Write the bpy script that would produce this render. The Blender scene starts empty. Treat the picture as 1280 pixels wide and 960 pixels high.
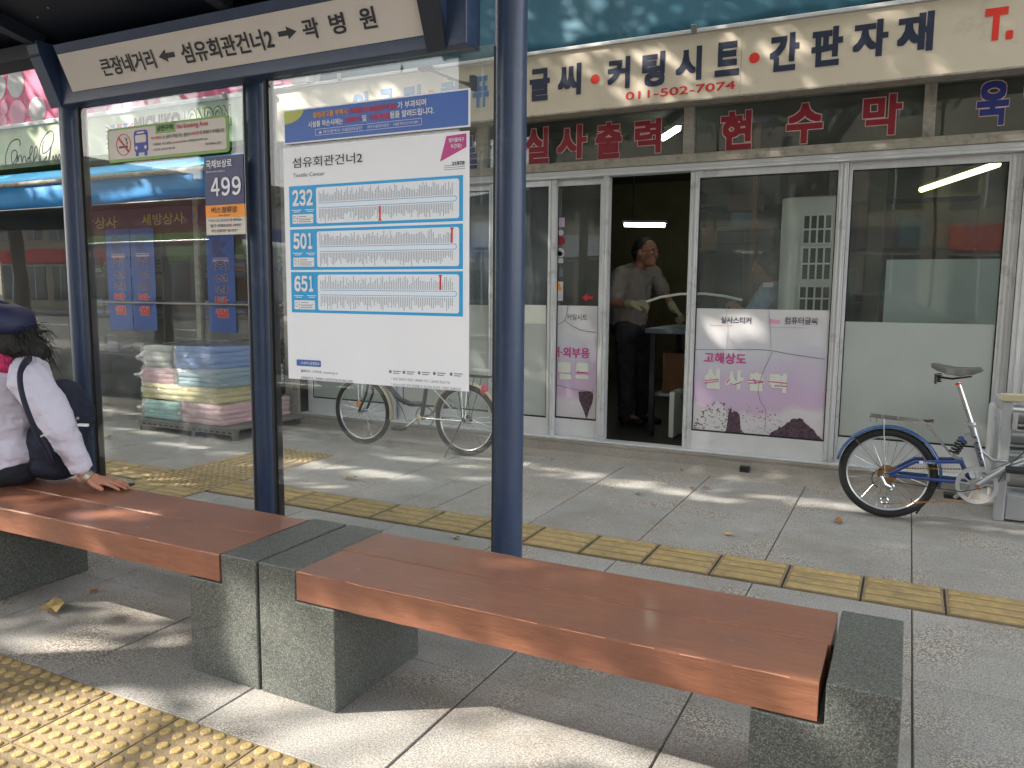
import bpy, bmesh, math, random
from mathutils import Vector, Matrix
random.seed(7)
C = bpy.context.scene.collection
SC = bpy.context.scene
# ------------------------------------------------------------------ camera
CAMH = 1.22
FPX = 986.4478
R_ = Vector((0.8936134, 0.44875713, 0.0084928))
U_ = Vector((-0.05987802, 0.1004402, 0.99313966))
F_ = Vector((-0.44482549, 0.88799144, -0.1166254))
cam = bpy.data.cameras.new('camera'); camo = bpy.data.objects.new('camera', cam); C.objects.link(camo)
camo.matrix_world = Matrix(((R_.x, U_.x, -F_.x, 0), (R_.y, U_.y, -F_.y, 0), (R_.z, U_.z, -F_.z, CAMH), (0, 0, 0, 1)))
cam.sensor_width = 36; cam.lens = 36 * FPX / 1280; cam.clip_start = 0.05; cam.clip_end = 600
SC.camera = camo
# ------------------------------------------------------------------ sun and sky
TOSUN = Vector((-0.689, -0.440, 0.574)).normalized()
w = bpy.data.worlds.new("World"); SC.world = w; w.use_nodes = True
nt = w.node_tree; bg = nt.nodes['Background']
sky = nt.nodes.new('ShaderNodeTexSky'); sky.sky_type = 'NISHITA'; sky.sun_disc = False
sky.sun_elevation = math.asin(TOSUN.z); sky.sun_rotation = math.atan2(TOSUN.x, TOSUN.y)
sky.dust_density = 2.5; sky.air_density = 1.0; sky.ozone_density = 1.0
tc = nt.nodes.new('ShaderNodeTexCoord'); cn = nt.nodes.new('ShaderNodeTexNoise'); cn.inputs['Scale'].default_value = 2.2; cn.inputs['Detail'].default_value = 7; cn.inputs['Roughness'].default_value = .58
cm = nt.nodes.new('ShaderNodeMapping'); cm.inputs['Scale'].default_value = (1, 1, 2.4); nt.links.new(tc.outputs['Generated'], cm.inputs[0]); nt.links.new(cm.outputs[0], cn.inputs['Vector'])
cr_ = nt.nodes.new('ShaderNodeMapRange'); cr_.inputs[1].default_value = .38; cr_.inputs[2].default_value = .62; cr_.inputs[3].default_value = .15; cr_.inputs[4].default_value = .95; nt.links.new(cn.outputs['Fac'], cr_.inputs[0])
cx = nt.nodes.new('ShaderNodeMix'); cx.data_type = 'RGBA'; nt.links.new(cr_.outputs[0], cx.inputs[0]); nt.links.new(sky.outputs[0], cx.inputs[6]); cx.inputs[7].default_value = (9.6, 9.5, 9.3, 1)
nt.links.new(cx.outputs[2], bg.inputs[0]); bg.inputs[1].default_value = 0.15
sl = bpy.data.lights.new('sun', 'SUN'); sl.energy = 4.2; sl.angle = math.radians(0.55); sl.color = (1.0, 0.93, 0.82)
so = bpy.data.objects.new('sun', sl); C.objects.link(so)
so.rotation_euler = (TOSUN).to_track_quat('Z', 'Y').to_euler()
SC.view_settings.view_transform = 'Standard'; SC.view_settings.look = 'None'
SC.view_settings.exposure = 1.80; SC.view_settings.gamma = 1.0
SC.cycles.max_bounces = 6; SC.cycles.transparent_max_bounces = 24
SC.cycles.diffuse_bounces = 3; SC.cycles.glossy_bounces = 3; SC.cycles.transmission_bounces = 4

# ------------------------------------------------------------------ measuring: a point of the photograph on a known plane of the place
def at(px, py, X=None, Y=None, Z=None):
    d = F_ * FPX + R_ * (px - 640) - U_ * (py - 480)
    if X is not None: t = X / d.x
    elif Y is not None: t = Y / d.y
    else: t = (Z - CAMH) / d.z
    return Vector((d.x * t, d.y * t, CAMH + d.z * t))
def atp(px, py, o, n):
    d = F_ * FPX + R_ * (px - 640) - U_ * (py - 480)
    c = Vector((0, 0, CAMH))
    return c + d * ((o - c).dot(n) / d.dot(n))

# ------------------------------------------------------------------ materials
def lin(c):
    if isinstance(c, str):
        c = [int(c[i:i + 2], 16) / 255 for i in (0, 2, 4)]
        return tuple((v / 12.92 if v <= .04045 else ((v + .055) / 1.055) ** 2.4) for v in c) + (1,)
    return tuple(c) + (1,) if len(c) == 3 else tuple(c)
M = {}
def mat(name, col, rough=.6, metal=0., var=.12, vs=6., bump=0., bs=40., spec=.5, coat=0., bd=.01, emit=0., dirt=None, ds=3., dl=(.5, .7), rand=0., aniso=None):
    m = bpy.data.materials.new(name); m.use_nodes = True; M[name] = m
    t = m.node_tree; N = t.nodes; L = t.links; b = N['Principled BSDF']
    c = lin(col)
    g = N.new('ShaderNodeNewGeometry')
    src = g.outputs['Position']
    if aniso:
        mp = N.new('ShaderNodeVectorMath'); mp.operation = 'MULTIPLY'; mp.inputs[1].default_value = aniso
        L.new(src, mp.inputs[0]); src = mp.outputs[0]
    out = None
    if var > 0:
        n = N.new('ShaderNodeTexNoise'); n.inputs['Scale'].default_value = vs; n.inputs['Detail'].default_value = 5; n.inputs['Roughness'].default_value = .6
        L.new(src, n.inputs['Vector'])
        r = N.new('ShaderNodeValToRGB'); r.color_ramp.elements[0].position = .3; r.color_ramp.elements[1].position = .7
        r.color_ramp.elements[0].color = tuple(v * (1 - var) for v in c[:3]) + (1,)
        r.color_ramp.elements[1].color = tuple(min(1, v * (1 + var)) for v in c[:3]) + (1,)
        L.new(n.outputs['Fac'], r.inputs[0]); out = r.outputs[0]
    if dirt:
        n2 = N.new('ShaderNodeTexNoise'); n2.inputs['Scale'].default_value = ds; n2.inputs['Detail'].default_value = 8; n2.inputs['Roughness'].default_value = .7
        L.new(g.outputs['Position'], n2.inputs['Vector'])
        r2 = N.new('ShaderNodeValToRGB'); r2.color_ramp.elements[0].position = dl[0]; r2.color_ramp.elements[1].position = dl[1]
        r2.color_ramp.elements[0].color = (0, 0, 0, 1); r2.color_ramp.elements[1].color = (1, 1, 1, 1)
        L.new(n2.outputs['Fac'], r2.inputs[0])
        mx = N.new('ShaderNodeMix'); mx.data_type = 'RGBA'
        L.new(r2.outputs[0], mx.inputs[0])
        if out: L.new(out, mx.inputs[6])
        else: mx.inputs[6].default_value = c
        mx.inputs[7].default_value = lin(dirt); out = mx.outputs[2]
    if rand > 0:
        oi = N.new('ShaderNodeObjectInfo'); mr = N.new('ShaderNodeMapRange')
        mr.inputs[3].default_value = 1 - rand; mr.inputs[4].default_value = 1 + rand
        L.new(oi.outputs['Random'], mr.inputs[0])
        hv = N.new('ShaderNodeHueSaturation'); L.new(mr.outputs[0], hv.inputs['Value'])
        if out: L.new(out, hv.inputs['Color'])
        else: hv.inputs['Color'].default_value = c
        out = hv.outputs[0]
    if out: L.new(out, b.inputs['Base Color'])
    else: b.inputs['Base Color'].default_value = c
    b.inputs['Roughness'].default_value = rough; b.inputs['Metallic'].default_value = metal
    b.inputs['Specular IOR Level'].default_value = spec; b.inputs['Coat Weight'].default_value = coat
    b.inputs['Coat Roughness'].default_value = .12
    if bump > 0:
        n3 = N.new('ShaderNodeTexNoise'); n3.inputs['Scale'].default_value = bs; n3.inputs['Detail'].default_value = 4
        L.new(src, n3.inputs['Vector'])
        bp = N.new('ShaderNodeBump'); bp.inputs['Strength'].default_value = bump; bp.inputs['Distance'].default_value = bd
        L.new(n3.outputs['Fac'], bp.inputs['Height']); L.new(bp.outputs[0], b.inputs['Normal'])
    if emit > 0:
        b.inputs['Emission Color'].default_value = c; b.inputs['Emission Strength'].default_value = emit
    return m
def granite(name, base, dark, light, scale=260, rough=.75, bump=.25, blotch=.12, dirt=None, rand=.0, mid=.5, wear=0):
    m = bpy.data.materials.new(name); m.use_nodes = True; M[name] = m
    t = m.node_tree; N = t.nodes; L = t.links; b = N['Principled BSDF']
    g = N.new('ShaderNodeNewGeometry')
    n = N.new('ShaderNodeTexNoise'); n.inputs['Scale'].default_value = scale; n.inputs['Detail'].default_value = 3; n.inputs['Roughness'].default_value = .8
    L.new(g.outputs['Position'], n.inputs['Vector'])
    r = N.new('ShaderNodeValToRGB'); e = r.color_ramp.elements
    e[0].position = .33; e[0].color = lin(dark); e[1].position = .68; e[1].color = lin(light)
    k = e.new(mid); k.color = lin(base)
    L.new(n.outputs['Fac'], r.inputs[0])
    n2 = N.new('ShaderNodeTexNoise'); n2.inputs['Scale'].default_value = 2.3; n2.inputs['Detail'].default_value = 8; n2.inputs['Roughness'].default_value = .65
    L.new(g.outputs['Position'], n2.inputs['Vector'])
    mr = N.new('ShaderNodeMapRange'); mr.inputs[1].default_value = .3; mr.inputs[2].default_value = .7
    mr.inputs[3].default_value = 1 - blotch; mr.inputs[4].default_value = 1 + blotch
    L.new(n2.outputs['Fac'], mr.inputs[0])
    hv = N.new('ShaderNodeHueSaturation'); L.new(r.outputs[0], hv.inputs['Color'])
    val = mr.outputs[0]
    if rand > 0:
        oi = N.new('ShaderNodeObjectInfo'); m2 = N.new('ShaderNodeMapRange'); m2.inputs[3].default_value = 1 - rand; m2.inputs[4].default_value = 1 + rand
        L.new(oi.outputs['Random'], m2.inputs[0]); mu = N.new('ShaderNodeMath'); mu.operation = 'MULTIPLY'
        L.new(val, mu.inputs[0]); L.new(m2.outputs[0], mu.inputs[1]); val = mu.outputs[0]
    L.new(val, hv.inputs['Value']); out = hv.outputs[0]
    if dirt:
        n4 = N.new('ShaderNodeTexNoise'); n4.inputs['Scale'].default_value = 1.7; n4.inputs['Detail'].default_value = 10; n4.inputs['Roughness'].default_value = .72
        L.new(g.outputs['Position'], n4.inputs['Vector'])
        r2 = N.new('ShaderNodeMapRange'); r2.inputs[1].default_value = .5; r2.inputs[2].default_value = .72; r2.inputs[4].default_value = .75
        L.new(n4.outputs['Fac'], r2.inputs[0])
        mx = N.new('ShaderNodeMix'); mx.data_type = 'RGBA'; L.new(r2.outputs[0], mx.inputs[0]); L.new(out, mx.inputs[6]); mx.inputs[7].default_value = lin(dirt)
        out = mx.outputs[2]
        # dark trodden-in spots
        v = N.new('ShaderNodeTexVoronoi'); v.inputs['Scale'].default_value = 3.1; L.new(g.outputs['Position'], v.inputs['Vector'])
        n5 = N.new('ShaderNodeTexNoise'); n5.inputs['Scale'].default_value = 25; L.new(g.outputs['Position'], n5.inputs['Vector'])
        ad = N.new('ShaderNodeMath'); ad.operation = 'MULTIPLY_ADD'; ad.inputs[1].default_value = .06; L.new(n5.outputs['Fac'], ad.inputs[0]); L.new(v.outputs['Distance'], ad.inputs[2])
        m3 = N.new('ShaderNodeMapRange'); m3.inputs[1].default_value = .058; m3.inputs[2].default_value = .07; m3.inputs[3].default_value = .6; m3.inputs[4].default_value = 0
        L.new(ad.outputs[0], m3.inputs[0])
        mx2 = N.new('ShaderNodeMix'); mx2.data_type = 'RGBA'; L.new(m3.outputs[0], mx2.inputs[0]); L.new(out, mx2.inputs[6]); mx2.inputs[7].default_value = lin(dark)
        out = mx2.outputs[2]
    if wear:
        v8 = N.new('ShaderNodeTexVoronoi'); v8.inputs['Scale'].default_value = 150; L.new(g.outputs['Position'], v8.inputs['Vector'])
        r8 = N.new('ShaderNodeValToRGB'); r8.color_ramp.elements[0].position = .25; r8.color_ramp.elements[0].color = lin('c6c0b8'); r8.color_ramp.elements[1].position = .62; r8.color_ramp.elements[1].color = lin('6c6459')
        L.new(v8.outputs['Distance'], r8.inputs[0])
        n9 = N.new('ShaderNodeTexNoise'); n9.inputs['Scale'].default_value = 2.6; n9.inputs['Detail'].default_value = 6; L.new(g.outputs['Position'], n9.inputs['Vector'])
        m9 = N.new('ShaderNodeMapRange'); m9.inputs[1].default_value = .46; m9.inputs[2].default_value = .62; m9.inputs[4].default_value = wear; L.new(n9.outputs['Fac'], m9.inputs[0])
        x9 = N.new('ShaderNodeMix'); x9.data_type = 'RGBA'; L.new(m9.outputs[0], x9.inputs[0]); L.new(out, x9.inputs[6]); L.new(r8.outputs[0], x9.inputs[7]); out = x9.outputs[2]
    L.new(out, b.inputs['Base Color']); b.inputs['Roughness'].default_value = rough
    bp = N.new('ShaderNodeBump'); bp.inputs['Strength'].default_value = bump; bp.inputs['Distance'].default_value = .003
    L.new(n.outputs['Fac'], bp.inputs['Height']); L.new(bp.outputs[0], b.inputs['Normal'])
    return m
def glass(name, tint=(.9, .94, .93), refl=1.0, rough=0.0, bump=0.0, ior=1.5, smear=0.):
    m = bpy.data.materials.new(name); m.use_nodes = True; M[name] = m
    t = m.node_tree; N = t.nodes; L = t.links
    for n in list(N): N.remove(n)
    o = N.new('ShaderNodeOutputMaterial'); tr = N.new('ShaderNodeBsdfTransparent'); tr.inputs[0].default_value = tuple(tint) + (1,)
    gl = N.new('ShaderNodeBsdfGlossy'); gl.inputs['Roughness'].default_value = rough
    gg = N.new('ShaderNodeNewGeometry'); dp = N.new('ShaderNodeVectorMath'); dp.operation = 'DOT_PRODUCT'
    L.new(gg.outputs['Incoming'], dp.inputs[0]); L.new(gg.outputs['Normal'], dp.inputs[1])
    ab = N.new('ShaderNodeMath'); ab.operation = 'ABSOLUTE'; L.new(dp.outputs['Value'], ab.inputs[0])
    om = N.new('ShaderNodeMath'); om.operation = 'SUBTRACT'; om.inputs[0].default_value = 1; L.new(ab.outputs[0], om.inputs[1])
    pw = N.new('ShaderNodeMath'); pw.operation = 'POWER'; pw.inputs[1].default_value = 5; L.new(om.outputs[0], pw.inputs[0])
    fr = N.new('ShaderNodeMath'); fr.operation = 'MULTIPLY_ADD'; fr.inputs[1].default_value = .96; fr.inputs[2].default_value = .04; L.new(pw.outputs[0], fr.inputs[0])
    mu = N.new('ShaderNodeMath'); mu.operation = 'MULTIPLY'; mu.inputs[1].default_value = refl; mu.use_clamp = True
    mx = N.new('ShaderNodeMixShader'); L.new(fr.outputs[0], mu.inputs[0]); L.new(mu.outputs[0], mx.inputs[0])
    L.new(tr.outputs[0], mx.inputs[1]); L.new(gl.outputs[0], mx.inputs[2])
    last = mx.outputs[0]
    if bump > 0:
        g = N.new('ShaderNodeNewGeometry'); n = N.new('ShaderNodeTexNoise'); n.inputs['Scale'].default_value = 1.6 if bump < .1 else 14
        n.inputs['Detail'].default_value = 1 if bump < .1 else 4
        L.new(g.outputs['Position'], n.inputs['Vector']); bp = N.new('ShaderNodeBump'); bp.inputs['Strength'].default_value = bump; bp.inputs['Distance'].default_value = .05
        L.new(n.outputs['Fac'], bp.inputs['Height']); L.new(bp.outputs[0], gl.inputs['Normal'])
    if smear > 0:
        g2 = N.new('ShaderNodeNewGeometry'); n6 = N.new('ShaderNodeTexNoise'); n6.inputs['Scale'].default_value = 3; n6.inputs['Detail'].default_value = 9
        L.new(g2.outputs['Position'], n6.inputs['Vector'])
        mr = N.new('ShaderNodeMapRange'); mr.inputs[1].default_value = .35; mr.inputs[2].default_value = .8; mr.inputs[3].default_value = smear * .3; mr.inputs[4].default_value = smear
        L.new(n6.outputs['Fac'], mr.inputs[0])
        df = N.new('ShaderNodeBsdfDiffuse'); df.inputs[0].default_value = (.55, .57, .55, 1)
        m7 = N.new('ShaderNodeMixShader'); L.new(mr.outputs[0], m7.inputs[0]); L.new(last, m7.inputs[1]); L.new(df.outputs[0], m7.inputs[2]); last = m7.outputs[0]
    L.new(last, o.inputs[0])
    return m
granite('paving', '8f8d8a', '5a5958', 'b8b5b0', 190, .8, .4, .15, dirt='776d5c', rand=.05, mid=.5, wear=.75)
granite('block_granite', '515452', '2d312e', '8a8d84', 270, .45, .15, .12, mid=.5)
granite('concrete', '87817a', '6a645c', '9c968c', 210, .9, .25, .16, dirt='6e6659')
granite('mortar', '625e56', '4b4841', '746f66', 200, .95, .5, .2)
granite('asphalt', '4a4b4d', '303133', '6a6a6a', 120, .9, .5, .12)
mat('road_paint', 'd8d8d2', .7, var=.1, vs=20)
mat('kerb_stone', '8d8b86', .8, var=.15, vs=30, bump=.2)
mat('tactile_yellow', 'a48d5c', .7, var=.2, vs=26, bump=.4, bs=160, dirt='6e6350', ds=7, dl=(.5, .8), rand=.07)
mat('tactile_worn', '86755a', .8, var=.22, vs=20, bump=.4, bs=120, dirt='5f5644', ds=5, dl=(.5, .75), rand=.06)
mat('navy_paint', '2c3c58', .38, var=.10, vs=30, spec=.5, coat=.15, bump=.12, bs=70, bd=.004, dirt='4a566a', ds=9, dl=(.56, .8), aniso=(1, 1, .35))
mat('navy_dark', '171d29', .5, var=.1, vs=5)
mat('seat_paint', '93624c', .36, var=.20, vs=7, bump=.22, bs=26, coat=.35, dirt='7d564a', ds=3.2, dl=(.42, .72), aniso=(1.2, 16, 7))
mat('bare_wood', 'c98d74', .6, var=.2, vs=40)
mat('steel', '9a9b9b', .35, metal=.9, var=.08, vs=10)
mat('chrome', 'c8c9ca', .15, metal=1., var=.04, vs=10)
mat('aluminium', 'cfd0d2', .42, metal=.35, var=.08, vs=6, dirt='7c7a74', ds=9, dl=(.55, .85), aniso=(3, 3, .6))
mat('aluminium_plain', 'cbccce', .5, metal=.2, var=.06, vs=5, dirt='8b8982', ds=8, dl=(.6, .9))
mat('weathered_trim', '9f998e', .7, metal=.1, var=.15, vs=14, bump=.15, bs=60, dirt='6d665a', ds=14, dl=(.5, .75), aniso=(1, 1, 5))
mat('gasket', '15171a', .6, var=0)
mat('white_board', 'eceef3', .45, var=.015, vs=3)
mat('sign_white', 'd0c8c0', .5, var=.03, vs=3)
mat('cream_panel', 'c8bcaa', .55, var=.05, vs=2.5, dirt='8f8371', ds=2.5, dl=(.6, .9), aniso=(1, 1, .4))
mat('green_panel', 'b8c6a8', .5, var=.06, vs=2, dirt='d3cfc0', ds=1.2, dl=(.45, .6))
mat('green_edge', '1f4a26', .5, var=.1)
mat('pink_panel', 'd2668c', .5, var=.08, vs=1.2)
mat('ellipse_silver', 'bdb8bd', .45, var=.12, vs=4)
mat('ellipse_pink', 'd39bb4', .45, var=.1, vs=4)
mat('teal_cloth', '1d5468', .7, var=.12, vs=1.3, bump=.2, bs=4, dirt='28606e', ds=.9, dl=(.55, .8), aniso=(2.2, 1, .5))
mat('awning_blue', '1c84c8', .7, var=.1, vs=3, bump=.15, bs=9)
mat('awning_cyan', '3cb0e6', .6, var=.1, vs=3)
mat('banner_blue', '1450a8', .5, var=.06, vs=5)
mat('purple_strip', '4d2a49', .6, var=.12, vs=6)
mat('gold_text', 'b0a04a', .5, var=.1)
mat('ink', '2a2c33', .5, var=0)
mat('ink_soft', '6c6f78', .6, var=0)
mat('ink_navy', '262d45', .5, var=.05)
mat('ink_bluegrey', '5d7ba8', .5, var=.05)
mat('text_red', 'c2242c', .5, var=.04)
mat('sign_red', 'd8352a', .5, var=.03)
mat('text_crimson', '8d1f2f', .5, var=.05)
mat('text_outline', 'd9b5b2', .5, var=0)
mat('text_blue', '25357e', .5, var=.04)
mat('text_white', 'e6e7ea', .5, var=0)
mat('text_orange', 'e8a23a', .5, var=0)
mat('text_magenta', 'c03c8a', .5, var=0)
mat('route_blue', '1aa0dc', .45, var=.02)
mat('route_pale', 'e6ecf4', .5, var=0)
mat('board_blue', '3e66b4', .45, var=.06, vs=4)
mat('board_yellow', 'b9bf62', .5, var=.1, vs=9)
mat('plate_navy', '232a5c', .4, var=.02)
mat('plate_orange', 'f0931e', .45, var=.02)
mat('sign_green', '7da653', .45, var=.04)
mat('icon_blue', '2e3f9e', .5, var=0)
mat('poster_white', 'c6c4c6', .5, var=.03, vs=4)
mat('poster_lilac', 'b8a0bc', .5, var=.15, vs=5)
mat('poster_rock', '4a3642', .6, var=.7, vs=45)
mat('poster_faded', 'cfd2c8', .5, var=.04, vs=8)
mat('frosted', 'a9aeab', .6, var=.06, vs=2, dirt='a4aaa2', ds=1.4, dl=(.45, .65))
mat('white_sheet', 'aeb6b4', .4, var=.04, vs=2)
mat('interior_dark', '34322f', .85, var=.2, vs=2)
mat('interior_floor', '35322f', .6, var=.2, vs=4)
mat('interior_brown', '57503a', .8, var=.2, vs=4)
mat('tube_light', 'f4ffe8', .4, var=0, emit=8)
mat('tube_yellow', 'dfe39a', .4, var=0, emit=2.2)
mat('appliance_white', 'e2e6de', .4, var=.04, vs=3)
mat('appliance_grille', '3a3f40', .6, var=.1)
mat('table_grey', '5a616e', .5, var=.1)
mat('cardboard', '6e4c34', .8, var=.15, vs=8)
mat('box_teal', '2a6a78', .6, var=.1)
mat('tyre', '1c1c1e', .75, var=.15, vs=60, bump=.4, bs=150)
mat('rim_silver', 'c4c6c8', .3, metal=.75, var=.04)
mat('bike_blue', '1e3a78', .3, var=.05, coat=.4)
mat('fender_blue', '2d5688', .25, metal=.3, var=.06, coat=.4)
mat('bike_silver', 'a9adb2', .28, metal=.8, var=.06)
mat('plastic_grey', 'a4a5a6', .45, var=.04)
mat('rust', '8a6134', .8, var=.35, vs=60)
mat('saddle_grey', '55534f', .55, var=.1, vs=20)
mat('black_plastic', '17181a', .5, var=.1)
mat('bike_dark', '23272c', .4, var=.08)
mat('fender_cream', 'b9b092', .4, var=.08)
mat('reflector_red', 'c02a4a', .3, var=0)
mat('reflector_orange', 'd87a20', .3, var=0)
mat('skin', 'b07a62', .55, var=.08, vs=30)
mat('skin_shade', '8f6350', .55, var=.08, vs=30)
mat('hair_black', '15110f', .6, var=.4, vs=60, bump=.8, bs=90, aniso=(1, 1, .25))
mat('shirt_white', 'cfcbdc', .85, var=.03, vs=4, bump=1.0, bs=9, bd=.035)
mat('shirt_grey', '7d7570', .9, var=.08, vs=10, bump=1.0, bs=9, bd=.035)
mat('shirt_blue', '8b9db2', .9, var=.08, vs=10, bump=1.0, bs=9, bd=.035)
mat('trousers_dark', '20222c', .9, var=.15, vs=8, bump=1.0, bs=9, bd=.035)
mat('trousers_grey', '30313a', .9, var=.15, vs=8, bump=1.0, bs=9, bd=.035)
mat('glove', '9f967c', .95, var=.15, vs=60, bump=.6, bs=200)
mat('visor_navy', '23264a', .6, var=.1, vs=20)
mat('logo_pale', '8f9fc0', .6, var=0)
mat('scarf_pink', 'b72c5e', .85, var=.6, vs=55, bump=.7, bs=40)
mat('bag_navy', '1d2336', .8, var=.15, vs=20, bump=.5, bs=60)
mat('silver_band', 'b9b6a8', .3, metal=.9, var=.1)
mat('towel_white', 'd2d4cd', .95, var=.08, vs=9, bump=.8, bs=22, aniso=(1, 1, 5))
mat('towel_blue', '7f9fd8', .95, var=.12, vs=9, bump=.8, bs=22, aniso=(1, 1, 5))
mat('towel_greenblue', '8aa8b6', .95, var=.12, vs=9, bump=.8, bs=22, aniso=(1, 1, 5))
mat('towel_yellow', 'd8cc96', .95, var=.12, vs=9, bump=.8, bs=22, aniso=(1, 1, 5))
mat('towel_mint', '9fccc6', .95, var=.12, vs=9, bump=.8, bs=22, aniso=(1, 1, 5))
mat('towel_pink', 'dcb0b6', .95, var=.14, vs=9, bump=.8, bs=22, aniso=(1, 1, 5))
mat('towel_brown', '5c3c34', .95, var=.2, vs=9)
mat('pallet_grey', '6c6b68', .7, var=.2, vs=20)
mat('leaf_brown', '8a5a35', .8, var=.4, vs=60)
mat('leaf_tan', 'b49a68', .8, var=.3, vs=60)
mat('leaf_green', '4f7a2e', .6, var=.3, vs=3)
_t = M['leaf_green'].node_tree; _tl = _t.nodes.new('ShaderNodeBsdfTranslucent'); _tl.inputs[0].default_value = (.16, .26, .04, 1); _mx = _t.nodes.new('ShaderNodeMixShader'); _mx.inputs[0].default_value = .35
_t.links.new(_t.nodes['Principled BSDF'].outputs[0], _mx.inputs[1]); _t.links.new(_tl.outputs[0], _mx.inputs[2]); _t.links.new(_mx.outputs[0], _t.nodes['Material Output'].inputs[0])
mat('bark', '5e5245', .9, var=.3, vs=20, bump=.9, bs=30)
mat('wall_beige', 'a59c88', .85, var=.08, vs=1.5, dirt='7b7262', ds=.8, dl=(.5, .8))
mat('wall_white', 'b9bab6', .8, var=.06, vs=1.5)
mat('wall_brick', '7d4a3a', .85, var=.15, vs=8)
mat('far_window', '2a333b', .1, var=.2, vs=.5, spec=.8)
mat('car_white', 'c8c9c8', .25, var=0, coat=.8)
mat('car_dark', '22262e', .25, var=0, coat=.8)
mat('car_red', '7d1c1c', .25, var=0, coat=.8)
glass('shelter_glass', (.93, .95, .95), 1.15, bump=.015, smear=.018)
glass('shop_glass', (.90, .93, .92), 1.0, bump=.02, smear=.10)
glass('plastic_film', (.98, .98, .98), 2.2, rough=.16, bump=1.0, smear=.28)

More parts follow.
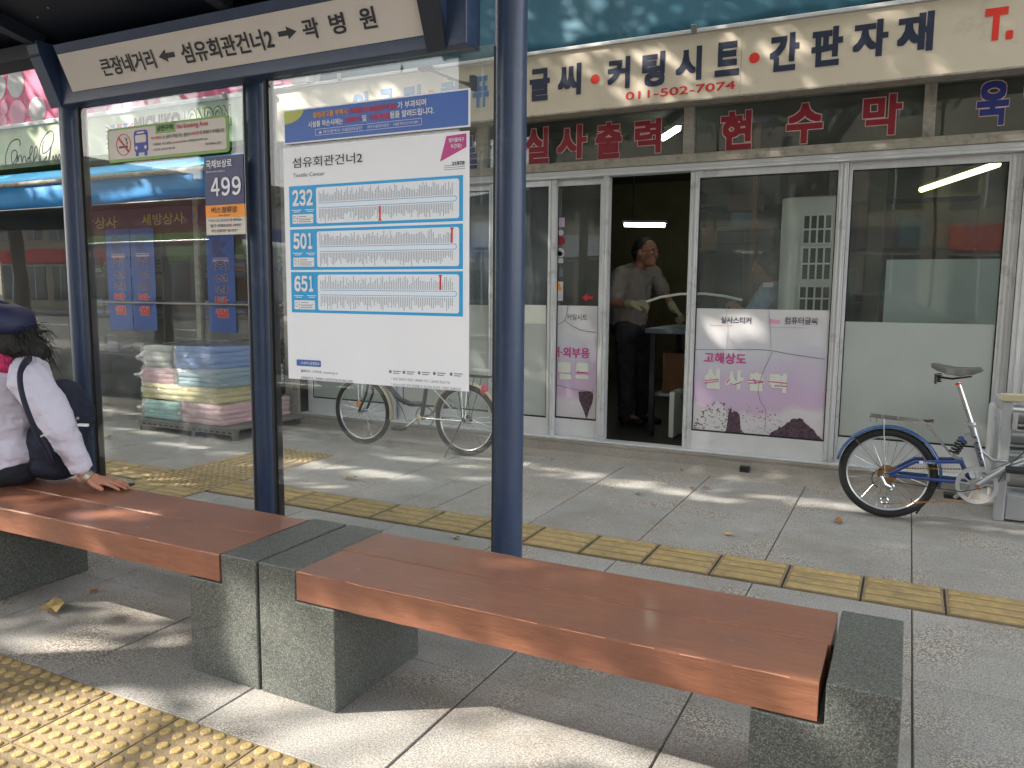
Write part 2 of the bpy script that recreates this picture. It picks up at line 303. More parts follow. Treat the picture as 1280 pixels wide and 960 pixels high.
# ------------------------------------------------------------------ mesh builder
def V3(*a): return Vector(a[0]) if len(a) == 1 else Vector(a)
class MB:
    def __init__(s): s.v = []; s.f = []; s.m = []
    def add(s, vs, fs, mi=0):
        o = len(s.v); s.v += [tuple(v) for v in vs]; s.f += [tuple(i + o for i in f) for f in fs]; s.m += [mi] * len(fs); return s
    def box(s, x0, x1, y0, y1, z0, z1, mi=0):
        if x0 > x1: x0, x1 = x1, x0
        if y0 > y1: y0, y1 = y1, y0
        if z0 > z1: z0, z1 = z1, z0
        return s.add([(x, y, z) for z in (z0, z1) for y in (y0, y1) for x in (x0, x1)],
                     [(0, 2, 3, 1), (4, 5, 7, 6), (0, 1, 5, 4), (2, 6, 7, 3), (0, 4, 6, 2), (1, 3, 7, 5)], mi)
    def bar(s, a, b, wd, ht, up=(0, 0, 1), mi=0):
        a = V3(a); b = V3(b); d = (b - a).normalized(); r = d.cross(V3(up)); 
        if r.length < 1e-4: r = d.cross(Vector((1, 0, 0)))
        r.normalize(); u = r.cross(d); r = r * wd / 2; u = u * ht / 2
        return s.add([p + i * r + j * u for p in (a, b) for j in (-1, 1) for i in (-1, 1)],
                     [(0, 1, 3, 2), (4, 6, 7, 5), (0, 4, 5, 1), (2, 3, 7, 6), (0, 2, 6, 4), (1, 5, 7, 3)], mi)
    def tube(s, pts, r, seg=12, mi=0, caps=True, closed=False, flat=None):
        pts = [V3(p) for p in pts]; n = len(pts); rs = r if isinstance(r, (list, tuple)) else [r] * n
        vs = []; prev = None
        for i, p in enumerate(pts):
            if closed: d = pts[(i + 1) % n] - pts[i - 1]
            else: d = pts[min(i + 1, n - 1)] - pts[max(i - 1, 0)]
            d.normalize()
            if prev is None:
                q = Vector((0, 0, 1)) if abs(d.z) < .9 else Vector((0, 1, 0)); a = (q - d * q.dot(d)).normalized()
            else:
                a = (prev - d * prev.dot(d)).normalized()
            prev = a; b = d.cross(a)
            for k in range(seg):
                t = 2 * math.pi * k / seg
                vs.append(p + (a * math.cos(t) * (flat[0] if flat else 1) + b * math.sin(t) * (flat[1] if flat else 1)) * rs[i])
        fs = []
        for i in range(n if closed else n - 1):
            j = (i + 1) % n
            for k in range(seg):
                l = (k + 1) % seg
                fs.append((i * seg + k, i * seg + l, j * seg + l, j * seg + k))
        if caps and not closed:
            fs.append(tuple(range(seg - 1, -1, -1))); fs.append(tuple((n - 1) * seg + k for k in range(seg)))
        return s.add(vs, fs, mi)
    def cyl(s, a, b, r, seg=16, r2=None, mi=0): return s.tube([a, b], [r, r if r2 is None else r2], seg, mi)
    def torus(s, c, R, r, ax='y', seg=48, sg=8, a0=0, a1=2 * math.pi, flat=None, mi=0):
        full = abs(a1 - a0 - 2 * math.pi) < 1e-6
        n = seg if full else seg + 1; pts = []
        for i in range(n):
            t = a0 + (a1 - a0) * i / seg
            q = (math.cos(t) * R, math.sin(t) * R)
            pts.append(V3(c) + (Vector((q[0], 0, q[1])) if ax == 'y' else Vector((q[0], q[1], 0)) if ax == 'z' else Vector((0, q[0], q[1]))))
        return s.tube(pts, r, sg, mi, caps=not full, closed=full, flat=flat)
    def disc(s, c, r, nrm=(0, -1, 0), seg=24, rx=None, mi=0):
        c = V3(c); n = V3(nrm).normalized(); a = n.cross(Vector((0, 0, 1)))
        a = a.normalized() if a.length > .01 else Vector((1, 0, 0)); b = a.cross(n) * -1
        b = n.cross(a)
        rx = r if rx is None else rx
        return s.add([c + a * rx * math.cos(2 * math.pi * k / seg) + b * r * math.sin(2 * math.pi * k / seg) for k in range(seg)], [tuple(range(seg))], mi)
    def prism(s, poly, o, U, V, depth, mi=0):
        """poly in (u,v); extruded along U x V by depth (towards the back)"""
        o = V3(o); U = V3(U); V = V3(V); n = U.cross(V).normalized() * depth
        k = len(poly); vs = [o + U * p[0] + V * p[1] for p in poly]; vs += [v - n for v in vs]
        fs = [tuple(range(k)), tuple(range(2 * k - 1, k - 1, -1))]
        fs += [(i, i + k, (i + 1) % k + k, (i + 1) % k) for i in range(k)]
        return s.add(vs, fs, mi)
    def ell(s, c, r, rot=None, seg=16, rings=10, mi=0):
        c = V3(c); r = r if isinstance(r, (tuple, list)) else (r, r, r); vs = []; Rm = rot or Matrix.Identity(3)
        for i in range(1, rings):
            ph = math.pi * i / rings
            for k in range(seg):
                th = 2 * math.pi * k / seg
                vs.append(c + Rm @ Vector((r[0] * math.sin(ph) * math.cos(th), r[1] * math.sin(ph) * math.sin(th), r[2] * math.cos(ph))))
        vs.append(c + Rm @ Vector((0, 0, r[2]))); vs.append(c + Rm @ Vector((0, 0, -r[2])))
        T = len(vs) - 2; B = T + 1; fs = []
        for k in range(seg):
            l = (k + 1) % seg
            fs.append((T, k, l)); fs.append((B, (rings - 2) * seg + l, (rings - 2) * seg + k))
            for i in range(rings - 2): fs.append((i * seg + k, (i + 1) * seg + k, (i + 1) * seg + l, i * seg + l))
        return s.add(vs, fs, mi)
    def caps(s, a, b, r0, r1=None, seg=12):
        """round-ended tapering limb piece, one closed shell"""
        r1 = r0 if r1 is None else r1; a = V3(a); b = V3(b); d = (b - a); L = d.length; d = d / max(L, 1e-6)
        pts = []; rs = []
        for t in (-.98, -.8, -.5, -.2): pts.append(a + d * t * r0); rs.append(r0 * math.sqrt(max(1e-4, 1 - t * t)))
        pts.append(a + d * 0.0001); rs.append(r0); pts.append(b); rs.append(r1)
        for t in (.2, .5, .8, .98): pts.append(b + d * t * r1); rs.append(r1 * math.sqrt(max(1e-4, 1 - t * t)))
        return s.tube(pts, rs, seg)
def worldloc(o):
    p = Vector((0, 0, 0))
    while o is not None: p += o.location; o = o.parent
    return p
def link(name, me, parent=None, loc=(0, 0, 0)):
    o = bpy.data.objects.new(name, me); C.objects.link(o); o.location = loc
    if parent is not None: o.parent = parent
    return o
def mk(name, mb, mats, parent=None, smooth=None, bevel=0, bseg=2, recalc=False, kind=None, label=None, solid=0, sub=0):
    me = bpy.data.meshes.new(name); off = worldloc(parent)
    me.from_pydata([(v[0] - off.x, v[1] - off.y, v[2] - off.z) for v in mb.v], [], mb.f)
    mats = mats if isinstance(mats, (list, tuple)) else [mats]
    for q in mats: me.materials.append(M[q] if isinstance(q, str) else q)
    if len(mats) > 1:
        for p, i in zip(me.polygons, mb.m): p.material_index = i
    if recalc:
        bm = bmesh.new(); bm.from_mesh(me); bmesh.ops.recalc_face_normals(bm, faces=bm.faces); bm.to_mesh(me); bm.free()
    if smooth is not None:
        me.polygons.foreach_set('use_smooth', [True] * len(me.polygons)); me.set_sharp_from_angle(angle=math.radians(smooth))
    o = link(name, me, parent)
    if solid: md = o.modifiers.new('solid', 'SOLIDIFY'); md.thickness = solid
    if bevel:
        md = o.modifiers.new('bevel', 'BEVEL'); md.width = bevel; md.segments = bseg; md.limit_method = 'ANGLE'; md.angle_limit = math.radians(40); md.harden_normals = False
    if kind: o['kind'] = kind
    if label: o['label'] = label
    return o
def thing(name, label, cat, loc, group=None):
    o = bpy.data.objects.new(name, None); C.objects.link(o); o.location = loc; o.empty_display_size = .1
    o['label'] = label; o['category'] = cat
    if group: o['group'] = group
    return o
def tag(o, label, cat, group=None):
    o['label'] = label; o['category'] = cat
    if group: o['group'] = group
    return o
def bx(name, m, x0, x1, y0, y1, z0, z1, parent=None, **k): return mk(name, MB().box(x0, x1, y0, y1, z0, z1), m, parent, **k)
# flat lettering: the words fitted in the parallelogram A (bottom-left), A+B (bottom-right), A+Cv (top-left)
TS = bpy.data.scenes.new('workbench')
GC = {}
TO = bpy.data.objects.new('t', bpy.data.curves.new('t', 'FONT')); TO.data.resolution_u = 3; TS.collection.objects.link(TO)
def glyphs(body):
    if body in GC: return GC[body]
    o = TO; TO.data.body = body; TS.view_layers[0].update()
    e = o.evaluated_get(TS.view_layers[0].depsgraph); me = e.to_mesh()
    vs = [v.co.copy() for v in me.vertices]; fs = [tuple(p.vertices) for p in me.polygons]
    e.to_mesh_clear()
    GC[body] = (vs, fs); return GC[body]
def fit(body, A, B, Cv, r=0., n=None, room=None):
    """r: stroke thickening in em, drawn as copies moved round a square, stacked a hair apart"""
    vs, fs = glyphs(body)
    room = r if room is None else room
    x0 = min(v.x for v in vs) - room; x1 = max(v.x for v in vs) + room; y0 = min(v.y for v in vs) - room; y1 = max(v.y for v in vs) + room
    A = V3(A); B = V3(B); Cv = V3(Cv); mb = MB()
    sh_ = [(0, 0)] if r == 0 else [(0, 0), (1, 0), (1, 1), (0, 1), (-1, 1), (-1, 0), (-1, -1), (0, -1), (1, -1)]
    for i, (dx, dy) in enumerate(sh_):
        mb.add([A + B * ((v.x + dx * r - x0) / (x1 - x0)) + Cv * ((v.y + dy * r - y0) / (y1 - y0)) + n * (.00006 * i) for v in vs], fs)
    return mb
def letter(items, m, parent, name='lettering', off=.0, outline=None, om='text_outline', eps=.0015, nrm=(0, -1, 0)):
    """items: (body, A, B, Cv)"""
    n = V3(nrm)
    for body, A, B, Cv in items:
        if outline:
            mb = fit(body, V3(A) + n * eps, B, Cv, outline, n, room=off); q_ = mk('letter_outline', mb, om, parent)
        mb = fit(body, V3(A) + n * (eps + (.0012 if outline else 0)), B, Cv, off, n); q_ = mk(name, mb, m, parent)
    return q_
def pbox(body, bl, tr, Y):
    a = at(*bl, Y=Y); b = at(*tr, Y=Y)
    return (body, a, (b.x - a.x, 0, 0), (0, 0, b.z - a.z))
def wbox(body, x0, x1, z0, z1, Y): return (body, (x0, Y, z0), (x1 - x0, 0, 0), (0, 0, z1 - z0))

def poster_print(name, z0, z1):
    """soft printed picture: white sheet, lilac wash in the middle, white peaks below"""
    m = bpy.data.materials.new(name); m.use_nodes = True; M[name] = m; t = m.node_tree; N = t.nodes; L = t.links; b = N['Principled BSDF']
    g = N.new('ShaderNodeNewGeometry'); sx = N.new('ShaderNodeSeparateXYZ'); L.new(g.outputs['Position'], sx.inputs[0])
    n = N.new('ShaderNodeTexNoise'); n.inputs['Scale'].default_value = 3.2; n.inputs['Detail'].default_value = 6; L.new(g.outputs['Position'], n.inputs['Vector'])
    a = N.new('ShaderNodeMath'); a.operation = 'MULTIPLY_ADD'; a.inputs[1].default_value = .42; L.new(n.outputs['Fac'], a.inputs[0]); L.new(sx.outputs[2], a.inputs[2])
    mr = N.new('ShaderNodeMapRange'); mr.inputs[1].default_value = z0 + .21; mr.inputs[2].default_value = z1 + .21; L.new(a.outputs[0], mr.inputs[0])
    r = N.new('ShaderNodeValToRGB'); e = r.color_ramp.elements
    e[0].position = .0; e[0].color = lin('c3bcc3'); e[1].position = 1; e[1].color = lin('cdcccd')
    for p, c in ((.14, 'c9c4c9'), (.21, 'bea6c0'), (.34, 'bda8c4'), (.5, 'bfb6c8'), (.62, 'c2c0cc')): k = e.new(p); k.color = lin(c)
    L.new(mr.outputs[0], r.inputs[0]); L.new(r.outputs[0], b.inputs['Base Color']); b.inputs['Roughness'].default_value = .45
poster_print('poster_picture', .28, 1.12)
# ================================================================== THE SETTING
def struct(name, mb, m, parent=None, **k):
    o = mk(name, mb, m, parent, **k)
    if parent is None: o['kind'] = 'structure'
    return o
struct('ground', MB().box(-150, 150, -150, 150, -.3, -.16), 'asphalt')
struct('road', MB().box(-90, 90, -14.0, -.75, -.15, -.13), 'asphalt')
mk_ = MB()
for y in (-4.1, -10.6):
    for i in range(-20, 20): mk_.box(i * 4.5, i * 4.5 + 2.2, y, y + .12, -.126, -.1255)
mk_.box(-90, 90, -7.2, -7.08, -.126, -.1255); mk_.box(-90, 90, -7.45, -7.33, -.126, -.1255)
o = struct('road_marking', mk_, 'road_paint')
# pavement: mortar bed, loose slabs on it
pave = struct('pavement', MB().box(-60, 60, -.6, 5.6, -.125, -.0075), 'mortar')
kb = struct('kerb', MB(), 'kerb_stone')
kerb_me = None
k1 = MB().box(0, .99, -.76, -.602, -.13, .005)
first = mk('kerb_stone', k1, 'kerb_stone', kb, bevel=.012); first.location.x = -14
for i in range(1, 20):
    c = first.copy(); C.objects.link(c); c.location.x = -14 + i
kfar = MB().box(-60, -14.01, -.76, -.602, -.13, .005); kfar.box(6.0, 60, -.76, -.602, -.13, .005)
mk('kerb_run', kfar, 'kerb_stone', kb)
far = struct('far_pavement', MB().box(-90, 90, -18.5, -14.0, -.15, -.01), 'paving')
PX = .605; X0 = .077; GX = .003; GY = .0014
def slab_mesh(wd, dp):
    mb = MB().box(-wd / 2, wd / 2, -dp / 2, dp / 2, -.03, 0)
    me = bpy.data.meshes.new('slab'); me.from_pydata(mb.v, [], mb.f)
    bm = bmesh.new(); bm.from_mesh(me)
    es = [e for e in bm.edges if all(v.co.z > -.001 for v in e.verts)]
    bmesh.ops.bevel(bm, geom=es, offset=.0025, segments=1, affect='EDGES'); bm.to_mesh(me); bm.free()
    me.materials.append(M['paving']); return me
rnd = random.Random(3)
for (ya, yb) in ((1.487, 2.100), (2.100, 2.712), (2.712, 3.345), (3.665, 4.275), (4.275, 4.885), (4.885, 5.256)):
    me = slab_mesh(PX - 2 * GX, yb - ya - 2 * GY)
    for k in range(-3, 21):
        xc = X0 - PX * k + PX / 2 + PX * 0
        if ya > 3.6 and ya < 4.8 and -4.5 < xc < -3.6: xc = xc
        s = link('slab', me, pave, (xc - 0, (ya + yb) / 2, rnd.uniform(-.0012, .0008)))
        s.rotation_euler = (rnd.uniform(-.0012, .0012), rnd.uniform(-.0012, .0012), 0)
# paving further along the street and behind the camera, where single slabs are not told apart
mb = MB()
for i in range(-60, 40):
    xa = X0 - PX * i
    for (ya, yb) in ((-.59, .02), (.02, .58)): mb.box(xa + GX, xa + PX - GX, ya + GY, yb - GY, -.03, 0)
    if -12 < xa < 1.8: continue
    for (ya, yb) in ((.58, 1.49), (1.49, 2.1), (2.1, 2.71), (2.71, 3.34), (3.665, 4.275), (4.275, 4.885), (4.885, 5.256)):
        mb.box(xa + GX, xa + PX - GX, ya + GY, yb - GY, -.03, 0)
st = mk('paving_run', mb, 'paving', pave); st['kind'] = 'stuff'
# tactile tiles
def dot_tile():
    mb = MB().box(-.147, .147, -.147, .147, -.03, .003)
    for i in range(6):
        for j in range(6):
            x = -.125 + .05 * i; y = -.125 + .05 * j
            mb.tube([(x, y, .002), (x, y, .0065), (x, y, .0085)], [.0168, .0155, .0125], 12, mi=1)
    return mb
def bar_tile():
    mb = MB().box(-.147, .147, -.147, .147, -.03, .003)
    for i in range(4):
        y = -.11 + i * .0733
        vs = [(-.138, y - .024, .002), (.138, y - .024, .002), (.138, y + .024, .002), (-.138, y + .024, .002),
              (-.130, y - .017, .0085), (.130, y - .017, .0085), (.130, y + .017, .0085), (-.130, y + .017, .0085)]
        mb.add(vs, [(4, 5, 6, 7), (0, 1, 5, 4), (1, 2, 6, 5), (2, 3, 7, 6), (3, 0, 4, 7)], 1)
    return mb
def shared(mb, m):
    me = bpy.data.meshes.new('tactile_tile'); me.from_pydata(mb.v, [], mb.f); me.materials.append(M['tactile_worn']); me.materials.append(M[m]); me.polygons.foreach_set('material_index', mb.m); return me
dme = shared(dot_tile(), 'tactile_yellow'); bme = shared(bar_tile(), 'tactile_yellow')
def tt(me, x, y, rz=0): 
    o = link('tactile_tile', me, pave, (x, y, .001 + rnd.uniform(-.001, .001))); o.rotation_euler = (rnd.uniform(-.002, .002), rnd.uniform(-.002, .002), rz + rnd.uniform(-.004, .004))
for i in range(20):
    for j in range(3): tt(dme, -4.64 + .3 * i - .01 * 0, 1.333 - .3 * j)
for i in range(24): tt(bme, -3.598 + .3035 * i, 3.505)
for i in range(21): tt(bme, -4.502 - .3035 * i, 3.505)
for i in range(2):
    x = -4.2 + .3 * i
    tt(bme, x, 3.205); tt(dme, x, 3.505); tt(dme, x, 3.805); tt(bme, x, 4.105, math.pi / 2); tt(dme, x, 4.405)
# the foot of the shop fronts: a worn concrete strip, a low step, the stone sill
foot = MB()
pts = []
for i in range(71):
    x = -13 + i * .25
    y = 5.30 + .05 * math.sin(x * 1.3) * .6
    pts.append(x)
vs = []; fs = []
for i, x in enumerate(pts):
    j = rnd.uniform(-.008, .008)
    vs += [(x, 5.258 + j * .6, -.004), (x, 5.268 + j * .6, .006 + rnd.uniform(-.002, .003)), (x, 5.375 + j, .034 + rnd.uniform(-.004, .004)), (x, 5.388 + j, .086 + rnd.uniform(-.003, .003)), (x, 5.42, .09)]
n = 5
for i in range(len(pts) - 1):
    for k in range(n - 1): fs.append((i * n + k, (i + 1) * n + k, (i + 1) * n + k + 1, i * n + k + 1))
foot.add(vs, fs)
step = struct('concrete_step', foot, 'concrete', smooth=60)
mk('drain_hole', MB().box(-.96, -.90, 5.345, 5.395, .026, .062), 'gasket', step)
# ================================================================== BUS SHELTER
YS = 2.30
sh = thing('bus_shelter', 'navy blue bus shelter with round posts, glass back wall and dark roof', 'bus shelter', (-3.3, YS, 0))
for x in (-1.165, -2.233, -3.30, -4.37, -5.44):
    xp = x * 1.0435; YPs = 2.40
    p = mk('post', MB().cyl((xp, YPs, -.02), (xp, YPs, 2.8 if x > -1.2 else 2.235), .0532, 40), 'navy_paint', sh, smooth=40)
    if x < -1.2: mk('post_edge_strip', MB().box(x + .048, x + .060, YS - .012, YS + .03, .08, 1.99), 'gasket', p)
    if False: mk('post_flange', MB().cyl((x, YS, 0), (x, YS, .012), .085, 24), 'navy_paint', p, smooth=40)
# roof: ribbed underside, edge beams, tilted up towards the road
rf = MB(); ZR = lambda y: 2.235 + (2.36 - y) * .22
rf.prism([(.62, ZR(.62)), (2.36, 2.235), (2.36, 2.285), (.62, ZR(.62) + .05)], (-5.62, 0, 0), (0, 1, 0), (0, 0, 1), -4.32)
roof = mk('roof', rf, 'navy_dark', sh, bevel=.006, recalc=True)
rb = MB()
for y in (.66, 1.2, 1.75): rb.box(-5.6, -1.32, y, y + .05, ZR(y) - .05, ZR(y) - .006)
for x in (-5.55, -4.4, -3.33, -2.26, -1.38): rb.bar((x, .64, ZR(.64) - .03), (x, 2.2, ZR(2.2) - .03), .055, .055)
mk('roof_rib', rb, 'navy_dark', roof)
pr = MB()
for i in range(90):
    x = rnd.uniform(-5, -1.4); y = rnd.uniform(1.0, 2.15); pr.ell((x, y, ZR(y) - .001), .004, seg=6, rings=4)
o = mk('rivet', pr, 'steel', roof); o['kind'] = 'stuff'
# beam behind the name board, from end to end
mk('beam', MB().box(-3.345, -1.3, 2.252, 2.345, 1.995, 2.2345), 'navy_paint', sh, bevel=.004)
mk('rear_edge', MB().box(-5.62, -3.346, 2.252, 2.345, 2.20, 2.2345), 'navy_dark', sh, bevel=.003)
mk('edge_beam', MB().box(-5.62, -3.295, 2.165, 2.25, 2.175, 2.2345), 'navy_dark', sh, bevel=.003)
# tilted bracket plates at the head of the left post
def endplate(x0, x1):
    return MB().prism([(2.155, 2.2345), (2.165, 2.185), (2.25, 1.985), (2.251, 2.2345)], (x0, 0, 0), (0, 1, 0), (0, 0, 1), x1 - x0)
mk('bracket', endplate(-3.292, -3.222), 'navy_paint', sh, recalc=True)
mk('bracket', endplate(-1.372, -1.3), 'navy_dark', sh, recalc=True)
# name board: a white light box face leaning out at the top
bo = V3(-3.21, 2.25, 2.04); bU = Vector((1, 0, 0)); bV = (Vector((0, -.058, .13))).normalized(); bN = bU.cross(bV)
x1b = -1.4165
fr = MB().prism([(-.01, -.045), (x1b - bo.x + .045, -.045), (x1b - bo.x + .045, .185), (-.01, .185)], bo - bN * .004, bU, bV, .05)
nb = mk('name_board', fr, 'navy_paint', sh, recalc=True)
sf = MB().prism([(0, 0), (x1b - bo.x, 0), (x1b - bo.x, .148), (0, .148)], bo + bN * .002, bU, bV, .005)
mk('board_face', sf, 'sign_white', nb, recalc=True)
def sb(body, bl, tr):
    a = atp(*bl, bo + bN * .003, bN); b = atp(*tr, bo + bN * .003, bN); d = b - a
    return (body, a, bU * d.dot(bU), bV * d.dot(bV))
letter([sb('큰장네거리', (131, 96), (189, 61.5)), sb('섬유회관건너2', (231.5, 80), (337, 34)), sb('곽', (382, 50), (395, 21)), sb('병', (416, 44), (428, 14.5)), sb('원', (453, 37.5), (466.5, 7))], 'ink', nb, off=.022, nrm=bN)
def arrow(c1, c2, left=True):
    a = atp(*c1, bo + bN * .004, bN); b = atp(*c2, bo + bN * .004, bN); d = b - a; W = d.dot(bU); H = d.dot(bV)
    P = [(0, .5), (.5, 0), (.5, .3), (1, .3), (1, .7), (.5, .7), (.5, 1)]
    if not left: P = [(1 - p, q) for p, q in P][::-1]
    return MB().prism([(p * W, q * H) for p, q in P], a, bU, bV, .001)
am = arrow((201, 79), (215, 60)); a2 = arrow((350, 51), (368, 31), False); mk('arrow', am, 'ink', nb); mk('arrow', a2, 'ink', nb)
# glass back wall
for (xa, xb) in ((-3.236, -2.292), (-2.17, -1.222), (-4.31, -3.356), (-5.38, -4.43)):
    if xa < -3.3: continue
    g = mk('glass_panel', MB().box(xa, xb, YS - .005, YS + .005, .12, 1.994), 'shelter_glass', sh)
for x in (-3.236, -2.292, -2.17, -1.222):
    e = mk('glass_edge', MB().box(x - .0015, x + .0015, YS - .0055, YS + .0055, .12, 1.99), 'gasket', sh)
# ---- no smoking board on the left pane
YB = YS - .012
def rrect(x0, x1, z0, z1, r, n=5):
    P = []
    for cx, cz, a in ((x1 - r, z1 - r, 0), (x0 + r, z1 - r, 90), (x0 + r, z0 + r, 180), (x1 - r, z0 + r, 270)):
        for i in range(n + 1):
            t = math.radians(a + 90 * i / n); P.append((cx + r * math.cos(t), cz + r * math.sin(t)))
    return P
EX = Vector((1, 0, 0)); EZ = Vector((0, 0, 1))
def plate(name, m, x0, x1, z0, z1, Y, parent, r=.0, d=.003):
    P = rrect(x0, x1, z0, z1, r) if r else [(x0, z0), (x1, z0), (x1, z1), (x0, z1)]
    return mk(name, MB().prism(P, (0, Y, 0), EX, EZ, d), m, parent)
ns = thing('no_smoking_sign', 'wide white no smoking sign with green border and blue bus picture on shelter glass', 'sign', (-2.71, YB, 1.74))
plate('sign_border', 'sign_green', -3.056, -2.366, 1.742, 1.880, YB - .002, ns, .014, .006)
plate('sign_face', 'sign_white', -3.046, -2.376, 1.753, 1.871, YB - .0045, ns, .01, .003)
Yn = YB - .005
def q(px, py, Y=Yn): v = at(px, py, Y=Y); return v.x, v.z
cx, cz = q(154.5, 181); 
ring = MB().torus((cx, Yn, cz), .0425, .0052, 'y', 36, 6, flat=(1, .3)); ring.v = [(cx + (v[0] - cx) * 1.0, Yn + (v[1] - Yn) * .3, cz + (v[2] - cz) * 1.0) for v in ring.v]
ring.bar((cx - .030, Yn - .001, cz + .030), (cx + .030, Yn - .001, cz - .030), .003, .007)
mk('prohibition_ring', ring, 'text_red', ns)
cg = MB().box(cx - .028, cx + .012, Yn - .001, Yn, cz - .013, cz - .005); cg.box(cx + .014, cx + .019, Yn - .001, Yn, cz - .013, cz - .005); cg.box(cx + .021, cx + .025, Yn - .001, Yn, cz - .013, cz - .005)
cg.tube([(cx + .02, Yn - .001, cz), (cx + .026, Yn - .001, cz + .008), (cx + .016, Yn - .001, cz + .014), (cx + .022, Yn - .001, cz + .022), (cx + .008, Yn - .001, cz + .026)], .0018, 5)
mk('cigarette_picture', cg, 'ink', ns)
bxx, bz = q(176.5, 180)
bu = MB().prism(rrect(bxx - .041, bxx + .041, bz - .034, bz + .055, .016), (0, Yn - .001, 0), EX, EZ, .001)
for s_ in (-1, 1): bu.box(bxx + s_ * .026 - .008, bxx + s_ * .026 + .008, Yn - .001, Yn, bz - .047, bz - .033)
mk('bus_picture', bu, 'icon_blue', ns)
bw_ = MB().prism(rrect(bxx - .032, bxx + .032, bz + .006, bz + .036, .006), (0, Yn - .002, 0), EX, EZ, .001)
bw_.prism(rrect(bxx - .022, bxx + .022, bz + .042, bz + .049, .003), (0, Yn - .002, 0), EX, EZ, .001)
for s_ in (-1, 1): bw_.disc((bxx + s_ * .027, Yn - .002, bz - .014), .0075)
mk('bus_window', bw_, 'sign_white', ns)
lx0, _ = q(194.5, 160); lx1, _ = q(219, 160)
plate('green_label', 'sign_green', lx0, lx1, 1.838, 1.879, Yn - .001, ns)
def w2(body, pxa, pxb, z0, z1, Y=Yn): return wbox(body, q(pxa, 170)[0], q(pxb, 170)[0], z0, z1, Y)
letter([w2('금연구역', 197, 217, 1.846, 1.870, Yn - .0015)], 'ink', ns, off=.03)
letter([w2('No Smoking Area', 222, 261, 1.842, 1.866), w2('버스정류소', 189, 203, 1.816, 1.829), w2('10만원', 239.5, 249, 1.817, 1.830), w2('승차대', 216, 225, 1.792, 1.801)], 'text_red', ns, off=.01)
letter([w2('는 금연구역입니다. 흡연시', 204, 238.5, 1.815, 1.830), w2('의 과태료가 부과됩니다.', 250, 281, 1.816, 1.831), w2('· 지정범위 : 버스정류소', 190, 215.5, 1.792, 1.802), w2('및 택시, 지하철출입구로부터 10m', 226, 260, 1.793, 1.802), w2('· 시 행 일 : 2012년 7월 1일', 190, 218, 1.772, 1.781), w2('대구광역시 중구', 257, 277, 1.772, 1.783)], 'ink', ns, off=.008)
# ---- road address plate
ap = thing('address_plate', 'navy road address plate with number 499, orange and white lower part, on shelter glass', 'sign', (-2.4, YB, 1.43))
plate('plate_back', 'plate_navy', -2.501, -2.296, 1.545, 1.729, YB - .001, ap, .004, .006)
plate('orange_part', 'plate_orange', -2.501, -2.296, 1.4965, 1.5442, YB - .001, ap, 0, .006)
plate('white_part', 'sign_white', -2.501, -2.296, 1.430, 1.496, YB - .001, ap, 0, .006)
Ya = YB - .002
letter([wbox('국채보상로', -2.488, -2.352, 1.685, 1.716, Ya), *[wbox(ch_, -2.466 + .056 * i_, -2.466 + .056 * i_ + .046, 1.578, 1.648, Ya) for i_, ch_ in enumerate('４９９')]], 'text_white', ap, off=.02)
letter([wbox('Gukchaebosang-ro', -2.488, -2.39, 1.667, 1.676, Ya)], 'text_white', ap)
letter([wbox('버스정류장', -2.468, -2.332, 1.513, 1.537, Ya), wbox('Bus Stop', -2.428, -2.372, 1.501, 1.508, Ya)], 'ink', ap, off=.015)
letter([wbox('"119, 112 신고시 이 위치는', -2.486, -2.310, 1.479, 1.491, Ya), wbox('"중구 국채보상로 499번', -2.480, -2.316, 1.459, 1.471, Ya), wbox('버스정류장" 입니다."', -2.470, -2.330, 1.439, 1.451, Ya)], 'ink', ap, off=.01)
# ---- blue notice strip
bn = thing('blue_notice', 'long blue notice strip with white and red writing above the bus timetable', 'notice', (-1.7, YB, 1.745))
x0, x1, z0, z1 = -2.090, -1.306, 1.748, 1.868
plate('notice_edge', 'white_board', x0, x1, z0, z1, YB - .001, bn, 0, .004)
plate('notice_face', 'board_blue', x0 + .006, x1 - .006, z0 + .005, z1 - .005, YB - .0025, bn, 0, .002)
Yc = YB - .003
mk('yellow_corner', MB().prism([(x0 + .006, z1 - .005), (x0 + .006, z1 - .05)] + [(x0 + .006 + .09 * math.sin(t), z1 - .005 - .045 * math.cos(t)) for t in (.35, .7, 1.05, 1.4, 1.57)], (0, Yc - .0005, 0), EX, EZ, .0006), 'board_yellow', bn)
def nx(u): return x0 + (x1 - x0) * u
letter([wbox('불법광고물 부착시', nx(.18), nx(.375), 1.829, 1.850, Yc)], 'text_orange', bn, off=.02)
letter([wbox('손해배상 및 500만원이하 벌금', nx(.385), nx(.64), 1.829, 1.849, Yc), wbox('과태료부과', nx(.36), nx(.445), 1.799, 1.820, Yc), wbox('고발조치됨', nx(.49), nx(.60), 1.799, 1.820, Yc)], 'sign_red', bn, off=.02)
letter([wbox('가 부과되며', nx(.645), nx(.79), 1.828, 1.851, Yc), wbox('시설물 파손시에는', nx(.15), nx(.35), 1.798, 1.819, Yc), wbox('및', nx(.456), nx(.48), 1.798, 1.821, Yc), wbox('됨을 알려드립니다.', nx(.605), nx(.83), 1.799, 1.822, Yc)], 'text_white', bn, off=.02)
bt = MB()
for (ua, ub) in ((.19, .47), (.47, .765)):
    for (a_, b_, c_, d_) in ((ua, ub, 1.768, 1.7692), (ua, ub, 1.789, 1.7902)): bt.box(nx(a_), nx(b_), Yc - .0005, Yc, c_, d_)
    for u in (ua, ub): bt.box(nx(u), nx(u) + .0012, Yc - .0005, Yc, 1.768, 1.79)
mk('text_frame', bt, 'text_white', bn)
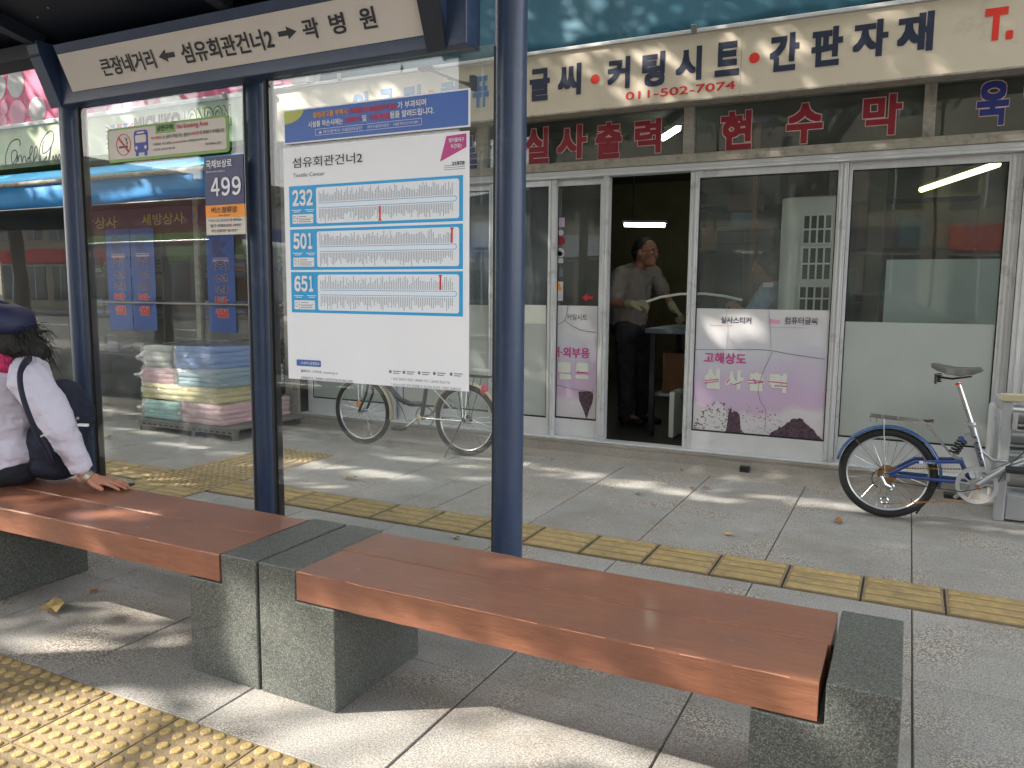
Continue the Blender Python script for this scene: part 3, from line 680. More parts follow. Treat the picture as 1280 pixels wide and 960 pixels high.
letter([wbox('▲ 대구광역시 시설관리공단', nx(.21), nx(.455), 1.773, 1.784, Yc), wbox('대구시설관리공단', nx(.485), nx(.60), 1.774, 1.784, Yc), wbox('시설물 파손신고 577-2891', nx(.62), nx(.75), 1.774, 1.784, Yc)], 'text_white', bn)
# ---- timetable
tb = thing('bus_timetable', 'big white timetable board with routes 232, 501 and 651 in blue boxes', 'timetable', (-1.7, YB, .87))
BX0, BX1 = -2.096, -1.309
plate('board', 'white_board', BX0, BX1, .884, 1.735, YB - .001, tb, 0, .004)
Yt = YB - .0015
def tb_(px, py): v = at(px, py, Y=Yt); return v.x, v.z
letter([pbox('섬유회관건너2', (366, 210.5), (453, 190), Yt)], 'ink', tb, off=.005)
letter([pbox('Textile Center', (366.5, 222), (406, 214), Yt)], 'ink_soft', tb)
xx, zz = tb_(568, 183)
mk('city_mark', MB().prism([(xx - .055, zz - .045), (xx - .03, zz + .035), (xx + .045, zz + .038), (xx + .045, zz - .005)], (0, Yt - .0005, 0), EX, EZ, .0006), 'text_magenta', tb)
letter([wbox('컬러풀대구', xx - .02, xx + .038, zz + .013, zz + .027, Yt - .001), wbox('두근대는', xx - .012, xx + .03, zz - .006, zz + .008, Yt - .001)], 'text_white', tb, off=.02)
letter([pbox('21878', (565, 206), (581, 201), Yt)], 'ink_navy', tb, off=.02)
l_ = MB()
for i, (u, v_) in enumerate(((555, 207), (555, 209.5), (555, 212))):
    a_ = tb_(u, v_); b_ = tb_(581, v_ - 1.2); l_.box(a_[0], b_[0], Yt - .0005, Yt, b_[1], b_[1] + .0015)
mk('ruled_line', l_, 'ink_soft', tb)
rr = random.Random(11)
def route(num, tl, tr, bl, br, names, red, mark):
    X0_, Z1_ = tb_(*tl); X1_, _ = tb_(*tr); _, Z0_ = tb_(*bl); X0_ = -2.071; X1_ = -1.331
    o = plate('route_box', 'route_blue', X0_, X1_, Z0_, Z1_, Yt - .0008, tb, 0, .001)
    H = Z1_ - Z0_; W = X1_ - X0_
    ix0 = X0_ + .172 * W; ix1 = X1_ - .014; iz0 = Z0_ + .010; iz1 = Z1_ - .010
    plate('route_panel', 'route_pale', ix0, ix1, iz0, iz1, Yt - .0016, o, .009, .001)
    nx_ = X0_ + .017
    for ch_ in num:
        wd_ = .023 if ch_ == '1' else .030
        letter([wbox(chr(ord(ch_) + 0xFEE0), nx_ + (.003 if ch_ == '1' else 0), nx_ + wd_, Z1_ - .072, Z1_ - .014, Yt - .0012)], 'text_white', o, off=.035); nx_ += .033
    mb = MB()
    for (a_, b_, z_) in ((.012, .058, .088), (.075, .118, .088), (.02, .05, .094), (.085, .112, .094)): mb.box(X0_ + a_, X0_ + b_, Yt - .0018, Yt - .001, Z1_ - z_, Z1_ - z_ + .0022)
    mb.prism(rrect(X0_ + .014, X0_ + .112, Z0_ + .012, Z0_ + .045, .004), (0, Yt - .0016, 0), EX, EZ, .0006)
    mk('info_box', mb, 'text_white', o)
    mb = MB()
    for z_ in (.036, .024, .017): mb.box(X0_ + .045, X0_ + .045 + (.055 if z_ < .03 else .035), Yt - .0022, Yt - .0016, Z0_ + z_, Z0_ + z_ + .0022)
    for z_ in (.036, .021): mb.box(X0_ + .018, X0_ + .030, Yt - .0022, Yt - .0016, Z0_ + z_, Z0_ + z_ + .0022)
    mb.box(X0_ + .037, X0_ + .038, Yt - .0022, Yt - .0016, Z0_ + .012, Z0_ + .045); mb.box(X0_ + .014, X0_ + .112, Yt - .0022, Yt - .0016, Z0_ + .030, Z0_ + .031)
    # stop names, each a little column of small print
    N_ = names; zm = (iz0 + iz1) / 2; dz = .0085
    for i in range(N_):
        x = ix0 + .014 + (ix1 - ix0 - .04) * i / (N_ - 1)
        for s_ in (1, -1):
            L_ = rr.uniform(.022, .0455) if rr.random() < .75 else rr.uniform(.012, .03); z = zm + s_ * (dz + .005)
            while L_ > 0:
                g_ = rr.uniform(.0022, .0045); mb.box(x - .0009, x + .0011, Yt - .0022, Yt - .0016, z, z + s_ * g_); z += s_ * (g_ + .0011); L_ -= g_ + .0011
    mk('small_print', mb, 'ink_soft', o)
    lb = MB()
    n = 60
    for i in range(n):
        xa = ix0 + .012 + (ix1 - ix0 - .03) * i / n; xb = xa + (ix1 - ix0 - .03) / n * .75
        for s_ in (1, -1): lb.box(xa, xb, Yt - .0023, Yt - .0016, zm + s_ * dz - .0011, zm + s_ * dz + .0011)
    lb.torus((ix1 - .018, Yt - .002, zm), dz, .0011, 'y', 12, 4, -math.pi / 2, math.pi / 2)
    mk('route_line', lb, 'route_blue', o)
    rx = ix0 + (ix1 - ix0) * red[0]; rbm = MB().box(rx - .0035, rx + .0035, Yt - .0027, Yt - .0022, zm + red[1] * (dz + .004), zm + red[1] * (dz + .054))
    rbm.box(rx - .007, rx + .007, Yt - .0027, Yt - .0022, zm + red[1] * (dz + .05), zm + red[1] * (dz + .054))
    mk('this_stop_mark', rbm, 'sign_red', o)
route('232', (366, 233), (581, 218), (367, 284), (580.6, 277), 84, (.47, -1), 0)
route('501', (367, 287), (581, 279.6), (367.7, 337.5), (580.8, 336), 84, (.955, 1), 0)
route('651', (368, 340), (580.8, 340), (369.4, 390.4), (580.8, 395.8), 76, (.88, 1), 0)
x_, z_ = tb_(371, 457); x2_, z2_ = tb_(401, 450)
plate('blue_tab', 'board_blue', x_, x2_, z_, z_ + .024, Yt - .0008, tb, .004, .001)
letter([wbox('시내버스운행정보', x_ + .022, x2_ - .004, z_ + .006, z_ + .018, Yt - .0012)], 'text_white', tb, off=.01)
def tl_(body, px, py, px2_, h=.0115): u_ = tb_(px, py); v_ = tb_(px2_, py); return wbox(body, u_[0], v_[0], u_[1], u_[1] + h, Yt)
letter([tl_('홈페이지, 스마트폰 : businfo.go.kr', 376.5, 465.5, 423), tl_('교통불편신고 : 국번없이 120(야간휴일 053-803-1234)', 376.5, 474, 441)], 'ink', tb)
letter([tl_('* 요금 일반인 현금 1,400원 카드 1,250원 환승가능', 489, 475, 563, .010), tl_('* 버스노선은 일부 변경될 수 있으며 자세한 사항은 홈페이지', 489, 482, 576, .010)], 'ink_soft', tb)
dm = MB(); 
for i, px in enumerate((488, 505, 524, 543, 564)):
    a_ = tb_(px, 464.5 + i * .8); dm.disc((a_[0], Yt - .0006, a_[1]), .006, seg=10)
    dm.box(a_[0] + .012, a_[0] + .045, Yt - .0006, Yt, a_[1] + .001, a_[1] + .004); dm.box(a_[0] + .012, a_[0] + .038, Yt - .0006, Yt, a_[1] - .006, a_[1] - .003)
mk('legend_mark', dm, 'ink_soft', tb)
# ================================================================== BENCHES
BZ = .405; BB = .318; FY = 1.705; BY = 2.128
def plank(x0, x1, y0, y1, parent, grain):
    mb = MB(); n = 24; r = random.Random(grain); vs = []; ch = .005
    secs = []
    for i in range(n + 1):
        x = x0 + (x1 - x0) * i / n; j = r.uniform(-.0008, .0008); k = r.uniform(-.0009, .0009)
        secs.append([(x, y0 + j, BB + k), (x, y0 + j, BZ - ch + k), (x, y0 + ch + j, BZ + k), (x, y1 - ch, BZ + k * .6), (x, y1, BZ - ch), (x, y1, BB)])
    for s_ in secs: vs += s_
    fs = []
    for i in range(n):
        for k in range(6): a_ = i * 6 + k; b_ = i * 6 + (k + 1) % 6; fs.append((a_, a_ + 6, b_ + 6, b_))
    fs.append((0, 1, 2, 3, 4, 5)); e = n * 6; fs.append((e + 5, e + 4, e + 3, e + 2, e + 1, e))
    mb.add(vs, fs); o = mk('plank', mb, 'seat_paint', parent, recalc=True, smooth=25)
    ed = MB()
    for i in range(n):
        if r.random() < .8:
            a_ = secs[i]; b_ = secs[i + 1]; w0 = r.uniform(.0002, .0018)
            pa = V3(a_[1]) + Vector((0, -.0004, .0012)); pb = V3(b_[1]) + Vector((0, -.0004, .0012)); pc = V3(b_[2]) + Vector((0, -.0012, .0004)); pd = V3(a_[2]) + Vector((0, -.0012, .0004))
            mid = [pa + (pd - pa) * .15, pb + (pc - pb) * .15, pb + (pc - pb) * (.3 + w0 * 200), pa + (pd - pa) * (.3 + w0 * 200)]
            ed.add(mid, [(0, 1, 2, 3)])
    ed.v = [(v[0], v[1] - .0003, v[2] + .0003) for v in ed.v]
    if y0 < 1.8: mk('worn_edge', ed, 'bare_wood', o)['kind'] = 'stuff'
    return o
def lblock(xl0, xl1, xt0, xt1, parent):
    """stone foot: wide below the seat, narrow beside it"""
    P = [(xl0, 0), (xl1, 0)]
    if xl1 > xt1 + .01: P += [(xl1, BB - .006), (xt1, BB - .006), (xt1, BZ + .004)]
    else: P += [(xl1, BZ + .004)]
    if xl0 < xt0 - .01: P += [(xt0, BZ + .004), (xt0, BB - .006), (xl0, BB - .006)]
    else: P += [(xl0, BZ + .004)]
    mb = MB().prism(P, (0, FY, 0), EX, EZ, BY + .01 - FY)
    return mk('stone_block', mb, 'block_granite', parent, bevel=.004, recalc=True)
b1 = thing('bench', 'right hand bench with two long red-brown planks between dark stone blocks', 'bench', (-.85, 1.92, 0), 'painted timber benches on granite blocks under the shelter')
ym = 1.918
plank(-1.552, -.124, FY, ym - .0015, b1, 1); plank(-1.560, -.118, ym + .0015, BY, b1, 2)
lblock(-1.700, -1.416, -1.700, -1.5575, b1); lblock(-.262, .034, -.110, .034, b1)
b2 = thing('bench', 'left hand bench of red-brown planks where the woman in white sits', 'bench', (-2.9, 1.92, 0), 'painted timber benches on granite blocks under the shelter')
plank(-4.05, -1.862, FY, ym - .0015, b2, 3); plank(-4.05, -1.868, ym + .0015, BY, b2, 4)
lblock(-1.997, -1.712, -1.855, -1.712, b2); lblock(-3.06, -2.745, -3.0599, -2.745, b2) if False else None
mb = MB().box(-3.41, -3.12, FY, BY + .01, 0, BB - .005); mk('stone_block', mb, 'block_granite', b2, bevel=.004)
mb = MB().box(-4.2, -4.06, FY, BY + .01, 0, BZ + .004); mk('stone_block', mb, 'block_granite', b2, bevel=.004)
for bb, pts_ in ((b1, ((-.33, 1.83), (-.33, 2.02), (-1.40, 1.80))), (b2, ((-2.3, 1.80),))):
    for (x, y) in pts_: mk('plank_screw', MB().cyl((x, y, BZ - .004), (x, y, BZ + .001), .006, 10), 'steel', bb)
# ================================================================== SIGN SHOP (right)
YF = 5.50
ss = thing('shop_building', 'one storey grey shop house behind the pavement with aluminium framed glass front and dark inside', 'building', (-.6, YF, 0))
SX0, SX1 = -4.86, 3.4
mk('sill', MB().box(SX0, SX1 + 3, 5.40, 5.62, .085, .112), 'concrete', ss, bevel=.006)
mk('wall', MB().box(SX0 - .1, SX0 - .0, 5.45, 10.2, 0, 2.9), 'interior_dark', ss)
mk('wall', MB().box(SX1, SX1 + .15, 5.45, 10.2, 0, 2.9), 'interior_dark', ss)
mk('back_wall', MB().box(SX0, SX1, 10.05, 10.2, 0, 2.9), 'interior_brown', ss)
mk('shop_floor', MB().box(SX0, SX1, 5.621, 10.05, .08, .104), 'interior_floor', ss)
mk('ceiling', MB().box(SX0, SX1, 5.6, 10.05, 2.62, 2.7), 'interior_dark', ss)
mk('upper_wall', MB().box(SX0, SX1 + 3, 5.45, 5.6, 2.49, 3.2), 'wall_beige', ss)
mk('upper_storey', MB().box(SX0, SX1 + 3, 5.46, 10.2, 3.201, 6.2), 'wall_beige', ss)
# head trim and transom frame
mk('head_trim', MB().box(SX0, SX1, 5.425, 5.53, 2.095, 2.155), 'weathered_trim', ss, bevel=.003)
tr = MB().box(SX0, SX1, 5.445, 5.55, 2.045, 2.094); tr.box(SX0, SX1, 5.435, 5.55, 2.066, 2.073)
mk('door_track', tr, 'aluminium_plain', ss, bevel=.002)
mk('bottom_track', MB().box(SX0, SX1, 5.44, 5.56, .1125, .122), 'aluminium_plain', ss, bevel=.002)
for x in (-4.83, -3.02, -1.415, .035, 1.45, 3.3):
    mk('mullion', MB().box(x - .033, x + .033, 5.455, 5.54, 2.156, 2.489), 'weathered_trim', ss, bevel=.003)
for i, (xa, xb) in enumerate(((-4.797, -3.053), (-2.987, -1.448), (-1.382, .002), (.068, 1.417), (1.483, 3.267))):
    tg = mk('transom_pane', MB().box(xa, xb, 5.505, 5.511, 2.156, 2.489), 'shop_glass', ss)
    YT = 5.503
    if i == 1: letter([pbox('실', (656, 206), (686.5, 158.5), YT), pbox('사', (696, 200), (734, 155), YT), pbox('출', (744, 199.5), (778, 151), YT), pbox('력', (793, 193), (827, 147), YT)], 'text_crimson', tg, off=.038, outline=.058)
    if i == 2: letter([pbox('현', (900, 189), (941, 137), YT), pbox('수', (982, 181), (1030, 127), YT), pbox('막', (1077, 171), (1129, 116), YT)], 'text_crimson', tg, off=.038, outline=.058)
    if i == 3:
        z0 = at(1219, 158.6, Y=YT).z; z1 = at(1263.5, 99, Y=YT).z; xa_ = at(1219, 158.6, Y=YT).x; wd = at(1263.5, 99, Y=YT).x - xa_
        letter([wbox('욱', xa_, xa_ + wd, z0, z1, YT), wbox('일', xa_ + wd + .07, xa_ + 2 * wd + .07, z0, z1, YT)], 'text_blue', tg, off=.038, outline=.058)
    if i == 0: pass
    if i == 1:
        a_ = at(572, 214, Y=YT); b_ = at(603, 167, Y=YT)
        letter([wbox('릴', a_.x, b_.x, a_.z, b_.z, YT)], 'text_blue', tg, off=.038, outline=.058)
# ---- sliding doors and fixed panes: each leaf a thing of its own
def stile(x0, x1, z0, z1, Y, parent):
    mb = MB().box(x0, x1, Y - .018, Y + .018, z0, z1)
    w_ = x1 - x0
    if w_ > .04:
        for u in (.22, .6): mb.box(x0 + w_ * u, x0 + w_ * u + w_ * .16, Y - .026, Y - .0185, z0 + .002, z1 - .002)
    return mk('stile', mb, 'aluminium', parent, bevel=.0015)
def leaf(x0, x1, Y, label, kick=.255, wl=.05, wr=.05, cat='sliding door', z0=.123, z1=2.044, group=None, top=.045):
    t = thing('glazed_panel', label, cat, ((x0 + x1) / 2, Y, z0), group)
    stile(x0, x0 + wl, z0, z1, Y, t); stile(x1 - wr, x1, z0, z1, Y, t)
    mk('top_rail', MB().box(x0 + wl + .0005, x1 - wr - .0005, Y - .015, Y + .015, z1 - top, z1), 'aluminium', t, bevel=.0015)
    k = MB().box(x0 + wl + .0005, x1 - wr - .0005, Y - .014, Y + .014, z0, kick)
    mk('kick_panel', k, 'aluminium_plain', t, bevel=.0015)
    g = mk('pane', MB().box(x0 + wl - .004, x1 - wr + .004, Y - .003, Y + .003, kick - .004, z1 - top + .004), 'shop_glass', t)
    gs = MB(); a0, a1, b0, b1_ = x0 + wl, x1 - wr, kick, z1 - top
    for (p_, q_, r_, s_) in ((a0, a1, b0, b0 + .012), (a0, a1, b1_ - .006, b1_), (a0, a0 + .007, b0 + .0121, b1_ - .0061), (a1 - .007, a1, b0 + .0121, b1_ - .0061)): gs.box(p_, q_, Y - .009, Y - .0035, r_, s_)
    mk('rubber_seal', gs, 'gasket', t)
    return t
YD = 5.50
d0 = leaf(-4.80, -3.86, YD, 'frosted fixed glass panel behind the parked bicycle, left end of the shop front', cat='glass panel')
plate('frosted_film', 'frosted', -4.752, -3.908, .268, 1.11, YD - .0045, d0, 0, .0012)
d1 = leaf(-3.858, -2.93, YD + .04, 'glass panel with frosted lower half beside the cream bicycle rear wheel', cat='glass panel')
plate('frosted_film', 'frosted', -3.808, -2.98, .268, 1.11, YD + .0355, d1, 0, .0012)
d2 = leaf(-2.955, -2.395, YD, 'glass panel with blank faded sheet on its lower half, just right of the post', cat='glass panel', wl=.045, wr=.06)
plate('frosted_film', 'frosted', -2.909, -2.456, .268, 1.105, YD - .0045, d2, 0, .001)
plate('torn_sheet', 'poster_faded', -2.909, -2.47, .975, 1.118, YD - .0062, d2, 0, .001)
tk = MB().prism([(-2.87, .175), (-2.74, .172), (-2.74, .205), (-2.87, .208)], (0, YD - .0152, 0), EX, EZ, .0008); mk('sticker', tk, 'poster_white', d2)
mk('sticker', MB().box(-2.80, -2.745, YD - .0168, YD - .016, .177, .2), 'board_blue', d2)
d3 = leaf(-2.41, -1.985, YD + .042, 'narrow sliding door leaf with torn lilac poster, left of the open doorway', wl=.012, wr=.075)
# narrow poster
rp = random.Random(5)
def mount(xa, xb, z0, h, r, seed, n=28, sharp=1.):
    rr_ = random.Random(seed); P = [(xa, z0)]
    P.append((xb, z0))
    for i in range(n + 1):
        t = 1 - i / n; hh = h * (math.sin(math.pi * t) ** .7) * (1 + .25 * math.sin(7 * t + seed)) + rr_.uniform(-r, r)
        P.append((xa + (xb - xa) * t, z0 + max(.004, hh)))
    return P
def crack(pts, m, parent, Y, wd=.0028):
    mb = MB()
    for i in range(len(pts) - 1):
        a_ = V3(pts[i][0], Y, pts[i][1]); b_ = V3(pts[i + 1][0], Y, pts[i + 1][1]); mb.bar(a_, b_, .0006, wd, up=(0, 0, 1)) if abs((b_ - a_).normalized().z) < .7 else mb.bar(a_, b_, wd, .0006, up=(0, -1, 0))
    return mk('crack', mb, m, parent)
def smooth_curve(P, n=6, seed=0):
    r_ = random.Random(seed); out = []
    for i in range(len(P) - 1):
        p0 = P[max(i - 1, 0)]; p1 = P[i]; p2 = P[i + 1]; p3 = P[min(i + 2, len(P) - 1)]
        for k in range(n):
            t = k / n
            out.append(tuple(.5 * ((2 * p1[j]) + (-p0[j] + p2[j]) * t + (2 * p0[j] - 5 * p1[j] + 4 * p2[j] - p3[j]) * t * t + (-p0[j] + 3 * p1[j] - 3 * p2[j] + p3[j]) * t ** 3) for j in (0, 1)))
    out.append(P[-1]); return out
YP = YD + .042 - .0045
def px2(px, py, Y): v = at(px, py, Y=Y); return (v.x, v.z)
po = plate('poster', 'poster_picture', -2.392, -2.066, .268, 1.117, YP, d3, 0, .001)
mk('poster_rock', MB().prism(smooth_curve([(-2.21, .47), (-2.10, .47), (-2.095, .40), (-2.12, .33), (-2.14, .27), (-2.165, .33), (-2.20, .40)], 4), (0, YP - .0022, 0), EX, EZ, .0008), 'poster_rock', d3)
letter([pbox('커팅시트', (709, 400), (734, 393), YP - .001)], 'ink', d3)
letter([pbox('대·외부용', (690, 446), (737, 435), YP - .0018)], 'text_magenta', d3, off=.02)
pf = MB()
for (a_, b_) in (((697, 465), (714, 453)), ((720, 466), (736, 454)), ((699, 474), (714, 468)), ((719, 473), (736, 469))):
    p_ = px2(*a_, YP - .002); q_ = px2(*b_, YP - .002); pf.prism(rrect(p_[0], q_[0], p_[1], q_[1], .012), (0, YP - .0022, 0), EX, EZ, .0006)
mk('torn_patch', pf, 'poster_faded', d3)
mk('faded_letter', MB().add(*[[(px2(u, v, YP)[0], YP - .0032, px2(u, v, YP)[1]) for u, v in ((721, 464), (735, 465.5), (735, 467), (721, 466.5))], [(0, 1, 2, 3)]]), 'text_magenta', d3)
crack(smooth_curve([px2(710, 382, YP), px2(708, 395, YP), px2(704, 402, YP), px2(693, 408, YP)], 5), 'ink', d3, YP - .002)
crack(smooth_curve([px2(705, 400, YP), px2(715, 407, YP), px2(728, 413, YP), px2(748, 416, YP)], 5), 'ink', d3, YP - .002)
crack(smooth_curve([px2(692, 480, YP), px2(715, 486, YP), px2(742, 490, YP)], 5), 'ink', d3, YP - .003)
YS2 = YD + .042 - .006
def disc_st(px, py, r, m): v = at(px, py, Y=YS2); mk('sticker', MB().add([(v.x + r * math.cos(t * .3), YS2, v.z + r * math.sin(t * .3)) for t in range(21)], [tuple(range(21))]), m, d3)
disc_st(701, 291, .022, 'poster_white'); disc_st(701, 301, .034, 'text_crimson'); disc_st(700, 316, .036, 'poster_white'); disc_st(700, 317, .02, 'ink')
for (a_, b_, m) in (((696, 284), (706, 272), 'poster_lilac'), ((695, 329), (704, 323), 'poster_white'), ((699, 346), (704, 335), 'ink_soft'), ((694, 376), (704, 352), 'poster_white')):
    p_ = px2(*a_, YS2); q_ = px2(*b_, YS2); mk('sticker', MB().box(p_[0], q_[0], YS2 - .0005, YS2, p_[1], q_[1]), m, d3)
tri = [px2(u, v, YS2) for u, v in ((694.5, 363), (703, 362.5), (698.5, 353))]
mk('warning_triangle', MB().add([(p_[0], YS2 - .002, p_[1]) for p_ in tri], [(0, 1, 2)]), 'plate_orange', d3)
ar = [(0, .5), (.45, 0), (.45, .32), (1, .32), (1, .68), (.45, .68), (.45, 1)]
p_ = px2(728, 377, YS2); q_ = px2(741, 367, YS2)
mk('arrow_sticker', MB().prism([(p_[0] + (q_[0] - p_[0]) * u, p_[1] + (q_[1] - p_[1]) * v) for u, v in ar], (0, YS2, 0), EX, EZ, .0005), 'text_red', d3)
# doorway jamb pieces at its left: the leaf pushed behind
d3b = leaf(-2.03, -1.965, YD, 'bare aluminium door edge at the left side of the open doorway', wl=.03, wr=.03, cat='door frame') if False else None
jm = thing('door_jamb', 'ribbed aluminium jamb on the left of the open doorway', 'door frame', (-1.985, YD, .123))
mb = MB().box(-2.012, -1.975, 5.455, 5.505, .123, 2.044)
for u in (-2.004, -1.990): mb.box(u, u + .006, 5.447, 5.4545, .124, 2.043)
mk('jamb', mb, 'aluminium', jm, bevel=.0015)
# wide door leaf, right of the doorway
d4 = leaf(-1.392, -.395, YD, 'wide sliding door leaf with cracked white and lilac poster, right of the open doorway', wl=.062, wr=.058)
YQ = YD - .0045
XA, XB = -1.322, -.462
po = plate('poster', 'poster_picture', XA, XB, .262, 1.114, YQ, d4, 0, .001)
mk('poster_rock', MB().prism(mount(XA + .004, -1.06, .265, .20, .018, 2, 40), (0, YQ - .0021, 0), EX, EZ, .0008), 'poster_white', d4)
mk('poster_rock', MB().prism(mount(-.80, XB - .003, .265, .105, .008, 4, 40), (0, YQ - .0021, 0), EX, EZ, .0008), 'poster_rock', d4)
mk('poster_rock', MB().prism(mount(-1.09, -.99, .265, .19, .02, 1, 14), (0, YQ - .0028, 0), EX, EZ, .0006), 'poster_rock', d4)
sp = MB(); rq = random.Random(9)
for i in range(230):
    u = rq.random(); x = XA + .01 + .34 * u; z = .268 + (.21 * math.sin(math.pi * min(1, u * .95 + .05)) * rq.random() ** .8)
    s_ = rq.uniform(.0015, .007); a_ = rq.uniform(0, 3)
    sp.add([(x + s_ * 1.6 * math.cos(a_ + k * 2.1) * (1 if k else .6), YQ - .0026, z + s_ * math.sin(a_ + k * 2.1)) for k in range(3)], [(0, 1, 2)])
for i in range(90):
    u = rq.random(); x = -.98 + .26 * u; z = .268 + .2 * rq.random() * (1 - u * .3)
    s_ = rq.uniform(.001, .005); a_ = rq.uniform(0, 3)
    sp.add([(x + s_ * 1.6 * math.cos(a_ + k * 2.1), YQ - .0026, z + s_ * math.sin(a_ + k * 2.1)) for k in range(3)], [(0, 1, 2)])
mk('rock_speckle', sp, 'poster_rock', d4)['kind'] = 'stuff'
letter([pbox('실사스티커', (901, 404), (939, 396.5), YQ - .001), pbox('컴퓨터글씨', (981, 405), (1022, 397), YQ - .001)], 'ink_navy', d4, off=.012)
letter([pbox('고해상도', (880, 453.5), (933, 442), YQ - .002)], 'text_magenta', d4, off=.02)
pf = MB()
for (bl_, tr_) in (((878, 485), (901, 461)), ((905, 486), (930, 463)), ((935, 488), (956, 466)), ((961, 490), (984, 467))):
    p_ = px2(*bl_, YQ); q_2 = px2(*tr_, YQ); pf.prism(rrect(p_[0], q_2[0], p_[1], q_2[1], .03), (0, YQ - .0022, 0), EX, EZ, .0006)
pf = MB()
its = [pbox('실', (880, 485), (901, 461), YQ), pbox('사', (906, 486), (930, 463), YQ), pbox('출', (935, 488), (956, 466), YQ), pbox('력', (961, 490), (984, 467), YQ)]
letter(its, 'poster_faded', d4, name='faded_letter', off=.055, eps=.0026)
mg = MB()
for (u0, v0, u1, v1) in ((881, 479, 899, 476), (882, 475.5, 898, 474), (908, 479, 912, 474), (917, 481, 926, 478), (935, 475, 955, 477), (936, 479, 954, 478), (961, 477, 984, 479), (968, 482, 984, 483), (942, 473, 945, 480)):
    a_ = px2(u0, v0, YQ); b_ = px2(u1, v1, YQ); mg.bar((a_[0], YQ - .0042, a_[1]), (b_[0], YQ - .0042, b_[1]), .0005, .006)
mk('letter_rest', mg, 'text_magenta', d4)
lb = MB(); 
for (u0, v0, u1, v1) in ((887, 406.5, 916, 407.3), (962, 409, 1010, 410)):
    a_ = px2(u0, v0, YQ); b_ = px2(u1, v1, YQ); lb.bar((a_[0], YQ - .0016, a_[1]), (b_[0], YQ - .0016, b_[1]), .0005, .0018)
mk('underline', lb, 'text_magenta', d4)
mk('pale_mark', MB().add([(p_[0], YQ - .0016, p_[1]) for p_ in (px2(961, 404, YQ), px2(975, 404.5, YQ), px2(975, 400, YQ), px2(962, 398.5, YQ))], [(0, 1, 2, 3)]), 'ellipse_pink', d4)
crack(smooth_curve([px2(868, 437, YQ), px2(920, 437, YQ), px2(957, 437.5, YQ), px2(990, 443, YQ), px2(1031, 449, YQ)], 6), 'ink', d4, YQ - .003, .003)
crack(smooth_curve([px2(961, 385, YQ), px2(963, 415, YQ), px2(964, 436, YQ)], 5), 'ink_soft', d4, YQ - .003, .0018)
crack(smooth_curve([px2(908, 384, YQ), px2(910, 415, YQ), px2(908, 436, YQ)], 5), 'ink_soft', d4, YQ - .003, .0014)
crack(smooth_curve([px2(966, 440, YQ), px2(955, 463, YQ), px2(948, 485, YQ), px2(950, 500, YQ), px2(957, 513, YQ), px2(956, 540, YQ)], 6), 'ink', d4, YQ - .0035, .002)
# right hand pane
d5 = leaf(-.393, .545, YD + .04, 'glass panel with frosted lower half behind the folding bicycle', wl=.02, wr=.075, cat='glass panel', kick=.29)
plate('frosted_film', 'frosted', -.372, .468, .302, 1.045, YD + .0355, d5, 0, .0012)
for x0_, x1_, lb_ in ((.547, 1.47, 'glass panel at the right edge of the photo beside the grey rack'), (1.472, 2.4, 'glass panel beyond the right edge of the photo'), (2.402, 3.38, 'last glass panel of the shop front, far right')):
    dd = leaf(x0_, x1_, YD if x0_ < 1 else YD + .04, lb_, wl=.12 if x0_ < 1 else .05, cat='glass panel')
    plate('frosted_film', 'frosted', x0_ + .16, x1_ - .06, .268, 1.045, (YD if x0_ < 1 else YD + .04) - .0045, dd, 0, .0012)
# ---- cream fascia sign
fs_ = thing('shop_sign', 'long cream fascia sign with big dark lettering, red dots and a red phone number', 'shop sign', (-.8, 5.2, 2.47))
SFY = 5.20; FZ0, FZ1 = 2.455, 2.855
fb = MB().box(-4.845, 3.6, SFY + .002, 5.448, FZ0 + .012, FZ1 - .01); mk('sign_box', fb, 'weathered_trim', fs_)
for i, (xa, xb) in enumerate(((-4.84, -2.602), (-2.6, -1.03), (-1.028, .62), (.622, 2.1), (2.102, 3.6))):
    mk('sign_face', MB().box(xa, xb, SFY - .003, SFY + .0015, FZ0, FZ1), 'cream_panel', fs_, bevel=.001)
r1 = MB().box(-4.86, 3.62, SFY - .022, SFY + .03, FZ1 + .002, FZ1 + .026); mk('top_rail', r1, 'aluminium_plain', fs_, bevel=.004)
r2 = MB().box(-4.86, 3.62, SFY - .012, SFY + .02, FZ0 - .014, FZ0 - .001); mk('bottom_rail', r2, 'weathered_trim', fs_, bevel=.003)
r3 = MB().box(-4.86, 3.62, 5.40, 5.4495, 2.4895, 2.505); mk('back_rail', r3, 'aluminium_plain', fs_)
for px, py in ((868, 36), (425, 96)):
    v = at(px, py, Y=SFY - .02); c_ = MB().box(v.x - .018, v.x + .018, SFY - .034, SFY - .023, v.z - .03, v.z + .025); mk('clamp', c_, 'steel', fs_, bevel=.003)
YG = SFY - .0035
gz0, gz1 = at(662, 127.5, Y=YG).z, at(687.5, 84, Y=YG).z
L_ = [pbox('글', (662, 127.5), (687.5, 84), YG), pbox('씨', (697, 121), (727, 78), YG), pbox('커', (759, 113), (788, 69.5), YG), pbox('팅', (802, 110), (832, 63), YG), pbox('시', (844, 103), (878, 56.5), YG), pbox('트', (893, 97), (925.5, 50), YG),
      pbox('간', (961, 91), (1000, 39), YG), pbox('판', (1013, 85), (1055, 31), YG), pbox('자', (1065, 74), (1112, 22), YG), pbox('재', (1120, 68), (1169, 12.7), YG)]
letter(L_, 'ink_navy', fs_, off=.045)
L_ = []
for ch, xa, xb in (('아', 441, 464), ('크', 474, 492), ('릴', 505, 527), ('컴', 551, 574), ('퓨', 591, 611), ('터', 622, 646)):
    a_ = at(xa, 130, Y=YG).x; b_ = at(xb, 130, Y=YG).x; L_.append(wbox(ch, a_, b_, gz0, gz1, YG))
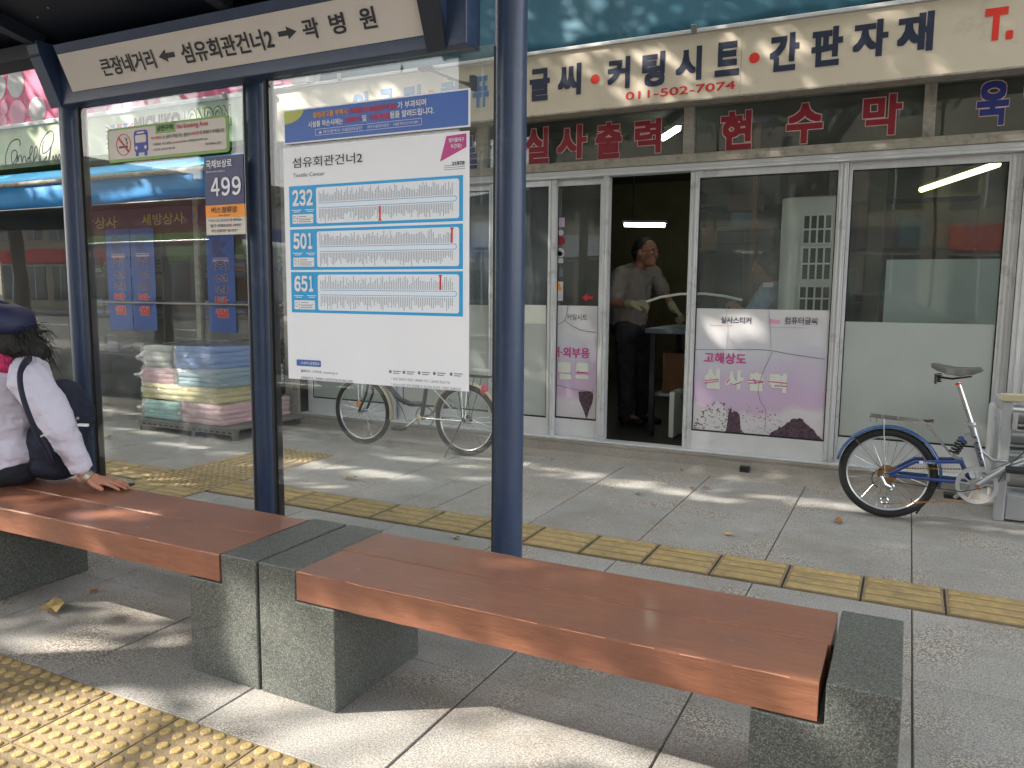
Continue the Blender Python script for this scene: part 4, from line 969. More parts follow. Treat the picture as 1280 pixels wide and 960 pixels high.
letter(L_, 'ink_bluegrey', fs_, off=.045)
dd = MB()
for px, py in ((744, 99), (943, 72.5), (539, 118)): v = at(px, py, Y=YG); dd.disc((v.x, YG - .002, v.z), .032, seg=28)
mk('red_dot', dd, 'sign_red', fs_)
letter([pbox('011-502-7074', (782, 125.5), (919.5, 100.5), YG)], 'text_red', fs_, off=.012)
tx0 = at(1229, 53, Y=YG); tx1 = at(1269.4, 6.6, Y=YG)
letter([wbox('T.', tx0.x, tx1.x, tx0.z, tx1.z, YG), wbox('E.L', tx1.x + .07, tx1.x + .52, tx0.z, tx1.z, YG)], 'sign_red', fs_, off=.05)
# ---- teal cloth awning rolled above
ta = thing('awning', 'dark teal cloth awning hanging above the cream sign', 'awning', (-.6, 5.3, 2.9))
vs = []; fs = []; nu, nv = 160, 16
for i in range(nu + 1):
    x = -4.40 + 8.0 * i / nu
    for j in range(nv + 1):
        z = 2.89 + .015 * math.sin(i * .55) * (1 - j / nv) + 1.15 * j / nv
        y = 5.24 + .018 * math.sin(x * 5 + j * .2) + .012 * math.sin(x * 13 + 1) * (1 - j / nv) + .05 * math.sin(j / nv * 3.1) + .12 * j / nv
        vs.append((x, y, z))
for i in range(nu):
    for j in range(nv): a_ = i * (nv + 1) + j; fs.append((a_, a_ + nv + 1, a_ + nv + 2, a_ + 1))
mk('cloth', MB().add(vs, fs), 'teal_cloth', ta, smooth=80, solid=.004)
mk('awning_bar', MB().cyl((-4.40, 5.27, 2.885), (3.6, 5.27, 2.885), .012, 10), 'steel', ta)
mk('end_post', MB().box(-4.44, -4.405, 5.22, 5.30, 2.885, 3.7), 'aluminium', ta)
# rod and bracket over the sign
br = thing('awning_bracket', 'dark folded awning arm reaching down over the left part of the cream sign', 'bracket', (-3.1, 5.1, 2.8))
a_ = at(533, 86, Y=5.17); b_ = at(590, 108, Y=5.08); c_ = at(560, 99, Y=5.13)
mk('arm', MB().bar(a_, b_, .018, .018), 'bike_dark', br); mk('arm', MB().bar(c_, at(592, 105, Y=5.08), .012, .012), 'bike_dark', br)
e_ = at(592, 104, Y=5.08); mk('end_piece', MB().box(e_.x - .02, e_.x + .02, 5.05, 5.10, e_.z - .05, e_.z + .05), 'bike_dark', br, bevel=.004)
mk('foot', MB().box(a_.x - .06, a_.x + .06, 5.14, 5.20, a_.z - .012, a_.z + .012), 'bike_dark', br, bevel=.003)
# ================================================================== INSIDE THE SIGN SHOP
def tube(name, label, a_, b_, m, r=.016):
    t = thing(name, label, 'lamp', (a_ + b_) / 2)
    mk('tube', MB().cyl(a_, b_, r, 12), m, t, smooth=60)
    d = (b_ - a_).normalized(); up = Vector((0, 0, .035))
    mk('fitting', MB().bar(a_ + up - d * .02, b_ + up + d * .02, .05, .03), 'appliance_white', t)
    mk('hanging_rod', MB().bar((a_ * .8 + b_ * .2) + up, Vector(((a_ * .8 + b_ * .2).x, (a_ * .8 + b_ * .2).y, 2.62)), .01, .01), 'steel', t)
tube('tube_lamp', 'lit white tube lamp above the man in the doorway', at(781, 281, Y=8.6), at(831, 281.5, Y=8.6), 'tube_light', .02)
tube('tube_lamp', 'long pale yellow lit tube lamp behind the pane above the folding bicycle', at(1152, 237, Z=2.35), at(1247, 205, Z=2.35), 'tube_yellow', .03)
tube('tube_lamp', 'short lit tube lamp seen through the dark glass right of the crimson letters', at(829, 173, Z=2.5), at(848, 161, Z=2.5), 'tube_light', .02)
wk = thing('work_table', 'grey topped work table with cardboard box below inside the doorway', 'table', (-1.4, 6.3, .104))
mk('table_top', MB().box(-1.86, -.55, 6.05, 6.95, .90, .94), 'table_grey', wk, bevel=.004)
for x in (-1.83, -.60):
    for y in (6.10, 6.88): mk('leg', MB().box(x, x + .04, y, y + .04, .104, .899), 'bike_dark', wk)
mk('shelf', MB().box(-1.80, -.62, 6.12, 6.86, .40, .42), 'table_grey', wk)
tag(bx('cardboard_box', 'cardboard', -1.75, -1.35, 6.2, 6.6, .422, .74, bevel=.004), 'brown cardboard box on the shelf under the work table', 'box')
tag(bx('panel_stack', 'appliance_white', -1.62, -1.58, 5.95, 6.4, .104, .46, bevel=.003), 'small pale panel leaning under the table near the door', 'panel')
fc = MB(); 
shf = thing('storage_shelf', 'dark storage shelf at the back of the shop, stacked with boxes', 'shelf', (-1.6, 9.4, .104))
for z in (.5, 1.1, 1.7, 2.2): mk('shelf_board', MB().box(-2.3, .6, 9.2, 9.7, z, z + .03), 'interior_brown', shf)
for x in (-2.3, -.9, .56): mk('shelf_upright', MB().box(x, x + .04, 9.2, 9.7, .104, 2.4), 'interior_brown', shf)
bxs = random.Random(4); n = 0
pal = ['cardboard', 'box_teal', 'interior_brown', 'appliance_white', 'cardboard']
for z in (.531, 1.131, 1.731):
    x = -2.2
    while x < .4:
        w_ = bxs.uniform(.2, .38); h = bxs.uniform(.18, .42); 
        m = bxs.choice(pal)
        tag(bx('storage_box', m, x, x + w_, 9.25, 9.62, z, z + h), {'cardboard': 'brown', 'box_teal': 'teal', 'interior_brown': 'dark', 'appliance_white': 'pale'}[m] + ' box on the ' + {.531: 'lowest', 1.131: 'middle', 1.731: 'highest'}[z] + ' dark shelf at the back of the shop', 'box', 'boxes on the back shelves'); x += w_ + bxs.uniform(.02, .12)
tag(bx('storage_box', 'box_teal', -1.62, -1.42, 8.0, 8.3, 1.86, 2.0), 'teal box high up near the right side of the doorway', 'box')
tag(bx('storage_box', 'cardboard', -1.66, -1.36, 8.0, 8.3, 2.02, 2.18), 'brown box above the teal box near the right side of the doorway', 'box')
cb = thing('cupboard', 'dark tall cupboard just inside the doorway, right of the man', 'cupboard', (-1.45, 8.2, .104))
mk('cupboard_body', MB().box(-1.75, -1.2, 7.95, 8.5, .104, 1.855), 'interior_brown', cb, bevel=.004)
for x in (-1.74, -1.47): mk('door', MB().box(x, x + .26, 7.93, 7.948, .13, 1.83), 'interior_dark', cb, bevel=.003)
# air conditioner: tall rounded white cabinet with three barred grilles
ac = thing('air_conditioner', 'tall rounded off-white cabinet with barred grilles behind the glass right of the seated man', 'air conditioner', (-.72, 6.15, .104))
ax0 = at(973, 300, Y=6.05).x; ax1 = at(1046, 300, Y=6.05).x; az1 = at(1000, 246, Y=6.05).z
P = []
for i in range(9): t = math.pi / 2 * i / 8; P.append((ax0 + .12 - .12 * math.cos(t), 6.17 - .12 * math.sin(t)))
P = [(ax0, 6.45)] + P + [(ax1, 6.05), (ax1, 6.45)]
mb = MB(); k = len(P)
mb.add([(x, y, .104) for x, y in P] + [(x, y, az1) for x, y in P], [tuple(range(k))[::-1], tuple(range(k, 2 * k))] + [(i, (i + 1) % k, (i + 1) % k + k, i + k) for i in range(k)])
mk('cabinet', mb, 'appliance_white', ac, recalc=True, smooth=50, bevel=.01)
for (u0, v0, u1, v1) in ((1003, 305, 1041, 268), (1001, 350, 1040, 309), (998, 388, 1038, 358)):
    a_ = at(u0, v0, Y=6.045); b_ = at(u1, v1, Y=6.045)
    g = mk('grille', MB().box(a_.x, b_.x, 6.041, 6.049, a_.z, b_.z), 'appliance_grille', ac)
    gb = MB()
    for i in range(5): x = a_.x + (b_.x - a_.x) * i / 4; gb.box(x - .006, x + .006, 6.030, 6.040, a_.z - .01, b_.z + .01)
    for i in range(3): z = a_.z + (b_.z - a_.z) * i / 2; gb.box(a_.x - .01, b_.x + .01, 6.026, 6.0295, z - .006, z + .006)
    mk('grille_bar', gb, 'appliance_white', g)
tag(bx('white_sheet', 'white_sheet', at(1108, 330, Y=5.75).x, at(1262, 330, Y=5.75).x, 5.75, 5.765, 1.02, at(1180, 324, Y=5.75).z), 'large pale sheet standing behind the right hand pane above the frosted film', 'sheet')
tag(bx('wooden_post', 'interior_brown', at(1084, 300, Y=6.0).x, at(1104, 300, Y=6.0).x, 6.0, 6.12, .104, 2.62), 'brown square post inside the shop left of the pale sheet', 'post')
tag(bx('timber_strip', 'cardboard', at(926, 300, Y=6.5).x, at(933, 300, Y=6.5).x, 6.9, 6.95, .104, 2.62), 'thin light brown timber upright behind the seated man', 'timber')
# narrow curtain-like cloths inside left panes
cl = thing('curtain', 'dark folded curtain hanging behind the glass right of the navy post', 'curtain', (-2.7, 5.75, 1.1))
vs = []; fs = []
for i in range(61):
    x = -4.7 + 2.2 * i / 60; y = 5.82 + .03 * math.sin(i * 1.1) + .02 * math.sin(i * .43)
    vs += [(x, y, .5), (x, y + .01 * math.sin(i), 2.4)]
for i in range(60): fs.append((2 * i, 2 * i + 2, 2 * i + 3, 2 * i + 1))
mk('curtain_cloth', MB().add(vs, fs), 'table_grey', cl, smooth=80, solid=.004)
# ================================================================== TOWEL SHOP (left)
ts = thing('shop_building', 'low shop house with big dark windows under the blue awning, left of the sign shop', 'building', (-8, YF, 0))
TX0, TX1 = -15.0, -4.96
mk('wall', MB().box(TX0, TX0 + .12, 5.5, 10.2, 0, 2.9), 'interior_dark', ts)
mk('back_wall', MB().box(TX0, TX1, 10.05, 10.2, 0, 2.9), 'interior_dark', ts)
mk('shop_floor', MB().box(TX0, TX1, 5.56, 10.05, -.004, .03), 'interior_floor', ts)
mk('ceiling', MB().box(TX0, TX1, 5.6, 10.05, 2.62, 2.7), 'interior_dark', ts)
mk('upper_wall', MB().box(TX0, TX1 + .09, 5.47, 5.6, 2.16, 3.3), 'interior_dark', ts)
mk('upper_storey', MB().box(TX0, TX1 + .09, 5.48, 10.2, 3.301, 6.0), 'wall_beige', ts)
mk('pier', MB().box(-5.02, -4.865, 5.43, 5.62, 0, 2.45), 'weathered_trim', ts, bevel=.004)
mk('sill', MB().box(TX0, -5.03, 5.44, 5.62, -.002, .06), 'concrete', ts, bevel=.004)
for x in (-12.2, -10.0, -7.95, -6.22):
    mk('window_post', MB().box(x - .03, x + .03, 5.55, 5.61, .061, 2.159), 'weathered_trim', ts, bevel=.003)
for (xa, xb) in ((-12.17, -10.03), (-9.97, -7.98), (-7.92, -6.25), (-6.19, -5.03)):
    mk('window_pane', MB().box(xa, xb, 5.575, 5.581, .061, 2.159), 'shop_glass', ts)
rl = at(125, 378, Y=5.5); mk('door_rail', MB().cyl((-7.9, 5.5, 1.075), (-5.1, 5.5, 1.075), .012, 10), 'steel', ts)
# towel shop inside: shelves of folded towels
for si, (sx, lab) in enumerate(((-9.2, 'dark shelf stacked with folded towels behind the left window'), (-6.9, 'dark shelf stacked with folded towels behind the blue banners'), (-5.7, 'short shelf of pale folded towels behind the right hand banner'))):
    sf_ = thing('towel_shelf', lab, 'shelf', (sx, 7.2, .03))
    W_ = 1.7 if si < 2 else .6
    for z in (.35, .85, 1.35): mk('shelf_board', MB().box(sx - W_ / 2, sx + W_ / 2, 6.9, 7.4, z, z + .03), 'interior_brown', sf_)
    for x in (sx - W_ / 2 - .03, sx + W_ / 2): mk('shelf_upright', MB().box(x, x + .03, 6.9, 7.4, .03, 1.9), 'interior_brown', sf_)
    for z in (.381, .881, 1.381):
        x = sx - W_ / 2 + .05
        while x < sx + W_ / 2 - .22:
            zz_ = z
            for k in range(bxs.randint(2, 5)):
                mk('folded_towel', MB().box(x, x + .2, 6.95, 7.3, zz_, zz_ + .045), bxs.choice(['towel_brown', 'towel_pink', 'towel_white', 'towel_blue', 'towel_brown', 'interior_brown']), sf_, bevel=.012); zz_ += .05
            x += .25
# banners on the glass
def banner(bl, tl, tr_, br_, label, chars, seed):
    YBn = 5.566
    p = [px2(*c_, YBn) for c_ in (bl, br_, tr_, tl)]
    t = thing('banner', label, 'banner', (p[0][0], YBn, p[0][1]), 'blue vertical banners on the towel shop window')
    x0_, z0_, x1_, z1_ = p[0][0], p[0][1], p[1][0], p[2][1]
    mk('banner_sheet', MB().box(x0_, x1_, YBn - .001, YBn + .001, z0_, z1_), 'banner_blue', t)
    H = z1_ - z0_; W = x1_ - x0_; cx_ = (x0_ + x1_) / 2; Yb_ = YBn - .0012
    def bxx_(ch, f0, f1, wf=.46): return wbox(ch, cx_ - W * wf / 2, cx_ + W * wf / 2, z0_ + H * f0, z0_ + H * f1, Yb_)
    letter([bxx_('(주)', .625, .72, .6), bxx_('선', .51, .59), bxx_('경', .395, .475)], 'text_blue', t, off=.035, outline=.06)
    letter([bxx_('타', .285, .365), bxx_('월', .15, .24)], 'sign_red', t, off=.04, outline=.07)
    zc = z0_ + H * .84; s_ = W * .26
    P1 = [(-1, .9), (-.1, 1.05), (-.1, -.1), (.9, -.7), (-.7, -.7), (-1.1, .1)]; P2 = [(.0, .75), (1.1, .6), (.35, 0), (.0, .1)]
    for P_ in (P1, P2): mk('banner_mark', MB().prism([(cx_ + u * s_, zc + v * s_ * 1.1) for u, v in P_], (0, Yb_ - .001, 0), EX, EZ, .0008), 'text_blue', t)
    ol = MB().box(cx_ - s_ * 1.1, cx_ + s_ * 1.1, Yb_ - .001, Yb_, zc - s_ * 1.3, zc - s_ * 1.1); ol.box(cx_ - s_ * 1.1, cx_ + s_ * 1.1, Yb_ - .001, Yb_, zc - s_ * .98, zc - s_ * .92)
    mk('banner_line', ol, 'text_outline', t)
banner((138, 411), (134, 288), (164, 286), (167, 412), 'left one of the two touching blue banners in the towel shop window', 0, 0)
banner((168, 412), (165, 287), (190, 285), (197, 413), 'right one of the two touching blue banners in the towel shop window', 0, 0)
banner((262, 415), (258, 290), (294, 290), (296, 415), 'blue banner on its own below the 499 plate in the towel shop window', 0, 0)
ps = thing('window_strip', 'purple strip with yellow lettering across the top of the towel shop window', 'sign', (-7, 5.565, 1.83))
mk('strip', MB().box(at(104, 280, Y=5.562).x, -5.6, 5.562, 5.566, 1.835, 2.02), 'purple_strip', ps)
letter([pbox('세방상사', (177.5, 282), (230, 265), 5.56), pbox('세방상사', (92, 287.5), (146, 270), 5.56)], 'gold_text', ps, off=.015)
# pale green sign
gs_ = thing('shop_sign', 'pale green fascia sign with handwriting and a union flag above the blue awning', 'shop sign', (-7, 5.18, 2.46))
GY0 = 5.16; GZ0, GZ1 = 2.47, 2.835
mk('sign_box', MB().box(-12.4, -4.875, GY0 + .002, 5.468, GZ0 - .03, GZ1), 'green_edge', gs_)
for xa, xb in ((-12.4, -9.9), (-9.898, -6.35), (-6.348, -4.88)): mk('sign_face', MB().box(xa, xb, GY0 - .004, GY0 + .0015, GZ0 + .012, GZ1), 'green_panel', gs_, bevel=.001)
mk('bottom_band', MB().box(-12.4, -4.875, GY0 - .008, GY0 + .01, GZ0 - .035, GZ0 + .011), 'green_edge', gs_)
mk('top_rail', MB().box(-12.4, -4.875, GY0 - .02, GY0 + .03, GZ1 + .001, GZ1 + .035), 'aluminium_plain', gs_, bevel=.004)
for px, py in ((281, 126),): v = at(px, py, Y=GY0 - .02); mk('clamp', MB().box(v.x - .02, v.x + .02, GY0 - .035, GY0 - .021, GZ1 - .01, GZ1 + .05), 'steel', gs_, bevel=.003)
YH = GY0 - .0045
# handwriting: strokes traced as curves of ink
def hand(strokes, wd):
    mb = MB()
    for s_ in strokes:
        pts_ = smooth_curve(s_, 6)
        w3 = [Vector((px2(6 * 0 + u, v, YH)[0], YH - .001, px2(u, v, YH)[1])) for u, v in pts_]
        mb.tube(w3, wd, 6, flat=None)
    mb.v = [(v[0], YH - .0005 + (v[1] - YH) * .12, v[2]) for v in mb.v]
    return mb
def cr(P): return [(x / 6.0, 60 + y / 6.0) for x, y in P]
S_ = [cr([(148, 735), (150, 700), (125, 685), (80, 710), (50, 780), (40, 850), (55, 885), (85, 880), (115, 840), (128, 790), (110, 765), (88, 790), (88, 850), (105, 880), (125, 850), (130, 800), (135, 855)]),
      cr([(135, 855), (142, 815), (160, 810), (165, 860), (175, 820), (190, 815), (195, 860), (205, 830), (222, 820), (225, 850), (208, 860), (215, 835), (240, 780), (240, 735), (225, 770), (228, 840), (245, 855)]),
      cr([(275, 735), (262, 750), (255, 800), (250, 870), (262, 830), (275, 810), (280, 760), (272, 735)]),
      cr([(300, 860), (292, 800), (305, 720), (335, 660), (375, 622), (400, 640), (398, 700), (365, 765), (325, 790), (318, 760), (325, 700)]),
      cr([(300, 800), (310, 855), (330, 840), (350, 810), (345, 845), (362, 840), (372, 790), (385, 735), (378, 790), (372, 850), (392, 840), (398, 805), (410, 845), (420, 800), (432, 840), (445, 795), (455, 830), (470, 790), (480, 800)])]
mk('lettering', hand(S_, .0062), 'ink', gs_)
letter([pbox('©', (1.0, 208.5), (3.5, 204), YH)], 'ink', gs_)
letter([wbox('MICHIKO', px2(168, 160, YH)[0], px2(226, 160, YH)[0], 2.62, 2.785, YH)], 'ink', gs_, off=.05)
LL = wbox('LONDON', px2(229.5, 160, YH)[0], px2(289, 160, YH)[0], 2.62, 2.785, YH)
letter([LL], 'green_panel', gs_, off=.02, outline=.05, om='ink')
fx0, fz0 = px2(134, 187, YH); fx1, fz1 = px2(166, 153, YH)
fl = mk('flag', MB().box(fx0, fx1, YH - .0008, YH, fz0, fz1), 'board_blue', gs_)
fm = MB()
def clipbar(p, q_, wd, Y, m):
    m.bar((p[0], Y, p[1]), (q_[0], Y, q_[1]), .0004, wd)
wf = MB(); rf_ = MB(); fw = fx1 - fx0; fh = fz1 - fz0; mx_, mz_ = (fx0 + fx1) / 2, (fz0 + fz1) / 2
clipbar((fx0, fz0 + .01), (fx1, fz1 - .01), .05, YH - .0012, wf); clipbar((fx0, fz1 - .01), (fx1, fz0 + .01), .05, YH - .0012, wf)
wf.box(fx0, fx1, YH - .0016, YH - .0012, mz_ - .045, mz_ + .045); wf.box(mx_ - .06, mx_ + .06, YH - .0016, YH - .0012, fz0, fz1)
clipbar((fx0, fz0 + .01), (fx1, fz1 - .01), .018, YH - .0015, rf_); clipbar((fx0, fz1 - .01), (fx1, fz0 + .01), .018, YH - .0015, rf_)
rf_.box(fx0, fx1, YH - .0022, YH - .0018, mz_ - .026, mz_ + .026); rf_.box(mx_ - .035, mx_ + .035, YH - .0022, YH - .0018, fz0, fz1)
mk('flag_cross', wf, 'text_white', fl); mk('flag_cross', rf_, 'text_red', fl)
# pink sign above
pk = thing('billboard', 'pink billboard with silver and lilac oval bottles above the pale green sign', 'billboard', (-7, 5.2, 2.87))
PY0 = 5.17
mk('panel', MB().box(-12.4, -4.47, PY0, 5.46, 2.885, 4.3), 'pink_panel', pk)
mk('panel_edge', MB().box(-4.465, -4.445, PY0 - .01, 5.46, 2.885, 4.3), 'aluminium_plain', pk)
mk('bottom_edge', MB().box(-12.4, -4.47, PY0 - .006, PY0 + .03, 2.872, 2.8845), 'aluminium_plain', pk)
def oval(px, py, rx, ry, m):
    c_ = at(px, py, Y=PY0 - .003); e_ = at(px + rx, py, Y=PY0 - .003); f_ = at(px, py - ry, Y=PY0 - .003)
    a_ = abs(e_.x - c_.x); b_ = abs(f_.z - c_.z)
    ks = 32; vs = [(c_.x + a_ * math.cos(2 * math.pi * k / ks), PY0 - .002, c_.z + b_ * math.sin(2 * math.pi * k / ks)) for k in range(ks)]
    vs += [(c_.x + a_ * .93 * math.cos(2 * math.pi * k / ks), PY0 - .004, c_.z + b_ * .95 * math.sin(2 * math.pi * k / ks)) for k in range(ks)]
    mk('oval_bottle', MB().add(vs, [tuple(range(ks, 2 * ks))[::-1]] + [(k, (k + 1) % ks, ks + (k + 1) % ks, ks + k) for k in range(ks)]), m, pk, recalc=True)
for a_ in ((19.5, 103.5, 10.5, 19.5, 'ellipse_silver'), (-3, 108, 10.5, 18, 'ellipse_silver'), (46.5, 137.5, 11, 16.5, 'ellipse_silver'), (22, 142, 10.3, 17, 'ellipse_pink'), (60.5, 85, 5.8, 10.5, 'ellipse_silver'), (62, 106, 5.8, 10, 'ellipse_silver'), (5, 135, 4.8, 9.5, 'ellipse_pink'), (4, 151, 5, 7, 'ellipse_pink'), (73, 106, 5, 10, 'ellipse_silver'),
           (125, 128, 10, 16, 'ellipse_pink'), (146, 131, 6.4, 8, 'ellipse_pink'), (160, 130, 6.4, 8, 'ellipse_pink'), (182, 119, 13, 17, 'ellipse_pink'), (212, 118, 13.5, 18, 'ellipse_silver'), (303, 100, 12, 16, 'ellipse_pink'), (345, 90, 12, 14, 'ellipse_pink'), (-28, 112, 12, 19, 'ellipse_silver')): oval(*a_)
letter([pbox('M', (64.5, 124), (69, 114), PY0 - .001), pbox('B', (72, 120), (76, 112), PY0 - .001), pbox('R', (31, 133), (35, 123), PY0 - .001), pbox('E', (33, 145), (36, 137), PY0 - .001)], 'ellipse_pink', pk)
# small whitewashed stripes panel right of pink board
gp = [at(348, 110, Y=PY0 - .002), at(392, 100, Y=PY0 - .002)]
mk('grey_panel', MB().box(at(366, 108, Y=PY0).x, at(389.5, 108, Y=PY0).x, PY0 - .006, PY0 - .001, 2.89, 4.28), 'ellipse_silver', pk)
mk('pattern', MB().prism([(at(340, 110, Y=PY0).x, 2.90), (at(354, 110, Y=PY0).x, 2.90), (at(349, 110, Y=PY0).x, 2.97), (at(361, 110, Y=PY0).x, 3.05), (at(352, 110, Y=PY0).x, 3.04), (at(344, 110, Y=PY0).x, 3.0)], (0, PY0 - .015, 0), EX, EZ, .008), 'pink_panel', pk)
# blue awning
ba = thing('awning', 'bright blue plastic awning with white front rail over the towel shop window', 'awning', (-7.5, 4.95, 2.2))
AX0, AX1 = -12.2, -5.14
def sheet(rows, m, name, solid=.004):
    vs = []; fs = []; nn = 110
    for i in range(nn + 1):
        x = AX0 + (AX1 - AX0) * i / nn
        for (y, z, amp, fr_) in rows: vs.append((x, y + amp * math.sin(x * fr_), z + amp * .8 * math.sin(x * fr_ * .7 + 1)))
    k = len(rows)
    for i in range(nn):
        for j in range(k - 1): a_ = i * k + j; fs.append((a_, a_ + k, a_ + k + 1, a_ + 1))
    return mk(name, MB().add(vs, fs), m, ba, smooth=70, solid=solid)
sheet([(4.70, 2.205, .002, 3), (4.82, 2.262, .008, 3.1), (5.0, 2.315, .010, 2.6), (5.15, 2.375, .004, 2)], 'awning_cyan', 'awning_top')
sheet([(4.695, 2.155, .001, 3), (4.70, 2.09, .006, 4), (4.69, 2.02, .010, 3.6), (4.70, 1.955, .012, 3.2)], 'awning_blue', 'valance')
mk('valance_hem', MB().box(AX0, AX1, 4.694, 4.700, 1.944, 1.952), 'poster_white', ba)
mk('front_rail', MB().cyl((AX0, 4.69, 2.178), (AX1 + .02, 4.69, 2.178), .022, 12), 'weathered_trim', ba, smooth=60)
for x in (AX1 + .01, -8.6): mk('awning_arm', MB().bar((x, 4.70, 2.17), (x, 5.45, 2.13), .02, .03), 'steel', ba)
mk('side_cloth', MB().prism([(4.7, 2.2), (4.70, 1.97), (4.78, 2.06), (5.14, 2.3), (5.14, 2.37)], (AX1 - .004, 0, 0), (0, 1, 0), (0, 0, 1), .004), 'awning_blue', ba)
# ================================================================== TOWEL BUNDLES on a low pallet
tp = thing('pallet', 'low grey metal platform with short legs under the wrapped towels', 'platform', (-5.35, 5.0, 0))
mk('deck', MB().box(-5.93, -4.78, 4.585, 5.42, .085, .105), 'pallet_grey', tp, bevel=.003)
rm = MB().box(-5.92, -4.79, 4.587, 4.60, .045, .0845)
mk('edge_rail', rm, 'pallet_grey', tp)
hl = MB()
for i in range(16): hl.box(-5.86 + i * .067, -5.86 + i * .067 + .035, 4.584, 4.5865, .058, .07)
mk('rail_slot', hl, 'gasket', tp)
for x in (-5.90, -5.28, -4.83):
    for y in (4.60, 5.36): mk('leg', MB().prism([(-.01, .085), (.045, .085), (.035, .045), (.032, .0), (.0, .0)], (x, y, 0), EX, EZ, .04) if x > -5.8 else MB().cyl((x, y, 0), (x, y, .085), .008, 8), 'pallet_grey', tp, recalc=True)
def bundle(x0, x1, y0, y1, z0, z1, m, label, seed, ear=False):
    r_ = random.Random(seed); t = thing('towel_bundle', label, 'towel bundle', ((x0 + x1) / 2, (y0 + y1) / 2, z0), 'plastic wrapped towel bundles on the platform')
    def slab(xa, xb, ya, yb, za, zb, rnd_, seg=5, amp=.004, ph=0.):
        """a soft rounded layer: section swept round a rounded rectangle"""
        P2 = []; rr_ = min(.035, (xb - xa) * .2)
        for cx_, cy_, a0_ in ((xb - rr_, yb - rr_, 0), (xa + rr_, yb - rr_, 90), (xa + rr_, ya + rr_, 180), (xb - rr_, ya + rr_, 270)):
            for i in range(4): t_ = math.radians(a0_ + 30 * i); P2.append((cx_ + rr_ * math.cos(t_), cy_ + rr_ * math.sin(t_), math.cos(t_), math.sin(t_)))
        Q = []
        for i, p in enumerate(P2):
            q_ = P2[(i + 1) % len(P2)]; L_ = math.hypot(q_[0] - p[0], q_[1] - p[1]); n_ = max(1, int(L_ / .06))
            for k in range(n_): f_ = k / n_; Q.append(tuple(p[j] * (1 - f_) + q_[j] * f_ for j in range(4)))
        n_ = len(Q); vs = []; fs = []; h_ = (zb - za)
        for j in range(seg + 1):
            v_ = j / seg; e_ = math.sin(math.pi * (v_ * .8 + .1)) - 1
            for i, (x, y, nx_, ny_) in enumerate(Q):
                o_ = e_ * rnd_ + amp * math.sin(i * .9 + ph + v_ * 2) + r_.uniform(-amp, amp) * .5
                vs.append((x + nx_ * o_, y + ny_ * o_, za + h_ * v_ + amp * .7 * math.sin(i * .45 + ph * 2)))
        for j in range(seg):
            for i in range(n_): fs.append((j * n_ + i, j * n_ + (i + 1) % n_, (j + 1) * n_ + (i + 1) % n_, (j + 1) * n_ + i))
        fs.append(tuple(range(n_))[::-1]); fs.append(tuple(seg * n_ + i for i in range(n_)))
        return MB().add(vs, fs)
    nl = max(3, int((z1 - z0) / .036)); hh = (z1 - z0) / nl
    for k in range(nl):
        j_ = r_.uniform(-.008, .008); dx_ = r_.uniform(-.006, .006)
        mk('folded_towel', slab(x0 + dx_, x1 + dx_, y0 + j_ + .004, y1 + j_, z0 + hh * k, z0 + hh * (k + 1) - .0008, .013, 4, .0035, k * 1.3 + seed), m, t, smooth=50)
    mk('plastic_wrap', slab(x0 - .013, x1 + .013, y0 - .012, y1 + .012, z0 + .001, z1 + .010, .012, 7, .006, seed * 1.7), 'plastic_film', t, smooth=30)
    if ear:
        xe = x0 - .17; ze = z0 + (z1 - z0) * r_.uniform(.1, .5); ye = y0 + .08
        e_ = MB(); ring_ = []
        for k in range(10):
            a_ = 2 * math.pi * k / 10; ring_.append((x0 + .012, y0 + .12 + .11 * math.cos(a_), (z0 + z1) / 2 + (z1 - z0) * .46 * math.sin(a_)))
        mid = [((p[0] * .5 + xe * .5) + r_.uniform(-.01, .01), p[1] * .55 + ye * .45 + r_.uniform(-.01, .01), p[2] * .55 + ze * .45 + r_.uniform(-.01, .01)) for p in ring_]
        tip = [(xe + .01 * math.cos(k), ye + .012 * math.cos(k * .63), ze + .012 * math.sin(k * .63)) for k in range(10)]
        e_.add(ring_ + mid + tip, [(k, (k + 1) % 10, 10 + (k + 1) % 10, 10 + k) for k in range(10)] + [(10 + k, 10 + (k + 1) % 10, 20 + (k + 1) % 10, 20 + k) for k in range(10)])
        mk('wrap_end', e_, 'plastic_film', t, smooth=20)
    t.rotation_euler = (r_.uniform(-.012, .012), r_.uniform(-.008, .008), r_.uniform(-.035, .035))
bundle(-5.90, -5.44, 4.62, 5.36, .108, .262, 'towel_mint', 'mint green wrapped towel bundle at the bottom left of the stack', 1, True)
bundle(-5.42, -4.93, 4.60, 5.40, .108, .272, 'towel_pink', 'pink wrapped towel bundle at the bottom right of the stack', 2)
bundle(-5.92, -5.03, 4.63, 5.38, .276, .405, 'towel_yellow', 'wide pale yellow wrapped towel bundle in the second layer', 3)
bundle(-5.93, -5.50, 4.64, 5.36, .410, .545, 'towel_pink', 'dusty pink wrapped towel bundle below the white one', 4, True)
bundle(-5.47, -4.98, 4.62, 5.38, .410, .555, 'towel_greenblue', 'grey blue wrapped towel bundle below the bright blue one', 5)
bundle(-5.93, -5.55, 4.66, 5.34, .550, .728, 'towel_white', 'white wrapped towel bundle on top left of the stack', 6, True)
bundle(-5.49, -5.06, 4.62, 5.42, .560, .735, 'towel_blue', 'bright blue wrapped towel bundle on top right of the stack', 7)
